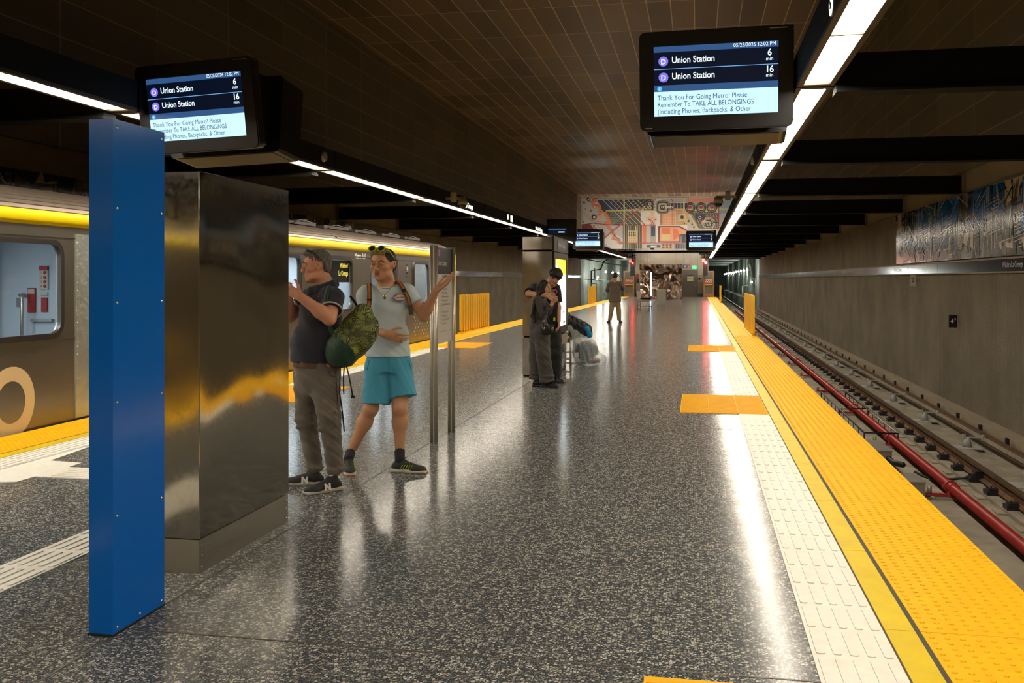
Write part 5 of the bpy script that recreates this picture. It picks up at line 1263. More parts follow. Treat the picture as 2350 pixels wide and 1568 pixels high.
# ================================================================= SMOOTH SOLIDS (signed distance fields -> one continuous mesh)
class Solid:
    def __init__(s): s.p = []
    def cap(s, a, b, ra, rb=None, k=0.02, sq=None, flat=0, op='+'):
        """tapered limb; sq=(axis, factor) narrows it along an axis; flat=1 cuts end b square, 2 both"""
        s.p.append(('c', np.array(a, float), np.array(b, float), ra, ra if rb is None else rb, k, sq, flat, op)); return s
    def ell(s, c, r, R=None, k=0.02, op='+'):
        s.p.append(('e', np.array(c, float), np.array(r, float), R, k, op)); return s
    def bx(s, c, hs, R=None, rd=0.01, k=0.01, op='+'):
        s.p.append(('b', np.array(c, float), np.array(hs, float), R, rd, k, op)); return s
    def below(s, z, k=0.002): s.p.append(('z', z, k)); return s
    def bounds(s):
        lo = np.full(3, 1e9); hi = -lo
        for q in s.p:
            if q[-1] == '-' or q[0] == 'z': continue
            l, h = s.pb(q); lo = np.minimum(lo, l); hi = np.maximum(hi, h)
        return lo, hi
    def pb(s, q):
        if q[0] == 'c':
            r = max(q[3], q[4])*1.02; return np.minimum(q[1], q[2])-r, np.maximum(q[1], q[2])+r
        r = np.linalg.norm(q[2]) if q[0] == 'b' or q[3] is not None else q[2]
        return q[1]-r-0.01, q[1]+r+0.01
    def mesh(s, h, name, m, parent=None, fold=None, smooth=1):
        lo, hi = s.bounds(); lo = lo-3*h; hi = hi+3*h
        n = np.ceil((hi-lo)/h).astype(int)+1
        V = np.full(n, 0.5, np.float32)
        for q in s.p:
            if q[0] == 'z':
                zz = lo[2]+h*np.arange(n[2]); V = np.maximum(V, (q[1]-zz).astype(np.float32)[None, None, :]); continue
            k = q[5] if q[0] == 'c' else (q[4] if q[0] == 'e' else q[5])
            l, u = s.pb(q); pad = k+3*h
            i0 = np.clip(np.floor((l-pad-lo)/h).astype(int), 0, n-1); i1 = np.clip(np.ceil((u+pad-lo)/h).astype(int)+1, 1, n)
            if np.any(i1 <= i0): continue
            X = lo[0]+h*np.arange(i0[0], i1[0]); Y = lo[1]+h*np.arange(i0[1], i1[1]); Z = lo[2]+h*np.arange(i0[2], i1[2])
            P = np.stack(np.meshgrid(X, Y, Z, indexing='ij'), -1)
            if q[0] == 'c':
                a, b, ra, rb, sq, flat = q[1], q[2], q[3], q[4], q[6], q[7]
                ab = b-a; L = np.linalg.norm(ab)+1e-9; t = ((P-a) @ ab)/(L*L); tc = np.clip(t, 0, 1)
                D = P-a-tc[..., None]*ab
                if flat: # square end at b (and a)
                    ax = D @ (ab/L); D = D-ax[..., None]*(ab/L)*( (t > 1)[..., None] if flat == 1 else 1.0)
                if sq is not None:
                    e = np.array(sq[0], float); e /= np.linalg.norm(e); D = D+((D @ e)*(sq[1]-1))[..., None]*e
                d = np.sqrt((D*D).sum(-1))-(ra+(rb-ra)*tc)
                if flat: d = np.maximum(d, (t-1)*L)
                if flat == 2: d = np.maximum(d, -t*L)
            elif q[0] == 'e':
                c, r, R = q[1], q[2], q[3]; D = P-c
                if R is not None: D = D @ R
                kk = np.sqrt(((D/r)**2).sum(-1)); k2 = np.sqrt(((D/(r*r))**2).sum(-1))+1e-9; d = kk*(kk-1)/k2
            else:
                c, hs, R, rd = q[1], q[2], q[3], q[4]; D = P-c
                if R is not None: D = D @ R
                Q = np.abs(D)-hs+rd; d = np.sqrt((np.maximum(Q, 0)**2).sum(-1))+np.minimum(Q.max(-1), 0)-rd
            sl = tuple(slice(i0[i], i1[i]) for i in range(3)); A = V[sl]; d = d.astype(np.float32)
            if q[-1] == '+':
                hh = np.clip(0.5+0.5*(d-A)/k, 0, 1); V[sl] = d*(1-hh)+A*hh-k*hh*(1-hh)
            elif q[-1] == '-':
                d = -d; hh = np.clip(0.5-0.5*(d-A)/k, 0, 1); V[sl] = d*(1-hh)+A*hh+k*hh*(1-hh)
        return nets(V, lo, h, name, m, parent, fold, smooth)
def nets(V, lo, h, name, m, parent, fold, smooth):
    S = V < 0
    c = S[:-1, :-1, :-1].astype(np.uint8)
    for dx in (0, 1):
        for dy in (0, 1):
            for dz in (0, 1):
                if dx+dy+dz: c = c+S[dx:S.shape[0]-1+dx, dy:S.shape[1]-1+dy, dz:S.shape[2]-1+dz]
    cells = np.argwhere((c > 0) & (c < 8)); N = len(cells)
    idx = np.full(c.shape, -1, np.int32); idx[tuple(cells.T)] = np.arange(N)
    cv = np.zeros((N, 8), np.float32); offs = [(i >> 2 & 1, i >> 1 & 1, i & 1) for i in range(8)]
    for i, o in enumerate(offs): cv[:, i] = V[cells[:, 0]+o[0], cells[:, 1]+o[1], cells[:, 2]+o[2]]
    acc = np.zeros((N, 3)); cnt = np.zeros(N)
    for i in range(8):
        for b in (1, 2, 4):
            if i & b: continue
            j = i | b; a_, b_ = cv[:, i], cv[:, j]; mk = (a_ < 0) != (b_ < 0)
            t = np.where(mk, a_/np.where(mk, a_-b_, 1), 0)
            oi = np.array(offs[i], float); oj = np.array(offs[j], float)
            acc += np.where(mk[:, None], oi+t[:, None]*(oj-oi), 0); cnt += mk
    P = (cells+acc/cnt[:, None])*h+lo
    F = []
    for ax in range(3):
        sl0 = [slice(None)]*3; sl1 = [slice(None)]*3; sl0[ax] = slice(0, -1); sl1[ax] = slice(1, None)
        A = S[tuple(sl0)]; B = S[tuple(sl1)]
        E = np.argwhere(A != B); u, v = (ax+1) % 3, (ax+2) % 3
        E = E[(E[:, u] > 0) & (E[:, v] > 0) & (E[:, u] < c.shape[u]) & (E[:, v] < c.shape[v])]
        ins = S[tuple(E.T)]
        q = []
        for (du, dv) in ((-1, -1), (0, -1), (0, 0), (-1, 0)):
            e = E.copy(); e[:, u] += du; e[:, v] += dv; q.append(idx[tuple(e.T)])
        q = np.stack(q, 1); q[~ins] = q[~ins][:, ::-1]; F.append(q)
    F = np.concatenate(F); F = F[(F >= 0).all(1)]
    # relax a little
    for _ in range(smooth):
        s_ = np.zeros_like(P); n_ = np.zeros(N)
        for k in range(4):
            a, b = F[:, k], F[:, (k+1) % 4]
            for ax in range(3): s_[:, ax] += np.bincount(a, P[b, ax], N)+np.bincount(b, P[a, ax], N)
            n_ += np.bincount(a, minlength=N)+np.bincount(b, minlength=N)
        P = P*0.5+0.5*s_/np.maximum(n_, 1)[:, None]
    if fold is not None:
        a, b, c_, d = (P[F[:, i]] for i in range(4)); nr = np.cross(c_-a, d-b); Nn = np.zeros_like(P)
        for i in range(4):
            for ax in range(3): Nn[:, ax] += np.bincount(F[:, i], nr[:, ax], N)
        Nn /= np.linalg.norm(Nn, axis=1)[:, None]+1e-12
        P = P+Nn*fold(P)[:, None]
    me = bpy.data.meshes.new(name); me.vertices.add(N); me.vertices.foreach_set('co', P.astype(np.float32).ravel())
    me.loops.add(len(F)*4); me.loops.foreach_set('vertex_index', F.astype(np.int32).ravel())
    me.polygons.add(len(F)); me.polygons.foreach_set('loop_start', np.arange(0, len(F)*4, 4, dtype=np.int32)); me.polygons.foreach_set('loop_total', np.full(len(F), 4, np.int32))
    me.polygons.foreach_set('use_smooth', np.ones(len(F), bool)); me.materials.append(m); me.update(); me.validate()
    return link(name, me, parent)
def folds(amp, f=(14, 14, 30), seed=0.0, warp=1.6):
    if f[0] < 30: f = tuple(2.2*q for q in f); amp *= 0.62
    def g(P):
        x, y, z = P[:, 0]+seed, P[:, 1]+seed*2, P[:, 2]
        w1 = np.sin(x*9+z*5)*warp; w2 = np.sin(y*11-z*7+1.3)*warp
        a = np.sin(x*f[0]+y*f[1]*0.6+z*f[2]+w1)*0.5+np.sin(x*f[0]*1.7-y*f[1]+z*f[2]*0.55+w2)*0.35+np.sin((x+y)*f[0]*2.6+z*f[2]*1.9+w1*2)*0.2
        return amp*a
    return g
def rotm(fwd, up=(0, 0, 1)):
    """columns: right, forward, up"""
    f = np.array(fwd, float); f /= np.linalg.norm(f); r = np.cross(f, np.array(up, float)); r /= np.linalg.norm(r); u = np.cross(r, f)
    return np.stack([r, f, u], 1)

def head(S, c, R, s=1.0, k=0.014, chin=1.0, wide=1.0):
    """c = midpoint between the eyes inside the head"""
    def p(x, y, z): return np.array(c)+R @ (np.array((x*wide, y, z))*s)
    def e(x, y, z, rx, ry, rz, k=k, op='+'): S.ell(p(x, y, z), np.array((rx*(wide if rx > 0.03 else 1), ry, rz))*s, R, k*s, op)
    e(0, -0.015, 0.032, 0.076, 0.094, 0.084); e(0, 0.0, 0.005, 0.070, 0.078, 0.07)
    e(0, 0.020, -0.045, 0.057, 0.062, 0.062); e(0, 0.034, -0.082, 0.042, 0.043, 0.030*chin); e(0, 0.066, -0.100, 0.020, 0.016, 0.016)
    for q in (-1, 1):
        e(q*0.043, 0.050, -0.022, 0.024, 0.026, 0.022); e(q*0.050, 0.015, -0.075, 0.016, 0.030, 0.022)
        S.cap(p(q*0.012, 0.083, 0.022), p(q*0.046, 0.070, 0.022), 0.0095*s, 0.008*s, 0.012)
        e(q*0.031, 0.095, 0.003, 0.0165, 0.015, 0.0080, 0.008, '-')
        e(q*0.031, 0.0745, 0.003, 0.0125, 0.012, 0.0115, 0.003)
        e(q*0.0745, -0.012, -0.004, 0.009, 0.018, 0.030, 0.006); e(q*0.082, -0.018, 0.006, 0.006, 0.014, 0.020, 0.004); e(q*0.081, -0.008, 0.004, 0.005, 0.006, 0.010, 0.004, '-')
        e(q*0.011, 0.093, -0.034, 0.008, 0.010, 0.007, 0.006)
    S.cap(p(0, 0.077, 0.018), p(0, 0.100, -0.028), 0.0075*s, 0.0100*s, 0.010)
    S.cap(p(-0.020, 0.076, -0.058), p(0.020, 0.076, -0.058), 0.0085*s, 0.0085*s, 0.008); S.cap(p(-0.015, 0.076, -0.071), p(0.015, 0.076, -0.071), 0.009*s, 0.009*s, 0.008)
    S.cap(p(-0.021, 0.090, -0.0645), p(0.021, 0.090, -0.0645), 0.0022*s, 0.0022*s, 0.004, op='-')
    return p
def face_bits(p, t, s, lipm, browm, body, stache=None, beard=None):
    """eyes, brows, lips as small children"""
    for q in (-1, 1):
        b = MB(); b.sphere(p(q*0.031, 0.0742, 0.002), 0.0116*s, 12, 8); e = b.build('eye', M_EYEW, t)
        b = MB(); b.sphere(p(q*0.031, 0.0812, 0.002), 0.0062*s, 10, 6); b.build('iris', M_IRIS, e)
        S = Solid(); S.cap(p(q*0.017, 0.0915, 0.0245), p(q*0.034, 0.0875, 0.0285), 0.0032*s, 0.0036*s, 0.004); S.cap(p(q*0.034, 0.0875, 0.0285), p(q*0.050, 0.073, 0.022), 0.0036*s, 0.0024*s, 0.004); S.mesh(0.0022, 'eyebrow', browm, t)
        S = Solid(); S.cap(p(q*0.019, 0.0850, 0.0075), p(q*0.031, 0.0875, 0.0105), 0.0036*s, 0.0042*s, 0.004); S.cap(p(q*0.031, 0.0875, 0.0105), p(q*0.045, 0.077, 0.0060), 0.0042*s, 0.0036*s, 0.004); S.cap(p(q*0.021, 0.0835, -0.0060), p(q*0.042, 0.0790, -0.0060), 0.0032*s, 0.0032*s, 0.004); S.mesh(0.002, 'eyelid', body, t)
    S = Solid(); S.cap(p(-0.019, 0.0805, -0.0595), p(0.0, 0.0835, -0.0575), 0.0045*s, 0.006*s, 0.004); S.cap(p(0.019, 0.0805, -0.0595), p(0.0, 0.0835, -0.0575), 0.0045*s, 0.006*s, 0.004)
    S.cap(p(-0.013, 0.0815, -0.0705), p(0.013, 0.0815, -0.0705), 0.0062*s, 0.0062*s, 0.004); S.cap(p(-0.024, 0.092, -0.0645), p(0.024, 0.092, -0.0645), 0.002*s, 0.002*s, 0.003, op='-')
    S.mesh(0.0024, 'lips', lipm, t)
    if stache is not None:
        S = Solid()
        for q in (-1, 1): S.cap(p(q*0.003, 0.0865, -0.0485), p(q*0.017, 0.0835, -0.0500), 0.0024*s, 0.0024*s, 0.004); S.cap(p(q*0.017, 0.0835, -0.0500), p(q*0.025, 0.0775, -0.0555), 0.0024*s, 0.0018*s, 0.004)
        S.mesh(0.002, 'moustache', stache, t)

def hand(S, wrist, fwd, palm, side, curl=(0.5, 0.5, 0.5, 0.5), s=1.0, thumb=0.5, spread=1.0):
    """fwd: towards the fingers, palm: direction the palm faces, side: +1 thumb on the +cross side"""
    f = np.array(fwd, float); f /= np.linalg.norm(f); n = np.array(palm, float); n -= f*n.dot(f); n /= np.linalg.norm(n); r = np.cross(f, n)*side  # r: towards the thumb
    W = np.array(wrist, float); P = lambda a, b, c: W+f*a*s+r*b*s+n*c*s
    S.cap(P(0, 0, 0), P(0.035, 0, 0), 0.024*s, 0.027*s, 0.02, (n, 1.5))
    for i, o in enumerate((0.028, 0.009, -0.010, -0.028)): S.cap(P(0.02, o*0.6, 0), P(0.088-0.003*abs(i-1), o, 0), 0.013*s, 0.0105*s, 0.010, (n, 1.15))
    L = ((0.042, 0.025, 0.021), (0.046, 0.029, 0.023), (0.042, 0.027, 0.021), (0.033, 0.020, 0.018))
    for i, o in enumerate((0.028, 0.009, -0.010, -0.028)):
        q = P(0.088-0.003*abs(i-1)-0.004*(i == 3), o, 0); a = 0.0; d0 = f+r*(0.16*spread*(1.2-i*0.8))
        d0 /= np.linalg.norm(d0)
        for j in range(3):
            a += curl[i]*(0.9, 1.1, 0.7)[j]; d = d0*math.cos(a)+n*math.sin(a); q2 = q+d*L[i][j]*s
            S.cap(q, q2, (0.0092, 0.0084, 0.0076)[j]*s, (0.0084, 0.0076, 0.0066)[j]*s, 0.003); q = q2
    q = P(0.020, 0.022, 0.006)
    d = f*0.62+r*0.75+n*0.25*thumb; d /= np.linalg.norm(d); q2 = q+d*0.042*s; S.cap(q, q2, 0.014*s, 0.0105*s, 0.010)
    d = f*0.80+r*0.45+n*0.5*thumb; d /= np.linalg.norm(d); q3 = q2+d*0.031*s; S.cap(q2, q3, 0.0105*s, 0.0092*s, 0.004)
    d = f*0.9+r*0.15+n*0.7*thumb; d /= np.linalg.norm(d); q4 = q3+d*0.025*s; S.cap(q3, q4, 0.0092*s, 0.0075*s, 0.004)

def shoe(t, heel, toe, m, msole, s=1.0, mtip=None, nm='shoe', w=1.0, pitch=0.0):
    """heel and toe are points on the ground"""
    H = np.array(heel, float); T = np.array(toe, float); f = T-H; L = np.linalg.norm(f); f /= L; u = np.array((0, 0, 1.0)); r = np.cross(f, u)
    r /= np.linalg.norm(r); u = np.cross(r, f); R = np.stack([r, f, u], 1)
    P = lambda a, b, c: H+f*a+r*b+u*c
    S = Solid()
    S.ell(P(L*0.72, 0, 0.026), (0.045*w, L*0.28, 0.034), R, 0.02); S.ell(P(L*0.22, 0, 0.040), (0.035*w, L*0.22, 0.045), R, 0.02)
    S.cap(P(L*0.24, 0, 0.06), P(L*0.24, 0, 0.098), 0.038, 0.036, 0.02, (r, 1.05), 1); S.cap(P(L*0.36, 0, 0.065), P(L*0.60, 0, 0.045), 0.032, 0.028, 0.02)
    S.bx(P(L*0.5, 0, -0.03), (0.1, 0.3, 0.045), R, 0.005, 0.004, '-')
    o = S.mesh(0.004, nm, m, t)
    S = Solid(); S.bx(P(L*0.72, 0, 0.011), (0.046*w, L*0.275, 0.0115), R, 0.011, 0.006); S.bx(P(L*0.28, 0, 0.014), (0.038*w, L*0.275, 0.0145), R, 0.011, 0.02); S.ell(P(L*0.78, 0, 0.012), (0.047*w, L*0.22, 0.014), R, 0.01)
    S.mesh(0.004, 'sole', msole, o)
    if mtip is not None:
        S = Solid(); S.bx(P(L*0.88, 0, 0.005), (0.040*w, L*0.13, 0.006), R, 0.006, 0.005); S.mesh(0.004, 'sole_tip', mtip, o)
    b = MB()
    for i in range(4):
        a = L*(0.40+0.07*i); z = 0.095-0.012*i
        b.tube([P(a, -0.022, z-0.008), P(a+0.004, 0, z+0.003), P(a, 0.022, z-0.008)], 0.003, 5)
    b.tube([P(L*0.38, 0, 0.1), P(L*0.38, 0.02, 0.115), P(L*0.40, 0.032, 0.10), P(L*0.38, 0, 0.1), P(L*0.38, -0.02, 0.112), P(L*0.40, -0.03, 0.10)], 0.0025, 5)
    b.build('laces', M_LACE, o)
    return o, P, L, R

def cloth(nm, col, rough=0.85, b=(220, 0.35, 0.002), var=(4, 0.10)): return mat(nm, col, rough, 0, 0, 0.3, b, var, sheen=0.15)
SKIN_A = mat('skin_ruddy', (0.66, 0.31, 0.185, 1), 0.5, spec=0.35, bump=(60, 0.12, 0.002), var=(9, 0.10))
SKIN_B = mat('skin_tan', (0.62, 0.31, 0.165, 1), 0.45, spec=0.4, bump=(60, 0.10, 0.002), var=(9, 0.08))
SKIN_C = mat('skin_fair', (0.64, 0.34, 0.21, 1), 0.5, spec=0.35, var=(9, 0.08))
M_EYEW = mat('eye_white', (0.55, 0.50, 0.45, 1), 0.25); M_IRIS = mat('iris_dark', (0.015, 0.009, 0.006, 1), 0.2)
LIP_A = mat('lips_a', (0.42, 0.12, 0.09, 1), 0.45); LIP_B = mat('lips_b', (0.34, 0.115, 0.085, 1), 0.45)
H_GREY = mat('hair_grey', (0.14, 0.12, 0.10, 1), 0.7, bump=(120, 1.0, 0.006, (1, 1, 1)), var=(60, 0.5)); H_DARK = mat('hair_dark', (0.020, 0.012, 0.009, 1), 0.55, bump=(90, 1.0, 0.006), var=(30, 0.4))
H_BLOND = mat('hair_blond', (0.34, 0.24, 0.08, 1), 0.6, bump=(100, 1.0, 0.006), var=(40, 0.5)); H_BROW = mat('brow_dark', (0.03, 0.018, 0.012, 1), 0.8)
M_LACE = mat('lace_black', (0.012, 0.012, 0.012, 1), 0.8)

class Person:
    """built in a frame turned like the camera: x to the right, y away, z up; everything in metres"""
    def __init__(s, pxb, d0, name, label, group=None):
        l0 = (pxb-CX)/FPX*d0; s.l0, s.d0 = l0, d0
        s.t = empty(name, (l0*CP-d0*SP, l0*SP+d0*CP, 0), PSI, label, 'person')
    def __call__(s, x, y, dd=0.0):
        d = s.d0+dd; return np.array(((x-CX)/FPX*d-s.l0, dd, CAMH-(y-VPY)/FPX*d))
# ================================================================= MAN IN THE PALE BLUE T-SHIRT
def man_blue():
    J = Person(888, 7.60, 'person', 'person in pale blue T-shirt and turquoise shorts gesturing with an open palm'); t = J.t
    hc = J(878.5, 607, -0.02); R = rotm((-0.36, -0.93, -0.03)); 
    nb = J(889, 660, 0.03)
    sl, sr = J(838, 676, 0.0), J(937, 672, 0.0)
    el, wl = J(838, 752, 0.06), J(887, 767, -0.16)
    er, wr = J(973, 725, -0.06), J(1001, 667, -0.18)
    hl, hr = J(873, 838, 0.0), J(912, 838, 0.0)
    kl, kr = J(851, 938, -0.06), J(917, 938, -0.08)
    al, ar = J(806, 1035, 0.04), J(917, 1035, -0.06)
    B = Solid(); p = head(B, hc, R, 1.12, wide=1.06)
    B.cap(hc+R @ np.array((0, -0.02, -0.07)), nb, 0.066, 0.072, 0.03)
    B.cap(J(855, 676, 0.01), J(920, 674, 0.01), 0.058, 0.058, 0.05); B.ell(J(888, 705, 0.0), (0.150, 0.098, 0.155), None, 0.05); B.ell(J(890, 765, 0.0), (0.140, 0.095, 0.16), None, 0.05); B.ell(J(892, 825, 0.01), (0.150, 0.105, 0.10), None, 0.05)
    for a, b, c, sd in ((sl, el, wl, -1), (sr, er, wr, 1)):
        B.ell(a, (0.058, 0.056, 0.06), None, 0.03); B.cap(a, b, 0.050, 0.042, 0.03); m_ = b+(c-b)*0.3; B.cap(b, m_, 0.040, 0.040, 0.02); B.cap(m_, c, 0.040, 0.027, 0.03)
    for a, b, c in ((hl, kl, al), (hr, kr, ar)):
        B.cap(a, b, 0.088, 0.057, 0.04); m_ = b+(c-b)*0.32; B.cap(b, m_+np.array((0, 0.018, 0)), 0.053, 0.056, 0.03); B.cap(m_+np.array((0, 0.015, 0)), c, 0.056, 0.034, 0.04); B.ell(b+np.array((0, -0.022, 0.0)), (0.038, 0.036, 0.045), None, 0.02)
    # hands: left one open, palm up; right one relaxed before the belly
    hand(B, wr, np.array((0.80, -0.12, 0.62)), np.array((-0.55, -0.45, 0.75)), -1, (0.10, 0.08, 0.12, 0.16), 1.05, 0.1, 1.2)
    hand(B, wl, np.array((0.93, -0.22, -0.28)), np.array((0.1, 0.80, 0.10)), 1, (0.30, 0.42, 0.50, 0.58), 1.05, 0.6, 0.35)
    B.mesh(0.004, 'body', SKIN_B, t)
    face_bits(p, t, 1.12, LIP_B, H_BROW, SKIN_B, mat('stache_soft', (0.26, 0.12, 0.07, 1), 0.8))
    # T-shirt
    S = Solid(); S.cap(J(856, 674, 0.01), J(920, 671, 0.01), 0.068, 0.068, 0.05); S.ell(J(888, 706, -0.002), (0.162, 0.112, 0.165), None, 0.05); S.ell(J(890, 765, -0.002), (0.155, 0.112, 0.18), None, 0.05)
    S.cap(J(891, 780, 0.005), J(891, 817, 0.005), 0.162, 0.180, 0.04, ((0, 1, 0), 1.36), 1)
    S.cap(sl, sl+(el-sl)*0.62, 0.070, 0.064, 0.03, None, 1); S.cap(sr+np.array((-0.005, 0, 0)), sr+(er-sr)*0.50, 0.071, 0.063, 0.03, None, 1)
    S.cap(nb+np.array((0, -0.02, -0.005)), nb+np.array((0, -0.03, 0.09)), 0.073, 0.082, 0.006, op='-')
    S.mesh(0.0045, 't_shirt', cloth('pale_blue_cotton', (0.56, 0.66, 0.69, 1)), t, folds(0.007, (12, 10, 24), 0.3))
    for q in (0,):
        b = MB(); n_ = 22; c0 = nb+np.array((0, -0.022, 0.012))
        b.tube([c0+np.array((0.076*math.cos(2*PI*k/n_), 0.070*math.sin(2*PI*k/n_), -0.012*math.cos(2*PI*k/n_)*0+0.014*math.sin(2*PI*k/n_))) for k in range(n_)], 0.007, 6, closed=True); b.build('collar', cloth('pale_blue_cotton', (0.56, 0.66, 0.69, 1)), t)
    # shorts
    M_SH = cloth('turquoise_cotton', (0.075, 0.36, 0.50, 1))
    S = Solid(); S.cap(J(892, 814, 0.01), J(892, 852, 0.01), 0.172, 0.180, 0.01, ((0, 1, 0), 1.36), 2); S.cap(J(868, 845, 0.0), J(863, 928, -0.05), 0.108, 0.112, 0.03, None, 1); S.cap(J(914, 845, 0.0), J(925, 912, -0.05), 0.108, 0.108, 0.03, None, 1)
    S.below(CAMH-(931-VPY)/FPX*7.6)
    S.mesh(0.0045, 'shorts', M_SH, t, folds(0.009, (18, 12, 12), 1.3))
    b = MB(); a_ = J(893, 822, -0.128); b.tube([a_, J(893, 860, -0.135)], 0.003, 5); b.tube([J(848, 826, -0.125), J(842, 850, -0.10)], 0.003, 5); b.tube([J(938, 826, -0.11), J(944, 850, -0.09)], 0.003, 5); b.build('seam', mat('seam_teal', (0.03, 0.17, 0.24, 1), 0.9), t)
    # socks and shoes
    M_SO = cloth('black_sock', (0.012, 0.012, 0.014, 1)); M_S2 = mat('shoe_mesh_dark', (0.030, 0.030, 0.024, 1), 0.7, bump=(150, 0.6, 0.003)); M_SOL = mat('sole_cream', (0.55, 0.50, 0.38, 1), 0.6); M_TIP = mat('sole_orange', (0.80, 0.16, 0.02, 1), 0.5)
    for (a, hp, tp, tip) in ((al, J(799, 1080, -0.02), J(804, 1096, -0.30), None), (ar, J(898, 1078, -0.13), J(958, 1081, -0.17), M_TIP)):
        hp[2] = 0; tp[2] = 0; f = tp-hp; L = np.linalg.norm(f); tp = hp+f/L*0.285
        o, PP, L, RR = shoe(t, hp, tp, M_S2, M_SOL, 1, M_TIP, 'running_shoe')
        S = Solid(); an = PP(0.07, 0, 0.09); S.cap(an, an+(a-an)/np.linalg.norm(a-an)*0.085+np.array((0, 0, 0.01)), 0.039, 0.041, 0.01, None, 1); S.mesh(0.004, 'sock', M_SO, t)
        b = MB()
        for i in range(5): b.tube([PP(L*(0.30+0.07*i), -0.040, 0.03), PP(L*(0.36+0.07*i), -0.036, 0.062)], 0.0035, 5); b.tube([PP(L*(0.30+0.07*i), 0.040, 0.03), PP(L*(0.36+0.07*i), 0.036, 0.062)], 0.0035, 5)
        b.build('green_stripes', mat('lime_trim', (0.30, 0.42, 0.03, 1), 0.5), o)
    # hair: dark sides, lighter quiff
    k_ = 1.12; q = lambda x, y, z: p(x, y, z); E = lambda S_, c, r, kk=0.01, op='+': S_.ell(c, np.array(r)*k_, R, kk, op)
    S = Solid()
    E(S, q(0, -0.020, 0.034), (0.086, 0.095, 0.084)); E(S, q(0, -0.060, -0.01), (0.072, 0.05, 0.06), 0.015)
    E(S, q(0, 0.110, -0.040), (0.13, 0.085, 0.085), 0.01, '-'); E(S, q(0, 0.040, -0.092), (0.12, 0.10, 0.095), 0.01, '-')
    for sg in (-1, 1): E(S, q(sg*0.085, 0.0, -0.01), (0.022, 0.026, 0.036), 0.006, '-')
    S.mesh(0.0035, 'hair', H_DARK, t, folds(0.0012, (90, 90, 70)))
    S = Solid(); E(S, q(0, 0.026, 0.094), (0.062, 0.062, 0.026)); S.cap(q(-0.04, 0.070, 0.078), q(0.04, 0.072, 0.086), 0.014, 0.017, 0.01); S.mesh(0.0035, 'fringe', H_BLOND, t, folds(0.004, (120, 60, 40)))
    # yellow sunglasses on top of the head
    SG = mat('lime_plastic', (0.55, 0.62, 0.03, 1), 0.3); g = None
    c0 = lambda x, y, z: q(x, y, z)
    b = MB()
    for s_ in (-1, 1):
        cc = (s_*0.034, 0.086, 0.112)
        b.tube([c0(cc[0]+0.026*math.cos(a), cc[1]-0.010*math.sin(a), cc[2]+0.019*math.sin(a)) for a in [2*PI*k/18 for k in range(18)]], 0.0042, 6, closed=True)
        b.tube([c0(s_*0.060, 0.084, 0.118), c0(s_*0.078, 0.04, 0.085), c0(s_*0.083, -0.01, 0.040)], 0.0035, 6)
    b.tube([c0(-0.009, 0.088, 0.116), c0(0.009, 0.088, 0.116)], 0.004, 6); g = b.build('sunglasses', SG, t)
    b = MB()
    for s_ in (-1, 1):
        cc = (s_*0.034, 0.086, 0.112); ring = [c0(cc[0]+0.024*math.cos(a), cc[1]-0.009*math.sin(a), cc[2]+0.017*math.sin(a)) for a in [2*PI*k/18 for k in range(18)]]
        b.add([tuple(v) for v in ring], [tuple(range(18))])
    b.build('lenses', M_BLACKG, g)
    b = MB(); b.sphere(p(0.083, -0.012, -0.036), 0.0055, 10, 6); b.build('earring', mat('gold', (0.8, 0.55, 0.15, 1), 0.25, 1.0), t)
    GOLD = MATS['gold']
    b = MB(); pts = [J(864, 656, -0.045), J(867, 664, -0.085), J(874, 672, -0.105), J(882, 679, -0.117), J(885, 675, -0.116), J(895, 664, -0.09), J(900, 656, -0.05)]; b.tube(pts, 0.0018, 5); n = b.build('necklace', GOLD, t)
    b = MB(); b.sphere(J(883, 682, -0.122), 0.017, 12, 8, 0, (0.75, 0.3, 1.15)); b.build('pendant', GOLD, n)
    # oval badge on the chest
    Mb = frame(J(918, 683, -0.116), (0.97, 0.25, 0), (0, -0.1, 1)); bd = MB()
    bd.add([Mb @ Vector((0.048*math.cos(a), 0.027*math.sin(a), 0.0)) for a in [2*PI*k/28 for k in range(28)]]+[Mb @ Vector((0.048*math.cos(a), 0.027*math.sin(a), -0.02)) for a in [2*PI*k/28 for k in range(28)]], [tuple(range(28))]+[(k, 28+k, 28+(k+1) % 28, (k+1) % 28) for k in range(28)])
    o = bd.build('chest_print', mat('print_red', (0.35, 0.04, 0.05, 1), 0.8), t)
    bd = MB(); bd.add([Mb @ Vector((0.044*math.cos(a), 0.023*math.sin(a), 0.001)) for a in [2*PI*k/28 for k in range(28)]], [tuple(range(28))]); bd.build('print_field', mat('print_white', (0.72, 0.66, 0.62, 1), 0.8), o)
    text('print_script', 'Von Dutch', Mb @ frame((-0.036, -0.008, 0.002), (1, 0.06, 0), (-0.06, 1, 0)), MATS['print_red'], 0.022, o, xs=0.85, bold=0.0006)
    # backpack with orange straps
    A = empty('backpack', t.location, PSI, 'olive backpack with orange straps worn by the person in pale blue', 'backpack')
    S = Solid(); S.bx(J(891, 735, 0.20), (0.13, 0.075, 0.20), None, 0.05, 0.02); S.mesh(0.006, 'bag_body', cloth('olive_nylon', (0.09, 0.09, 0.03, 1)), A)
    ST1 = cloth('strap_olive', (0.13, 0.12, 0.06, 1)); ST2 = cloth('strap_orange', (0.62, 0.14, 0.02, 1))
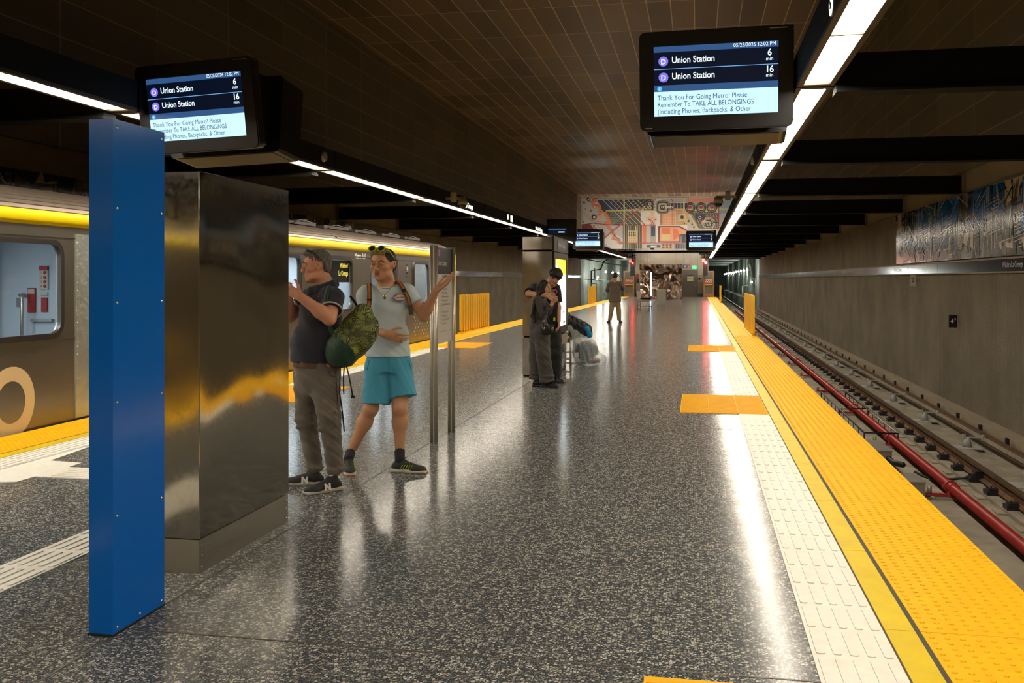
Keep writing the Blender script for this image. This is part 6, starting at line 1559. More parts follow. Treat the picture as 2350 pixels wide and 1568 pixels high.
    for pts, sd in (([J(851, 658, 0.08), J(847, 651, 0.0), J(847, 656, -0.06), J(848, 670, -0.115), J(848, 690, -0.135), J(846, 708, -0.135), J(843, 740, -0.12)], -1), ([J(911, 652, 0.07), J(913, 645.5, 0.0), J(919, 652, -0.055), J(928, 668, -0.10), J(936, 682, -0.112), J(941, 700, -0.10), J(944, 722, -0.05)], 1)):
        for wd, off, mm, nm in ((0.018, 0.0, ST1, 'shoulder_strap'), (0.006, -0.004, ST2, 'strap_stripe')):
            b = MB(); vs = []
            P_ = [Vector(v) for v in pts]
            # resample
            Q = []
            for i in range(len(P_)-1):
                for k in range(5): Q.append(P_[i].lerp(P_[i+1], k/5))
            Q.append(P_[-1]); n = len(Q)
            for i in range(n):
                d = (Q[min(i+1, n-1)]-Q[max(i-1, 0)]).normalized(); sdv = Vector((1, 0, 0)); sdv = (sdv-d*sdv.dot(d)).normalized(); up = d.cross(sdv)
                if up.y > 0 and i > 5: up = -up
                o_ = Q[i]+up*(-off if up.z > 0 else off)+Vector((0, off*1.2, -off*0.5))
                for (a_, c_) in ((-wd, -0.003), (wd, -0.003), (wd, 0.003), (-wd, 0.003)): vs.append(o_+sdv*a_+up*c_)
            fs = []
            for i in range(n-1):
                for k in range(4): fs.append((i*4+k, i*4+(k+1) % 4, i*4+4+(k+1) % 4, i*4+4+k))
            b.add(vs, fs+[(0, 1, 2, 3), tuple(4*n-4+k for k in range(4))]); b.build(nm, mm, A)
    b = MB(); c_ = J(927, 667, -0.115); b.box(c_[0]-0.016, c_[0]+0.016, c_[1]-0.01, c_[1]+0.004, c_[2]-0.01, c_[2]+0.012); c_ = J(848, 688, -0.145); b2 = MB(); b2.box(c_[0]-0.020, c_[0]+0.020, c_[1]-0.006, c_[1]+0.004, c_[2]-0.006, c_[2]+0.006); b2.build('strap_buckle', M_BLACKG, A); b.build('strap_buckle', M_BLACKG, A)
man_blue()

# ================================================================= MAN IN THE BLACK POLO
def man_polo():
    J = Person(730, 6.95, 'person', 'person in black polo shirt and grey trousers looking left beside the steel cabinet'); t = J.t
    hc = J(722, 610, 0.0); R = rotm((-0.965, -0.26, -0.05)); hc = hc+np.array((0.012, 0.0, 0.0))
    nb = J(750, 660, 0.02)
    sn, sf = J(766, 684, -0.13), J(712, 684, 0.19)
    en, wn = J(756, 731, -0.27), J(688, 680, -0.30)
    ef, wf = J(664, 726, 0.12), J(660, 676, -0.02)
    hn, hf = J(745, 850, -0.09), J(710, 850, 0.09)
    kn, kf = J(756, 962, -0.14), J(703, 958, 0.05)
    an, af = J(771, 1082, -0.13), J(724, 1078, 0.07)
    B = Solid(); p = head(B, hc, R, 1.03, chin=1.15)
    B.cap(hc+R @ np.array((0, -0.025, -0.065)), nb, 0.058, 0.068, 0.03)
    B.cap(J(757, 682, -0.10), J(722, 682, 0.16), 0.065, 0.065, 0.05); B.ell(J(735, 715, 0.02), (0.14, 0.17, 0.15), None, 0.05); B.ell(J(728, 778, 0.01), (0.145, 0.145, 0.145), None, 0.05); B.ell(J(728, 838, 0.0), (0.11, 0.12, 0.07), None, 0.05)
    for a, b, c in ((sn, en, wn), (sf, ef, wf)):
        B.ell(a, (0.06, 0.06, 0.065), None, 0.03); B.cap(a, b, 0.054, 0.047, 0.03); m_ = b+(c-b)*0.3; B.cap(b, m_, 0.046, 0.046, 0.02); B.cap(m_, c, 0.046, 0.031, 0.03)
    for a, b, c in ((hn, kn, an), (hf, kf, af)):
        B.cap(a, b, 0.075, 0.050, 0.03); B.cap(b, c, 0.055, 0.036, 0.04)
    hand(B, wn, np.array((-0.85, 0.10, 0.48)), np.array((-0.2, 0.9, 0.2)), -1, (0.75, 0.85, 0.9, 0.9), 1.05, 0.7, 0.3)
    hand(B, wf, np.array((-0.7, -0.3, 0.5)), np.array((0.3, -0.9, 0.1)), 1, (0.7, 0.8, 0.8, 0.8), 1.0, 0.7, 0.3)
    B.mesh(0.004, 'body', SKIN_A, t)
    face_bits(p, t, 1.03, LIP_A, mat('brow_grey', (0.10, 0.07, 0.05, 1), 0.8), SKIN_A)
    M_P = cloth('charcoal_polo', (0.028, 0.029, 0.040, 1)); M_PW = cloth('white_trim', (0.55, 0.52, 0.48, 1))
    S = Solid(); S.cap(J(757, 681, -0.10), J(722, 681, 0.16), 0.078, 0.078, 0.05); S.ell(J(737, 715, 0.02), (0.158, 0.185, 0.165), None, 0.05); S.ell(J(727, 785, 0.01), (0.182, 0.18, 0.185), None, 0.05)
    S.cap(J(726, 795, 0.01), J(725, 829, 0.01), 0.178, 0.182, 0.04, None, 1)
    S.cap(sn, sn+(en-sn)*0.58, 0.075, 0.078, 0.03, None, 1); S.cap(sf, sf+(ef-sf)*0.55, 0.072, 0.074, 0.03, None, 1)
    S.cap(J(752, 684, 0.02), J(753, 668, 0.02), 0.10, 0.075, 0.04)
    S.mesh(0.0045, 'polo_shirt', M_P, t, folds(0.007, (12, 10, 22), 2.3))
    for a, b_ in ((sn, en), (sf, ef)):
        f_ = (b_-a)/np.linalg.norm(b_-a); c0 = a+(b_-a)*(0.585 if a is sn else 0.555); RR = rotm(f_, (0.1, 0.3, 1)); b = MB(); n_ = 24; rr = 0.0785 if a is sn else 0.0745
        b.tube([c0+RR[:, 0]*rr*math.cos(2*PI*k/n_)+RR[:, 2]*rr*math.sin(2*PI*k/n_) for k in range(n_)], 0.006, 6, closed=True); b.build('sleeve_trim', M_PW, t)
    # collar
    ring = [(769, 645, 0.02), (763, 648, -0.055), (750, 653, -0.092), (730, 659, -0.100), (712, 664, -0.085), (703, 668, -0.050)]
    back = [(769, 645, 0.02), (764, 648, 0.075), (752, 652, 0.11), (730, 658, 0.115), (712, 663, 0.09), (703, 667, 0.05)]
    S = Solid()
    for pts in (ring, back):
        for i in range(5):
            a_, c_ = J(*pts[i]), J(*pts[i+1]); S.cap(a_, c_, 0.016, 0.016, 0.012); dn = np.array((0.0, 0, -0.026)); S.cap(a_*1.0+dn+np.array((0.008, 0, 0)), c_+dn, 0.018, 0.018, 0.02)
    S.mesh(0.004, 'collar', M_P, t)
    b = MB(); c0 = J(727, 682, -0.205); b.box(c0[0]-0.008, c0[0]+0.008, c0[1]+0.04, c0[1]+0.048, c0[2]-0.004, c0[2]+0.004); b.build('chest_emblem', mat('emblem_red', (0.4, 0.04, 0.03, 1), 0.8), t)
    # trousers, belt
    M_T = cloth('grey_denim', (0.15, 0.125, 0.097, 1), var=(7, 0.22))
    S = Solid(); S.cap(J(728, 838, 0.0), J(729, 862, 0.0), 0.160, 0.160, 0.03); S.cap(J(743, 858, -0.06), kn, 0.118, 0.080, 0.035); S.cap(kn, an+np.array((0.0, 0, -0.01)), 0.078, 0.058, 0.03, None, 1)
    S.cap(J(708, 858, 0.07), kf, 0.112, 0.076, 0.035); S.cap(kf, af+np.array((0, 0, -0.01)), 0.074, 0.056, 0.03, None, 1)
    for c_ in (an, af): S.ell(c_+np.array((0, 0, 0.02)), (0.066, 0.064, 0.022), None, 0.02)
    for c_ in (kn, kf):
        for dz, dx in ((0.03, 0.02), (-0.02, -0.01), (-0.07, 0.015)): S.cap(c_+np.array((-0.06, -0.04, dz)), c_+np.array((0.05, -0.06, dz+0.03)), 0.014, 0.010, 0.02)
    S.mesh(0.0045, 'trousers', M_T, t, folds(0.009, (14, 12, 30), 0.9))
    S = Solid(); c0 = J(727, 835, 0.0); S.cap(c0+np.array((0, 0, -0.018)), c0+np.array((0, 0, 0.018)), 0.170, 0.170, 0.004, None, 2); S.mesh(0.0045, 'belt', mat('belt_brown', (0.10, 0.045, 0.02, 1), 0.5), t)
    b = MB(); c1 = J(705, 836, -0.14); b.cbox(c1[0]-0.045, c1[0]+0.03, c1[1]-0.02, c1[1]+0.02, c1[2]-0.02, c1[2]+0.02, 0.008); b.build('belt_buckle', mat('buckle_brass', (0.30, 0.22, 0.13, 1), 0.35, 0.9), t)
    b = MB(); b.tube([J(752, 848, -0.185), J(757, 862, -0.19), J(772, 866, -0.16)], 0.003, 5); b.tube([J(770, 850, -0.15), J(775, 920, -0.16), J(778, 1000, -0.165)], 0.003, 5); b.build('seam', mat('seam_dark', (0.05, 0.04, 0.03, 1), 0.9), t)
    M_SK = mat('sneaker_black', (0.018, 0.016, 0.014, 1), 0.7, bump=(120, 0.5, 0.003)); M_SS = mat('sneaker_sole', (0.42, 0.38, 0.30, 1), 0.6); M_NW = mat('sneaker_white', (0.72, 0.68, 0.60, 1), 0.5)
    for (hp, tp) in ((J(784, 1104, -0.11), J(742, 1128, -0.20)), (J(744, 1106, 0.05), J(668, 1112, 0.04))):
        hp[2] = 0; tp[2] = 0; f = tp-hp; L = np.linalg.norm(f); tp = hp+f/L*0.29
        o, PP, L, RR = shoe(t, hp, tp, M_SK, M_SS, 1, None, 'sneaker', 1.05)
        for sg in (-1, 1):
            rt = RR[:, 0]*sg; fw = RR[:, 1]
            b = MB(); xs = -fw if sg > 0 else fw
            Mx = frame(PP(L*0.46, sg*0.0465, 0.022), (fw if sg < 0 else -fw) if False else (np.cross(np.array((0, 0, 1.0)), rt)), (0, 0, 1)+rt*(-0.22))
            text('sneaker_letter', 'N', Mx @ Matrix.Translation((0, 0, 0.004)), M_NW, 0.062, o, bold=0.004, extrude=0.002, align='CENTER')
    # hair and sunglasses
    S = Solid(); q = p
    S.ell(q(0, -0.017, 0.036), (0.079, 0.097, 0.085), R, 0.01); S.ell(q(0, -0.058, -0.012), (0.066, 0.046, 0.055), R, 0.015); S.ell(q(0, 0.045, 0.088), (0.050, 0.045, 0.020), R, 0.012)
    S.ell(q(0, 0.108, -0.030), (0.12, 0.082, 0.092), R, 0.01, '-'); S.ell(q(0, 0.030, -0.095), (0.11, 0.10, 0.090), R, 0.01, '-'); S.ell(q(0.08, 0.0, -0.01), (0.02, 0.028, 0.034), R, 0.006, '-'); S.ell(q(-0.08, 0.0, -0.01), (0.02, 0.028, 0.034), R, 0.006, '-')
    S.mesh(0.0035, 'hair', H_GREY, t, folds(0.0018, (150, 90, 70)))
    b = MB()
    for sg in (-1, 1): b.tube([q(sg*0.070, 0.045, 0.100), q(sg*0.086, 0.0, 0.070), q(sg*0.088, -0.045, 0.02), q(sg*0.086, -0.05, -0.01)], 0.0035, 6)
    b.tube([q(-0.070, 0.045, 0.100), q(0, 0.065, 0.125), q(0.070, 0.045, 0.100)], 0.004, 6)
    g = b.build('sunglasses', M_BLACKG, t)
    b = MB()
    for sg in (-1, 1): b.sphere(q(sg*0.034, 0.050, 0.106), 0.020, 12, 8, 0, (1, 0.8, 0.4))
    b.build('lenses', M_BLACKG, g)
man_polo()

# ---- patterned backpack on his back
def backpack_green():
    J = Person(812, 6.95, 'backpack', 'black and lime patterned backpack with dark green base hanging behind the black polo shirt'); t = J.t; t['category'] = 'backpack'
    m, nt, b_ = nodes('lime_pattern'); N = nt.nodes.new; L = nt.links.new
    tc = N('ShaderNodeTexCoord'); ns = N('ShaderNodeTexNoise'); ns.inputs['Scale'].default_value = 7; ns.inputs['Detail'].default_value = 0; L(tc.outputs['Object'], ns.inputs[0])
    sc = N('ShaderNodeVectorMath'); sc.operation = 'MULTIPLY_ADD'; L(ns.outputs['Color'], sc.inputs[0]); sc.inputs[1].default_value = (0.10,)*3; L(tc.outputs['Object'], sc.inputs[2])
    v = N('ShaderNodeTexVoronoi'); v.inputs['Scale'].default_value = 8.5; L(sc.outputs[0], v.inputs[0])
    s1 = N('ShaderNodeVectorMath'); s1.operation = 'SCALE'; s1.inputs['Scale'].default_value = 1.0; L(sc.outputs[0], s1.inputs[0])
    sb = N('ShaderNodeVectorMath'); sb.operation = 'SUBTRACT'; L(s1.outputs[0], sb.inputs[0]); L(v.outputs['Position'], sb.inputs[1])
    sx = N('ShaderNodeSeparateXYZ'); L(sb.outputs[0], sx.inputs[0])
    at = N('ShaderNodeMath'); at.operation = 'ARCTAN2'; L(sx.outputs[2], at.inputs[0]); L(sx.outputs[0], at.inputs[1])
    am = N('ShaderNodeMath'); am.operation = 'MULTIPLY'; am.inputs[1].default_value = 22; L(at.outputs[0], am.inputs[0])
    sn = N('ShaderNodeMath'); sn.operation = 'SINE'; L(am.outputs[0], sn.inputs[0])
    vd = N('ShaderNodeMath'); vd.operation = 'MULTIPLY_ADD'; vd.inputs[1].default_value = 1.5; L(v.outputs['Distance'], vd.inputs[0]); 
    s2 = N('ShaderNodeMath'); s2.operation = 'MULTIPLY'; s2.inputs[1].default_value = 0.22; L(sn.outputs[0], s2.inputs[0]); L(s2.outputs[0], vd.inputs[2])
    n2 = N('ShaderNodeTexNoise'); n2.inputs['Scale'].default_value = 16; n2.inputs['Detail'].default_value = 1; L(tc.outputs['Object'], n2.inputs[0])
    ml = N('ShaderNodeMath'); ml.operation = 'MULTIPLY_ADD'; ml.inputs[1].default_value = 1.4; L(n2.outputs['Fac'], ml.inputs[0]); L(vd.outputs[0], ml.inputs[2])
    r = N('ShaderNodeValToRGB'); r.color_ramp.interpolation = 'CONSTANT'; e = r.color_ramp.elements; e[0].color = (0.30, 0.36, 0.045, 1); e[1].position = 0.57; e[1].color = (0.014, 0.018, 0.014, 1)
    dv = N('ShaderNodeMath'); dv.operation = 'MULTIPLY'; dv.inputs[1].default_value = 0.5; L(ml.outputs[0], dv.inputs[0])
    x = e.new(0.75); x.color = (0.40, 0.46, 0.08, 1); x = e.new(0.80); x.color = (0.03, 0.04, 0.025, 1); x = e.new(0.92); x.color = (0.22, 0.27, 0.06, 1)
    L(dv.outputs[0], r.inputs[0]); L(r.outputs[0], b_.inputs['Base Color']); b_.inputs['Roughness'].default_value = 0.6
    G = cloth('dark_green_nylon', (0.018, 0.058, 0.028, 1), 0.5, (30, 0.6, 0.01)); 
    # the bag leans: top towards the upper right
    ax = J(838, 722, -0.06)-J(790, 820, -0.10); ax /= np.linalg.norm(ax)
    S = Solid(); S.cap(J(827, 748, -0.08), J(834, 716, -0.07), 0.105, 0.062, 0.05); S.cap(J(803, 785, -0.10), J(826, 755, -0.08), 0.135, 0.125, 0.06); S.ell(J(838, 770, -0.13), (0.07, 0.08, 0.13), rotm((0, 1, 0), tuple(ax)), 0.05)
    S.mesh(0.005, 'bag_body', m, t, folds(0.006, (14, 10, 16), 0.2))
    S = Solid(); S.cap(J(786, 800, -0.12), J(796, 793, -0.12), 0.118, 0.122, 0.05); S.ell(J(783, 818, -0.11), (0.105, 0.10, 0.075), None, 0.05); S.mesh(0.005, 'bag_base', G, t, folds(0.006, (14, 14, 18), 1.2))
    b = MB()
    b.tube([J(834, 712, -0.04), J(822, 706, -0.02), J(812, 690, 0.0), J(804, 680, 0.02)], 0.009, 6); b.tube([J(838, 712, -0.05), J(850, 706, -0.08), J(849, 716, -0.06)], 0.006, 6); b.build('top_loop', M_BLACKG, t)
    b = MB()
    pts = [J(756, 655, 0.02), J(755, 660, -0.14), J(749, 680, -0.225), J(748, 700, -0.245), J(754, 722, -0.20), J(757, 750, -0.19), J(762, 768, -0.20)]
    b.tube(pts, 0.016, 6); b.build('shoulder_strap', G, t)
    for pts, nm in (([J(790, 840, -0.16), J(788, 870, -0.16), J(789, 905, -0.15)], 'dangling_strap'), ([J(794, 836, -0.15), J(800, 860, -0.15), J(806, 890, -0.15), J(809, 908, -0.15)], 'dangling_strap'), ([J(781, 838, -0.16), J(779, 900, -0.17), J(785, 940, -0.17), J(790, 990, -0.17)], 'dangling_strap')):
        b = MB(); b.tube(pts, 0.0055, 6); b.build(nm, M_BLACKG if nm else G, t)
    b = MB(); c_ = J(810, 910, -0.15); b.box(c_[0]-0.014, c_[0]+0.014, c_[1]-0.004, c_[1]+0.004, c_[2]-0.010, c_[2]+0.008); b.build('strap_clip', M_BLACKG, t)
    b = MB(); b.tube([J(862, 735, -0.13), J(867, 737, -0.15), J(866, 742, -0.15), J(859, 739, -0.13)], 0.005, 6); b.build('carabiner', M_BLACKG, t)
backpack_green()
# ================================================================= HUGGING COUPLE
def curls(name, m, t, pts, seed=1, n=120, r=0.013, h=0.004):
    """curly mop: many little blobs over the given ellipsoids (centre, radii, R)"""
    R_ = random.Random(seed); S = Solid()
    for (c, rad, R) in pts:
        S.ell(c, rad, R, 0.01)
        for _ in range(n):
            v = np.array([R_.gauss(0, 1) for _ in range(3)]); v /= np.linalg.norm(v)
            if v[2] < -0.3: continue
            q = np.array(c)+(R @ (v*np.array(rad)*R_.uniform(0.95, 1.10))); rr = r*R_.uniform(0.6, 1.1); S.ell(q, (rr, rr, rr), None, 0.006)
    return S.mesh(h, name, m, t)
def couple_man():
    J = Person(1268, 13.95, 'person', 'person in black T-shirt with curly hair hugging the long-haired person beside the kiosk'); t = J.t
    hc = J(1271.5, 640, -0.10); f = np.array((-0.05, -0.72, -0.62)); R = rotm(f, (0.35, 0.0, 1)); 
    R2 = R
    nb = J(1258, 650, 0.02); sl, sr = J(1223, 661, -0.05), J(1276, 662, 0.02)
    el, wl = J(1213, 674, -0.38), J(1254, 678, -0.72); er, wr = J(1281, 706, -0.02), J(1283, 737, -0.08)
    hl, hr = J(1254, 758, 0.03), J(1272, 758, 0.0); kl, kr = J(1255, 812, 0.0), J(1274, 812, -0.03); al, ar = J(1256, 866, 0.05), J(1273, 865, 0.02)
    B = Solid(); p = head(B, hc, R, 1.0); B.cap(hc+R @ np.array((0, -0.03, -0.06)), nb, 0.055, 0.066, 0.03)
    B.cap(J(1236, 662, 0.0), J(1270, 663, 0.0), 0.06, 0.06, 0.05); B.ell(J(1254, 690, 0.0), (0.155, 0.10, 0.19), None, 0.05); B.ell(J(1260, 735, 0.0), (0.14, 0.09, 0.16), None, 0.05)
    for a, b, c in ((sl, el, wl), (sr, er, wr)): B.cap(a, b, 0.048, 0.040, 0.03); B.cap(b, c, 0.041, 0.027, 0.03)
    for a, b, c in ((hl, kl, al), (hr, kr, ar)): B.cap(a, b, 0.08, 0.055, 0.04); B.cap(b, c, 0.055, 0.035, 0.03)
    hand(B, wl, np.array((0.85, -0.12, -0.45)), np.array((-0.2, 0.9, -0.2)), 1, (0.3, 0.35, 0.4, 0.45), 1.0, 0.4, 0.6)
    hand(B, wr, np.array((-0.05, -0.12, -1)), np.array((-0.9, 0.2, 0)), 1, (0.25, 0.3, 0.35, 0.4), 1.0, 0.4, 0.5)
    B.mesh(0.0055, 'body', SKIN_C, t)
    face_bits(p, t, 1.0, LIP_A, H_DARK, SKIN_C)
    S = Solid(); S.cap(J(1236, 661, 0.0), J(1270, 662, 0.0), 0.074, 0.074, 0.05); S.ell(J(1254, 690, 0.0), (0.17, 0.118, 0.20), None, 0.05); S.cap(J(1258, 705, 0.0), J(1263, 762, 0.0), 0.16, 0.155, 0.05, ((0, 1, 0), 1.4), 1)
    S.cap(sl, sl+(el-sl)*0.85, 0.068, 0.072, 0.03, None, 1); S.cap(sr, sr+(er-sr)*0.72, 0.068, 0.072, 0.03, None, 1)
    S.mesh(0.006, 't_shirt', cloth('black_cotton', (0.010, 0.010, 0.011, 1)), t, folds(0.006, (12, 10, 20), 4.0))
    F = lambda x, y: frame(J(x, y, -0.135), (1, 0.25, 0), (0, 0, 1))
    for s_, x, y, c, sz in (('O', 1258, 674, (0.02, 0.45, 0.25, 1), 0.085), ('A', 1263.5, 674, (0.12, 0.5, 0.08, 1), 0.085), ('D', 1269.5, 674, (0.6, 0.08, 0.22, 1), 0.085), ('C', 1263, 686, (0.6, 0.5, 0.05, 1), 0.08), ('E', 1268, 686, (0.65, 0.55, 0.04, 1), 0.08), ('L', 1266, 697, (0.1, 0.5, 0.3, 1), 0.06), ('S', 1270, 736, (0.6, 0.55, 0.05, 1), 0.06)):
        text('print_letter', s_, F(x, y), mat('tee_print_%d' % int(c[0]*1000+c[1]*100), c, 0.8), sz, t, bold=0.004, extrude=0.002)
    S = Solid(); S.cap(J(1263, 757, 0.02), J(1263, 768, 0.02), 0.15, 0.155, 0.03, ((0, 1, 0), 1.3), 0); S.cap(hl, kl, 0.10, 0.095, 0.03); S.cap(kl, al, 0.095, 0.095, 0.03, None, 1); S.cap(hr, kr, 0.105, 0.095, 0.03); S.cap(kr, ar, 0.095, 0.10, 0.03, None, 1)
    S.mesh(0.006, 'trousers', cloth('black_jeans', (0.022, 0.021, 0.021, 1)), t, folds(0.008, (12, 12, 22), 5.0))
    MB_ = mat('shoe_black', (0.012, 0.011, 0.011, 1), 0.5)
    for hp, tp in ((J(1266, 870, 0.05), J(1284, 873, -0.1)), (J(1254, 872, 0.08), J(1250, 876, -0.1))):
        hp[2] = 0; tp[2] = 0; f_ = tp-hp; tp = hp+f_/np.linalg.norm(f_)*0.28; shoe(t, hp, tp, MB_, MB_, 1, None, 'shoe')
    q = p
    curls('hair', H_DARK, t, [(q(0, -0.035, 0.065), (0.088, 0.095, 0.078), R), (q(0, 0.015, 0.115), (0.070, 0.050, 0.032), R)], 3, 330, 0.0125)
couple_man()
def couple_woman():
    J = Person(1238, 13.35, 'person', 'person with long dark hair, grey top and shoulder bag leaning into a hug'); t = J.t
    hc = J(1250, 662, -0.02); R = rotm((0.80, -0.58, 0.12), (-0.1, 0.1, 1)); nb = J(1240, 683, 0.02)
    sn, sf = J(1235, 688, -0.10), J(1244, 686, 0.14); en, wn = J(1245, 720, -0.16), J(1265, 700, -0.14); ef, wf = J(1258, 715, 0.10), J(1268, 696, 0.0)
    hn, hf = J(1243, 762, -0.06), J(1233, 762, 0.07); kn, kf = J(1247, 816, -0.08), J(1229, 815, 0.06); an, af = J(1255, 876, -0.06), J(1230, 870, 0.06)
    B = Solid(); p = head(B, hc, R, 0.94); B.cap(hc+R @ np.array((0, -0.02, -0.06)), nb, 0.045, 0.052, 0.03)
    B.cap(J(1237, 690, -0.06), J(1242, 690, 0.10), 0.05, 0.05, 0.04); B.ell(J(1236, 712, 0.02), (0.095, 0.13, 0.15), None, 0.05); B.ell(J(1236, 745, 0.02), (0.085, 0.10, 0.12), None, 0.05)
    for a, b, c in ((sn, en, wn), (sf, ef, wf)): B.cap(a, b, 0.038, 0.032, 0.02); B.cap(b, c, 0.032, 0.022, 0.02)
    for a, b, c in ((hn, kn, an), (hf, kf, af)): B.cap(a, b, 0.07, 0.05, 0.03); B.cap(b, c, 0.05, 0.032, 0.03)
    hand(B, wn, np.array((0.35, -0.05, 0.95)), np.array((0.8, 0.5, -0.1)), 1, (0.5, 0.5, 0.55, 0.6), 0.88, 0.5, 0.5); hand(B, wf, np.array((0.3, -0.1, 0.95)), np.array((-0.3, -0.9, 0)), 1, (0.6, 0.6, 0.6, 0.6), 0.88, 0.5, 0.5)
    B.mesh(0.0055, 'body', SKIN_C, t)
    face_bits(p, t, 0.94, LIP_A, H_DARK, SKIN_C)
    M_G = cloth('grey_knit', (0.075, 0.068, 0.062, 1))
    S = Solid(); S.cap(J(1237, 689, -0.06), J(1242, 689, 0.10), 0.062, 0.062, 0.04); S.ell(J(1236, 712, 0.02), (0.108, 0.145, 0.16), None, 0.05); S.cap(J(1236, 722, 0.02), J(1236, 758, 0.02), 0.108, 0.142, 0.04, None, 1)
    S.cap(sn, en, 0.055, 0.050, 0.02); S.cap(en, en+(wn-en)*0.9, 0.048, 0.038, 0.02, None, 1); S.cap(sf, ef, 0.055, 0.05, 0.02); S.cap(ef, ef+(wf-ef)*0.9, 0.048, 0.038, 0.02, None, 1)
    S.mesh(0.0055, 'knit_top', M_G, t, folds(0.006, (16, 16, 34), 7.0))
    S = Solid(); S.cap(J(1236, 752, 0.01), J(1238, 768, 0.01), 0.128, 0.140, 0.03); S.cap(hn, kn, 0.112, 0.100, 0.03); S.cap(kn, an, 0.10, 0.100, 0.02, None, 1); S.cap(hf, kf, 0.105, 0.092, 0.03); S.cap(kf, af, 0.092, 0.088, 0.02, None, 1)
    for c_ in (an, af): S.ell(c_+np.array((0, 0, 0.02)), (0.105, 0.10, 0.03), None, 0.02); S.ell(c_+np.array((0.01, -0.02, 0.08)), (0.10, 0.10, 0.022), None, 0.02)
    S.mesh(0.0055, 'wide_jeans', cloth('charcoal_denim', (0.080, 0.072, 0.063, 1), var=(6, 0.3)), t, folds(0.009, (12, 12, 22), 8.0))
    MB_ = MATS['shoe_black']
    for hp, tp in ((J(1241, 882, -0.02), J(1274, 888, -0.10)), (J(1222, 878, 0.08), J(1240, 881, 0.04))):
        hp[2] = 0; tp[2] = 0; f_ = tp-hp; tp = hp+f_/np.linalg.norm(f_)*0.26; shoe(t, hp, tp, MB_, MB_, 1, None, 'shoe')
    q = p; S = Solid()
    S.ell(q(0, -0.022, 0.030), (0.088, 0.100, 0.092), R, 0.01); S.ell(q(0, -0.02, -0.05), (0.085, 0.07, 0.08), R, 0.02); S.ell(q(0, 0.115, -0.035), (0.066, 0.085, 0.100), R, 0.01, '-')
    for i in range(9):
        a = -0.8+1.6*i/8; s0 = q(0.065*math.sin(a*1.9), -0.06-0.03*math.cos(a*1.5), 0.02); ex = J(1218+4*i, 728+3*((i*7) % 5), 0.02+0.10*math.sin(a*2)-0.06)
        m_ = J(1228+2.2*i, 690, -0.10+0.028*i); S.cap(s0, m_, 0.030, 0.026, 0.02); S.cap(m_, ex, 0.024, 0.010, 0.02)
    S.mesh(0.005, 'long_hair', H_DARK, t, folds(0.004, (90, 60, 8)))
    A = empty('shoulder_bag', t.location, PSI, 'small black shoulder bag with silver rings on the hip of the long-haired person', 'bag')
    S = Solid(); S.ell(J(1256, 758, -0.20), (0.080, 0.035, 0.070), None, 0.02); S.bx(J(1256, 752, -0.20), (0.065, 0.03, 0.03), None, 0.02, 0.02); S.mesh(0.005, 'bag_body', mat('black_leather', (0.012, 0.011, 0.010, 1), 0.35), A, folds(0.004, (40, 40, 50)))
    b = MB(); b.tube([J(1247, 748, -0.22), J(1246.5, 730, -0.21), J(1247, 705, -0.19), J(1246, 690, -0.12), J(1243, 683, 0.0)], 0.010, 6); b.tube([J(1250, 703, -0.20), J(1257, 730, -0.20), J(1268, 750, -0.22)], 0.009, 6); b.build('strap', MATS['black_leather'], A)
    for x, y in ((1247, 737), (1248, 753), (1269, 750), (1268, 756), (1258, 747)):
        b = MB(); c_ = J(x, y, -0.235); b.tube([c_+np.array((0.013*math.cos(a), 0, 0.013*math.sin(a))) for a in [2*PI*k/10 for k in range(10)]], 0.0035, 5, closed=True); b.build('metal_ring', M_STUD, A)
couple_woman()

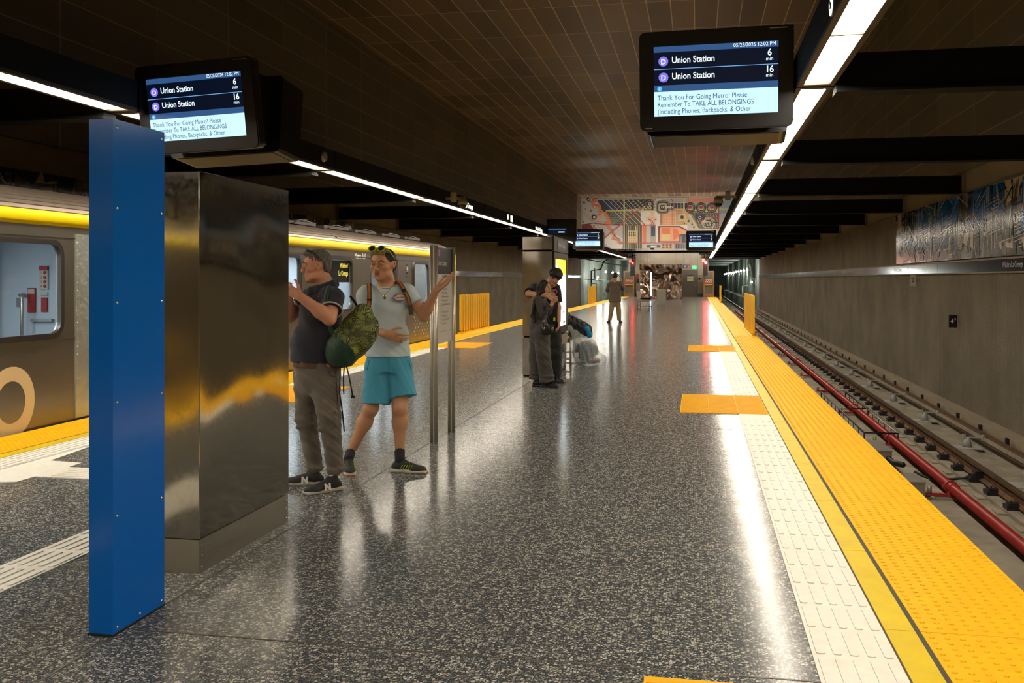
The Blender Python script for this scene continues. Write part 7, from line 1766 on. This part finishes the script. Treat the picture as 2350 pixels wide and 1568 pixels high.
# ================================================================= DISTANT MAN SEEN FROM BEHIND
def far_man():
    J = Person(1411, 33.0, 'person', 'distant person seen from behind in brown shirt and khaki trousers, hands raised'); t = J.t
    hc = J(1411.5, 634, 0); R = rotm((0.15, 0.98, 0.0)); nb = J(1411, 646, 0)
    sl, sr = J(1398.5, 652, 0), J(1424, 652, 0); el, wl = J(1394, 666, 0.18), J(1404, 644, 0.28); er, wr = J(1429, 662, 0.14), J(1424, 640, 0.22)
    hl, hr = J(1406, 688, 0), J(1417, 688, 0); kl, kr = J(1403, 712, 0), J(1420, 712, 0.03); al, ar = J(1399, 735, 0), J(1421, 735, 0.03)
    B = Solid(); head(B, hc, R, 1.02); B.cap(hc+np.array((0, -0.01, -0.06)), nb, 0.055, 0.06, 0.03); B.cap(J(1402, 652, 0), J(1420, 652, 0), 0.07, 0.07, 0.05); B.ell(J(1411, 668, 0), (0.17, 0.10, 0.22), None, 0.05)
    for a, b, c in ((sl, el, wl), (sr, er, wr)): B.cap(a, b, 0.05, 0.045, 0.03); B.cap(b, c, 0.045, 0.03, 0.03)
    for a, b, c in ((hl, kl, al), (hr, kr, ar)): B.cap(a, b, 0.08, 0.055, 0.04); B.cap(b, c, 0.055, 0.035, 0.03)
    hand(B, wl, np.array((0.3, 0.2, 0.9)), np.array((0.9, 0, 0)), 1, (0.4,)*4); hand(B, wr, np.array((-0.3, 0.2, 0.9)), np.array((-0.9, 0, 0)), -1, (0.4,)*4)
    B.mesh(0.011, 'body', SKIN_A, t)
    S = Solid(); S.cap(J(1402, 652, 0), J(1420, 652, 0), 0.085, 0.085, 0.05); S.ell(J(1411, 666, 0), (0.21, 0.13, 0.24), None, 0.05); S.cap(J(1411, 670, 0), J(1411.5, 693, 0), 0.19, 0.22, 0.04, ((0, 1, 0), 1.5), 1)
    S.cap(sl, el, 0.075, 0.075, 0.03); S.cap(el, el+(wl-el)*0.7, 0.07, 0.06, 0.03, None, 1); S.cap(sr, er, 0.075, 0.075, 0.03); S.cap(er, er+(wr-er)*0.7, 0.07, 0.06, 0.03, None, 1)
    S.mesh(0.011, 'shirt', cloth('brown_shirt', (0.16, 0.125, 0.095, 1)), t, folds(0.006, (12, 10, 14)))
    S = Solid(); S.cap(J(1411, 690, 0), J(1411, 694, 0), 0.15, 0.16, 0.03, ((0, 1, 0), 1.4)); S.cap(hl, kl, 0.105, 0.085, 0.03); S.cap(kl, al, 0.085, 0.07, 0.03, None, 1); S.cap(hr, kr, 0.105, 0.085, 0.03); S.cap(kr, ar, 0.085, 0.07, 0.03, None, 1)
    S.mesh(0.011, 'trousers', cloth('khaki', (0.34, 0.24, 0.125, 1)), t, folds(0.006, (12, 12, 16)))
    for c_ in (al, ar):
        hp = np.array((c_[0], -0.08, 0)); shoe(t, hp, hp+np.array((0.10 if c_ is ar else -0.06, 0.27, 0)), MATS['shoe_black'], MATS['shoe_black'], 1, None, 'shoe')
    S = Solid(); S.ell(hc+np.array((0, -0.01, 0.025)), (0.094, 0.115, 0.10), None, 0.01); S.ell(hc+np.array((0.02, 0.12, -0.07)), (0.10, 0.09, 0.09), None, 0.01, '-'); S.mesh(0.008, 'hair', H_DARK, t)
far_man()

# ================================================================= BAGS BESIDE THE KIOSK
def bags():
    J = Person(1348, 16.9, 'rubbish_bag', 'translucent plastic sack full of clothes on the floor beside the kiosk'); t = J.t; t['category'] = 'bag'
    m = bpy.data.materials.new('translucent_plastic'); m.use_nodes = True; nt = m.node_tree; N = nt.nodes.new; L = nt.links.new; b_ = nt.nodes['Principled BSDF']
    b_.inputs['Base Color'].default_value = (0.62, 0.63, 0.60, 1); b_.inputs['Roughness'].default_value = 0.28; b_.inputs['Alpha'].default_value = 0.36
    tc = N('ShaderNodeTexCoord'); mp = N('ShaderNodeMapping'); mp.inputs['Scale'].default_value = (6, 6, 1.5); ns = N('ShaderNodeTexNoise'); ns.inputs['Scale'].default_value = 4; L(tc.outputs['Object'], mp.inputs[0]); L(mp.outputs[0], ns.inputs[0])
    bp = N('ShaderNodeBump'); bp.inputs['Strength'].default_value = 1; bp.inputs['Distance'].default_value = 0.03; L(ns.outputs['Fac'], bp.inputs['Height']); L(bp.outputs[0], b_.inputs['Normal'])
    S = Solid(); S.ell(J(1344, 808, 0), (0.235, 0.19, 0.24), None, 0.05); S.ell(J(1356, 824, -0.02), (0.27, 0.20, 0.13), None, 0.05); S.cap(J(1336, 790, 0), J(1317, 762, 0), 0.15, 0.045, 0.06); S.cap(J(1317, 762, 0), J(1308, 752, 0), 0.03, 0.045, 0.03)
    S.cap(J(1366, 828, -0.02), J(1386, 836, -0.02), 0.08, 0.03, 0.05); S.below(0.0)
    S.p[-1] = ('z', 0.004, 0.002)
    S.mesh(0.007, 'plastic_skin', m, t, folds(0.013, (46, 34, 9), 2.0))
    S = Solid(); S.ell(J(1346, 806, 0), (0.20, 0.15, 0.18), None, 0.05); S.mesh(0.01, 'dark_clothes', cloth('blue_grey_clothes', (0.045, 0.075, 0.085, 1)), t, folds(0.015, (14, 14, 16)))
    S = Solid(); S.ell(J(1340, 830, -0.06), (0.07, 0.06, 0.04), None, 0.02); S.mesh(0.01, 'pale_clothes', cloth('pale_clothes', (0.35, 0.42, 0.34, 1)), t)
    S = Solid(); S.ell(J(1362, 828, -0.05), (0.13, 0.09, 0.05), None, 0.02); S.mesh(0.01, 'pink_clothes', cloth('pink_clothes', (0.40, 0.24, 0.22, 1)), t)
    b = MB(); c_ = J(1324, 815, -0.17); b.box(c_[0]-0.045, c_[0]+0.03, c_[1]-0.004, c_[1], c_[2]-0.04, c_[2]+0.045); b.build('paper_label', M_SIGNW, t)
    J = Person(1330, 17.4, 'backpack', 'black backpack with a bright blue side pocket lying on the steel bench'); t = J.t; t['category'] = 'backpack'
    S = Solid(); S.cap(J(1312, 742, 0), J(1340, 760, 0), 0.14, 0.15, 0.05); S.ell(J(1330, 766, 0.02), (0.22, 0.15, 0.10), None, 0.05); S.below(0.455); S.p[-1] = ('z', 0.456, 0.002)
    S.mesh(0.008, 'bag_body', cloth('black_nylon', (0.015, 0.014, 0.015, 1), 0.5), t, folds(0.018, (24, 20, 26)))
    S = Solid(); S.cap(J(1346, 754, -0.12), J(1353, 770, -0.10), 0.045, 0.05, 0.02); S.mesh(0.008, 'blue_pocket', cloth('bright_blue_nylon', (0.0, 0.26, 0.50, 1), 0.5), t)
    b = MB(); b.tube([J(1305, 718, -0.05), J(1312, 738, -0.16), J(1322, 752, -0.18)], 0.018, 6); b.build('shoulder_strap', M_RUBBER, t)
bags()
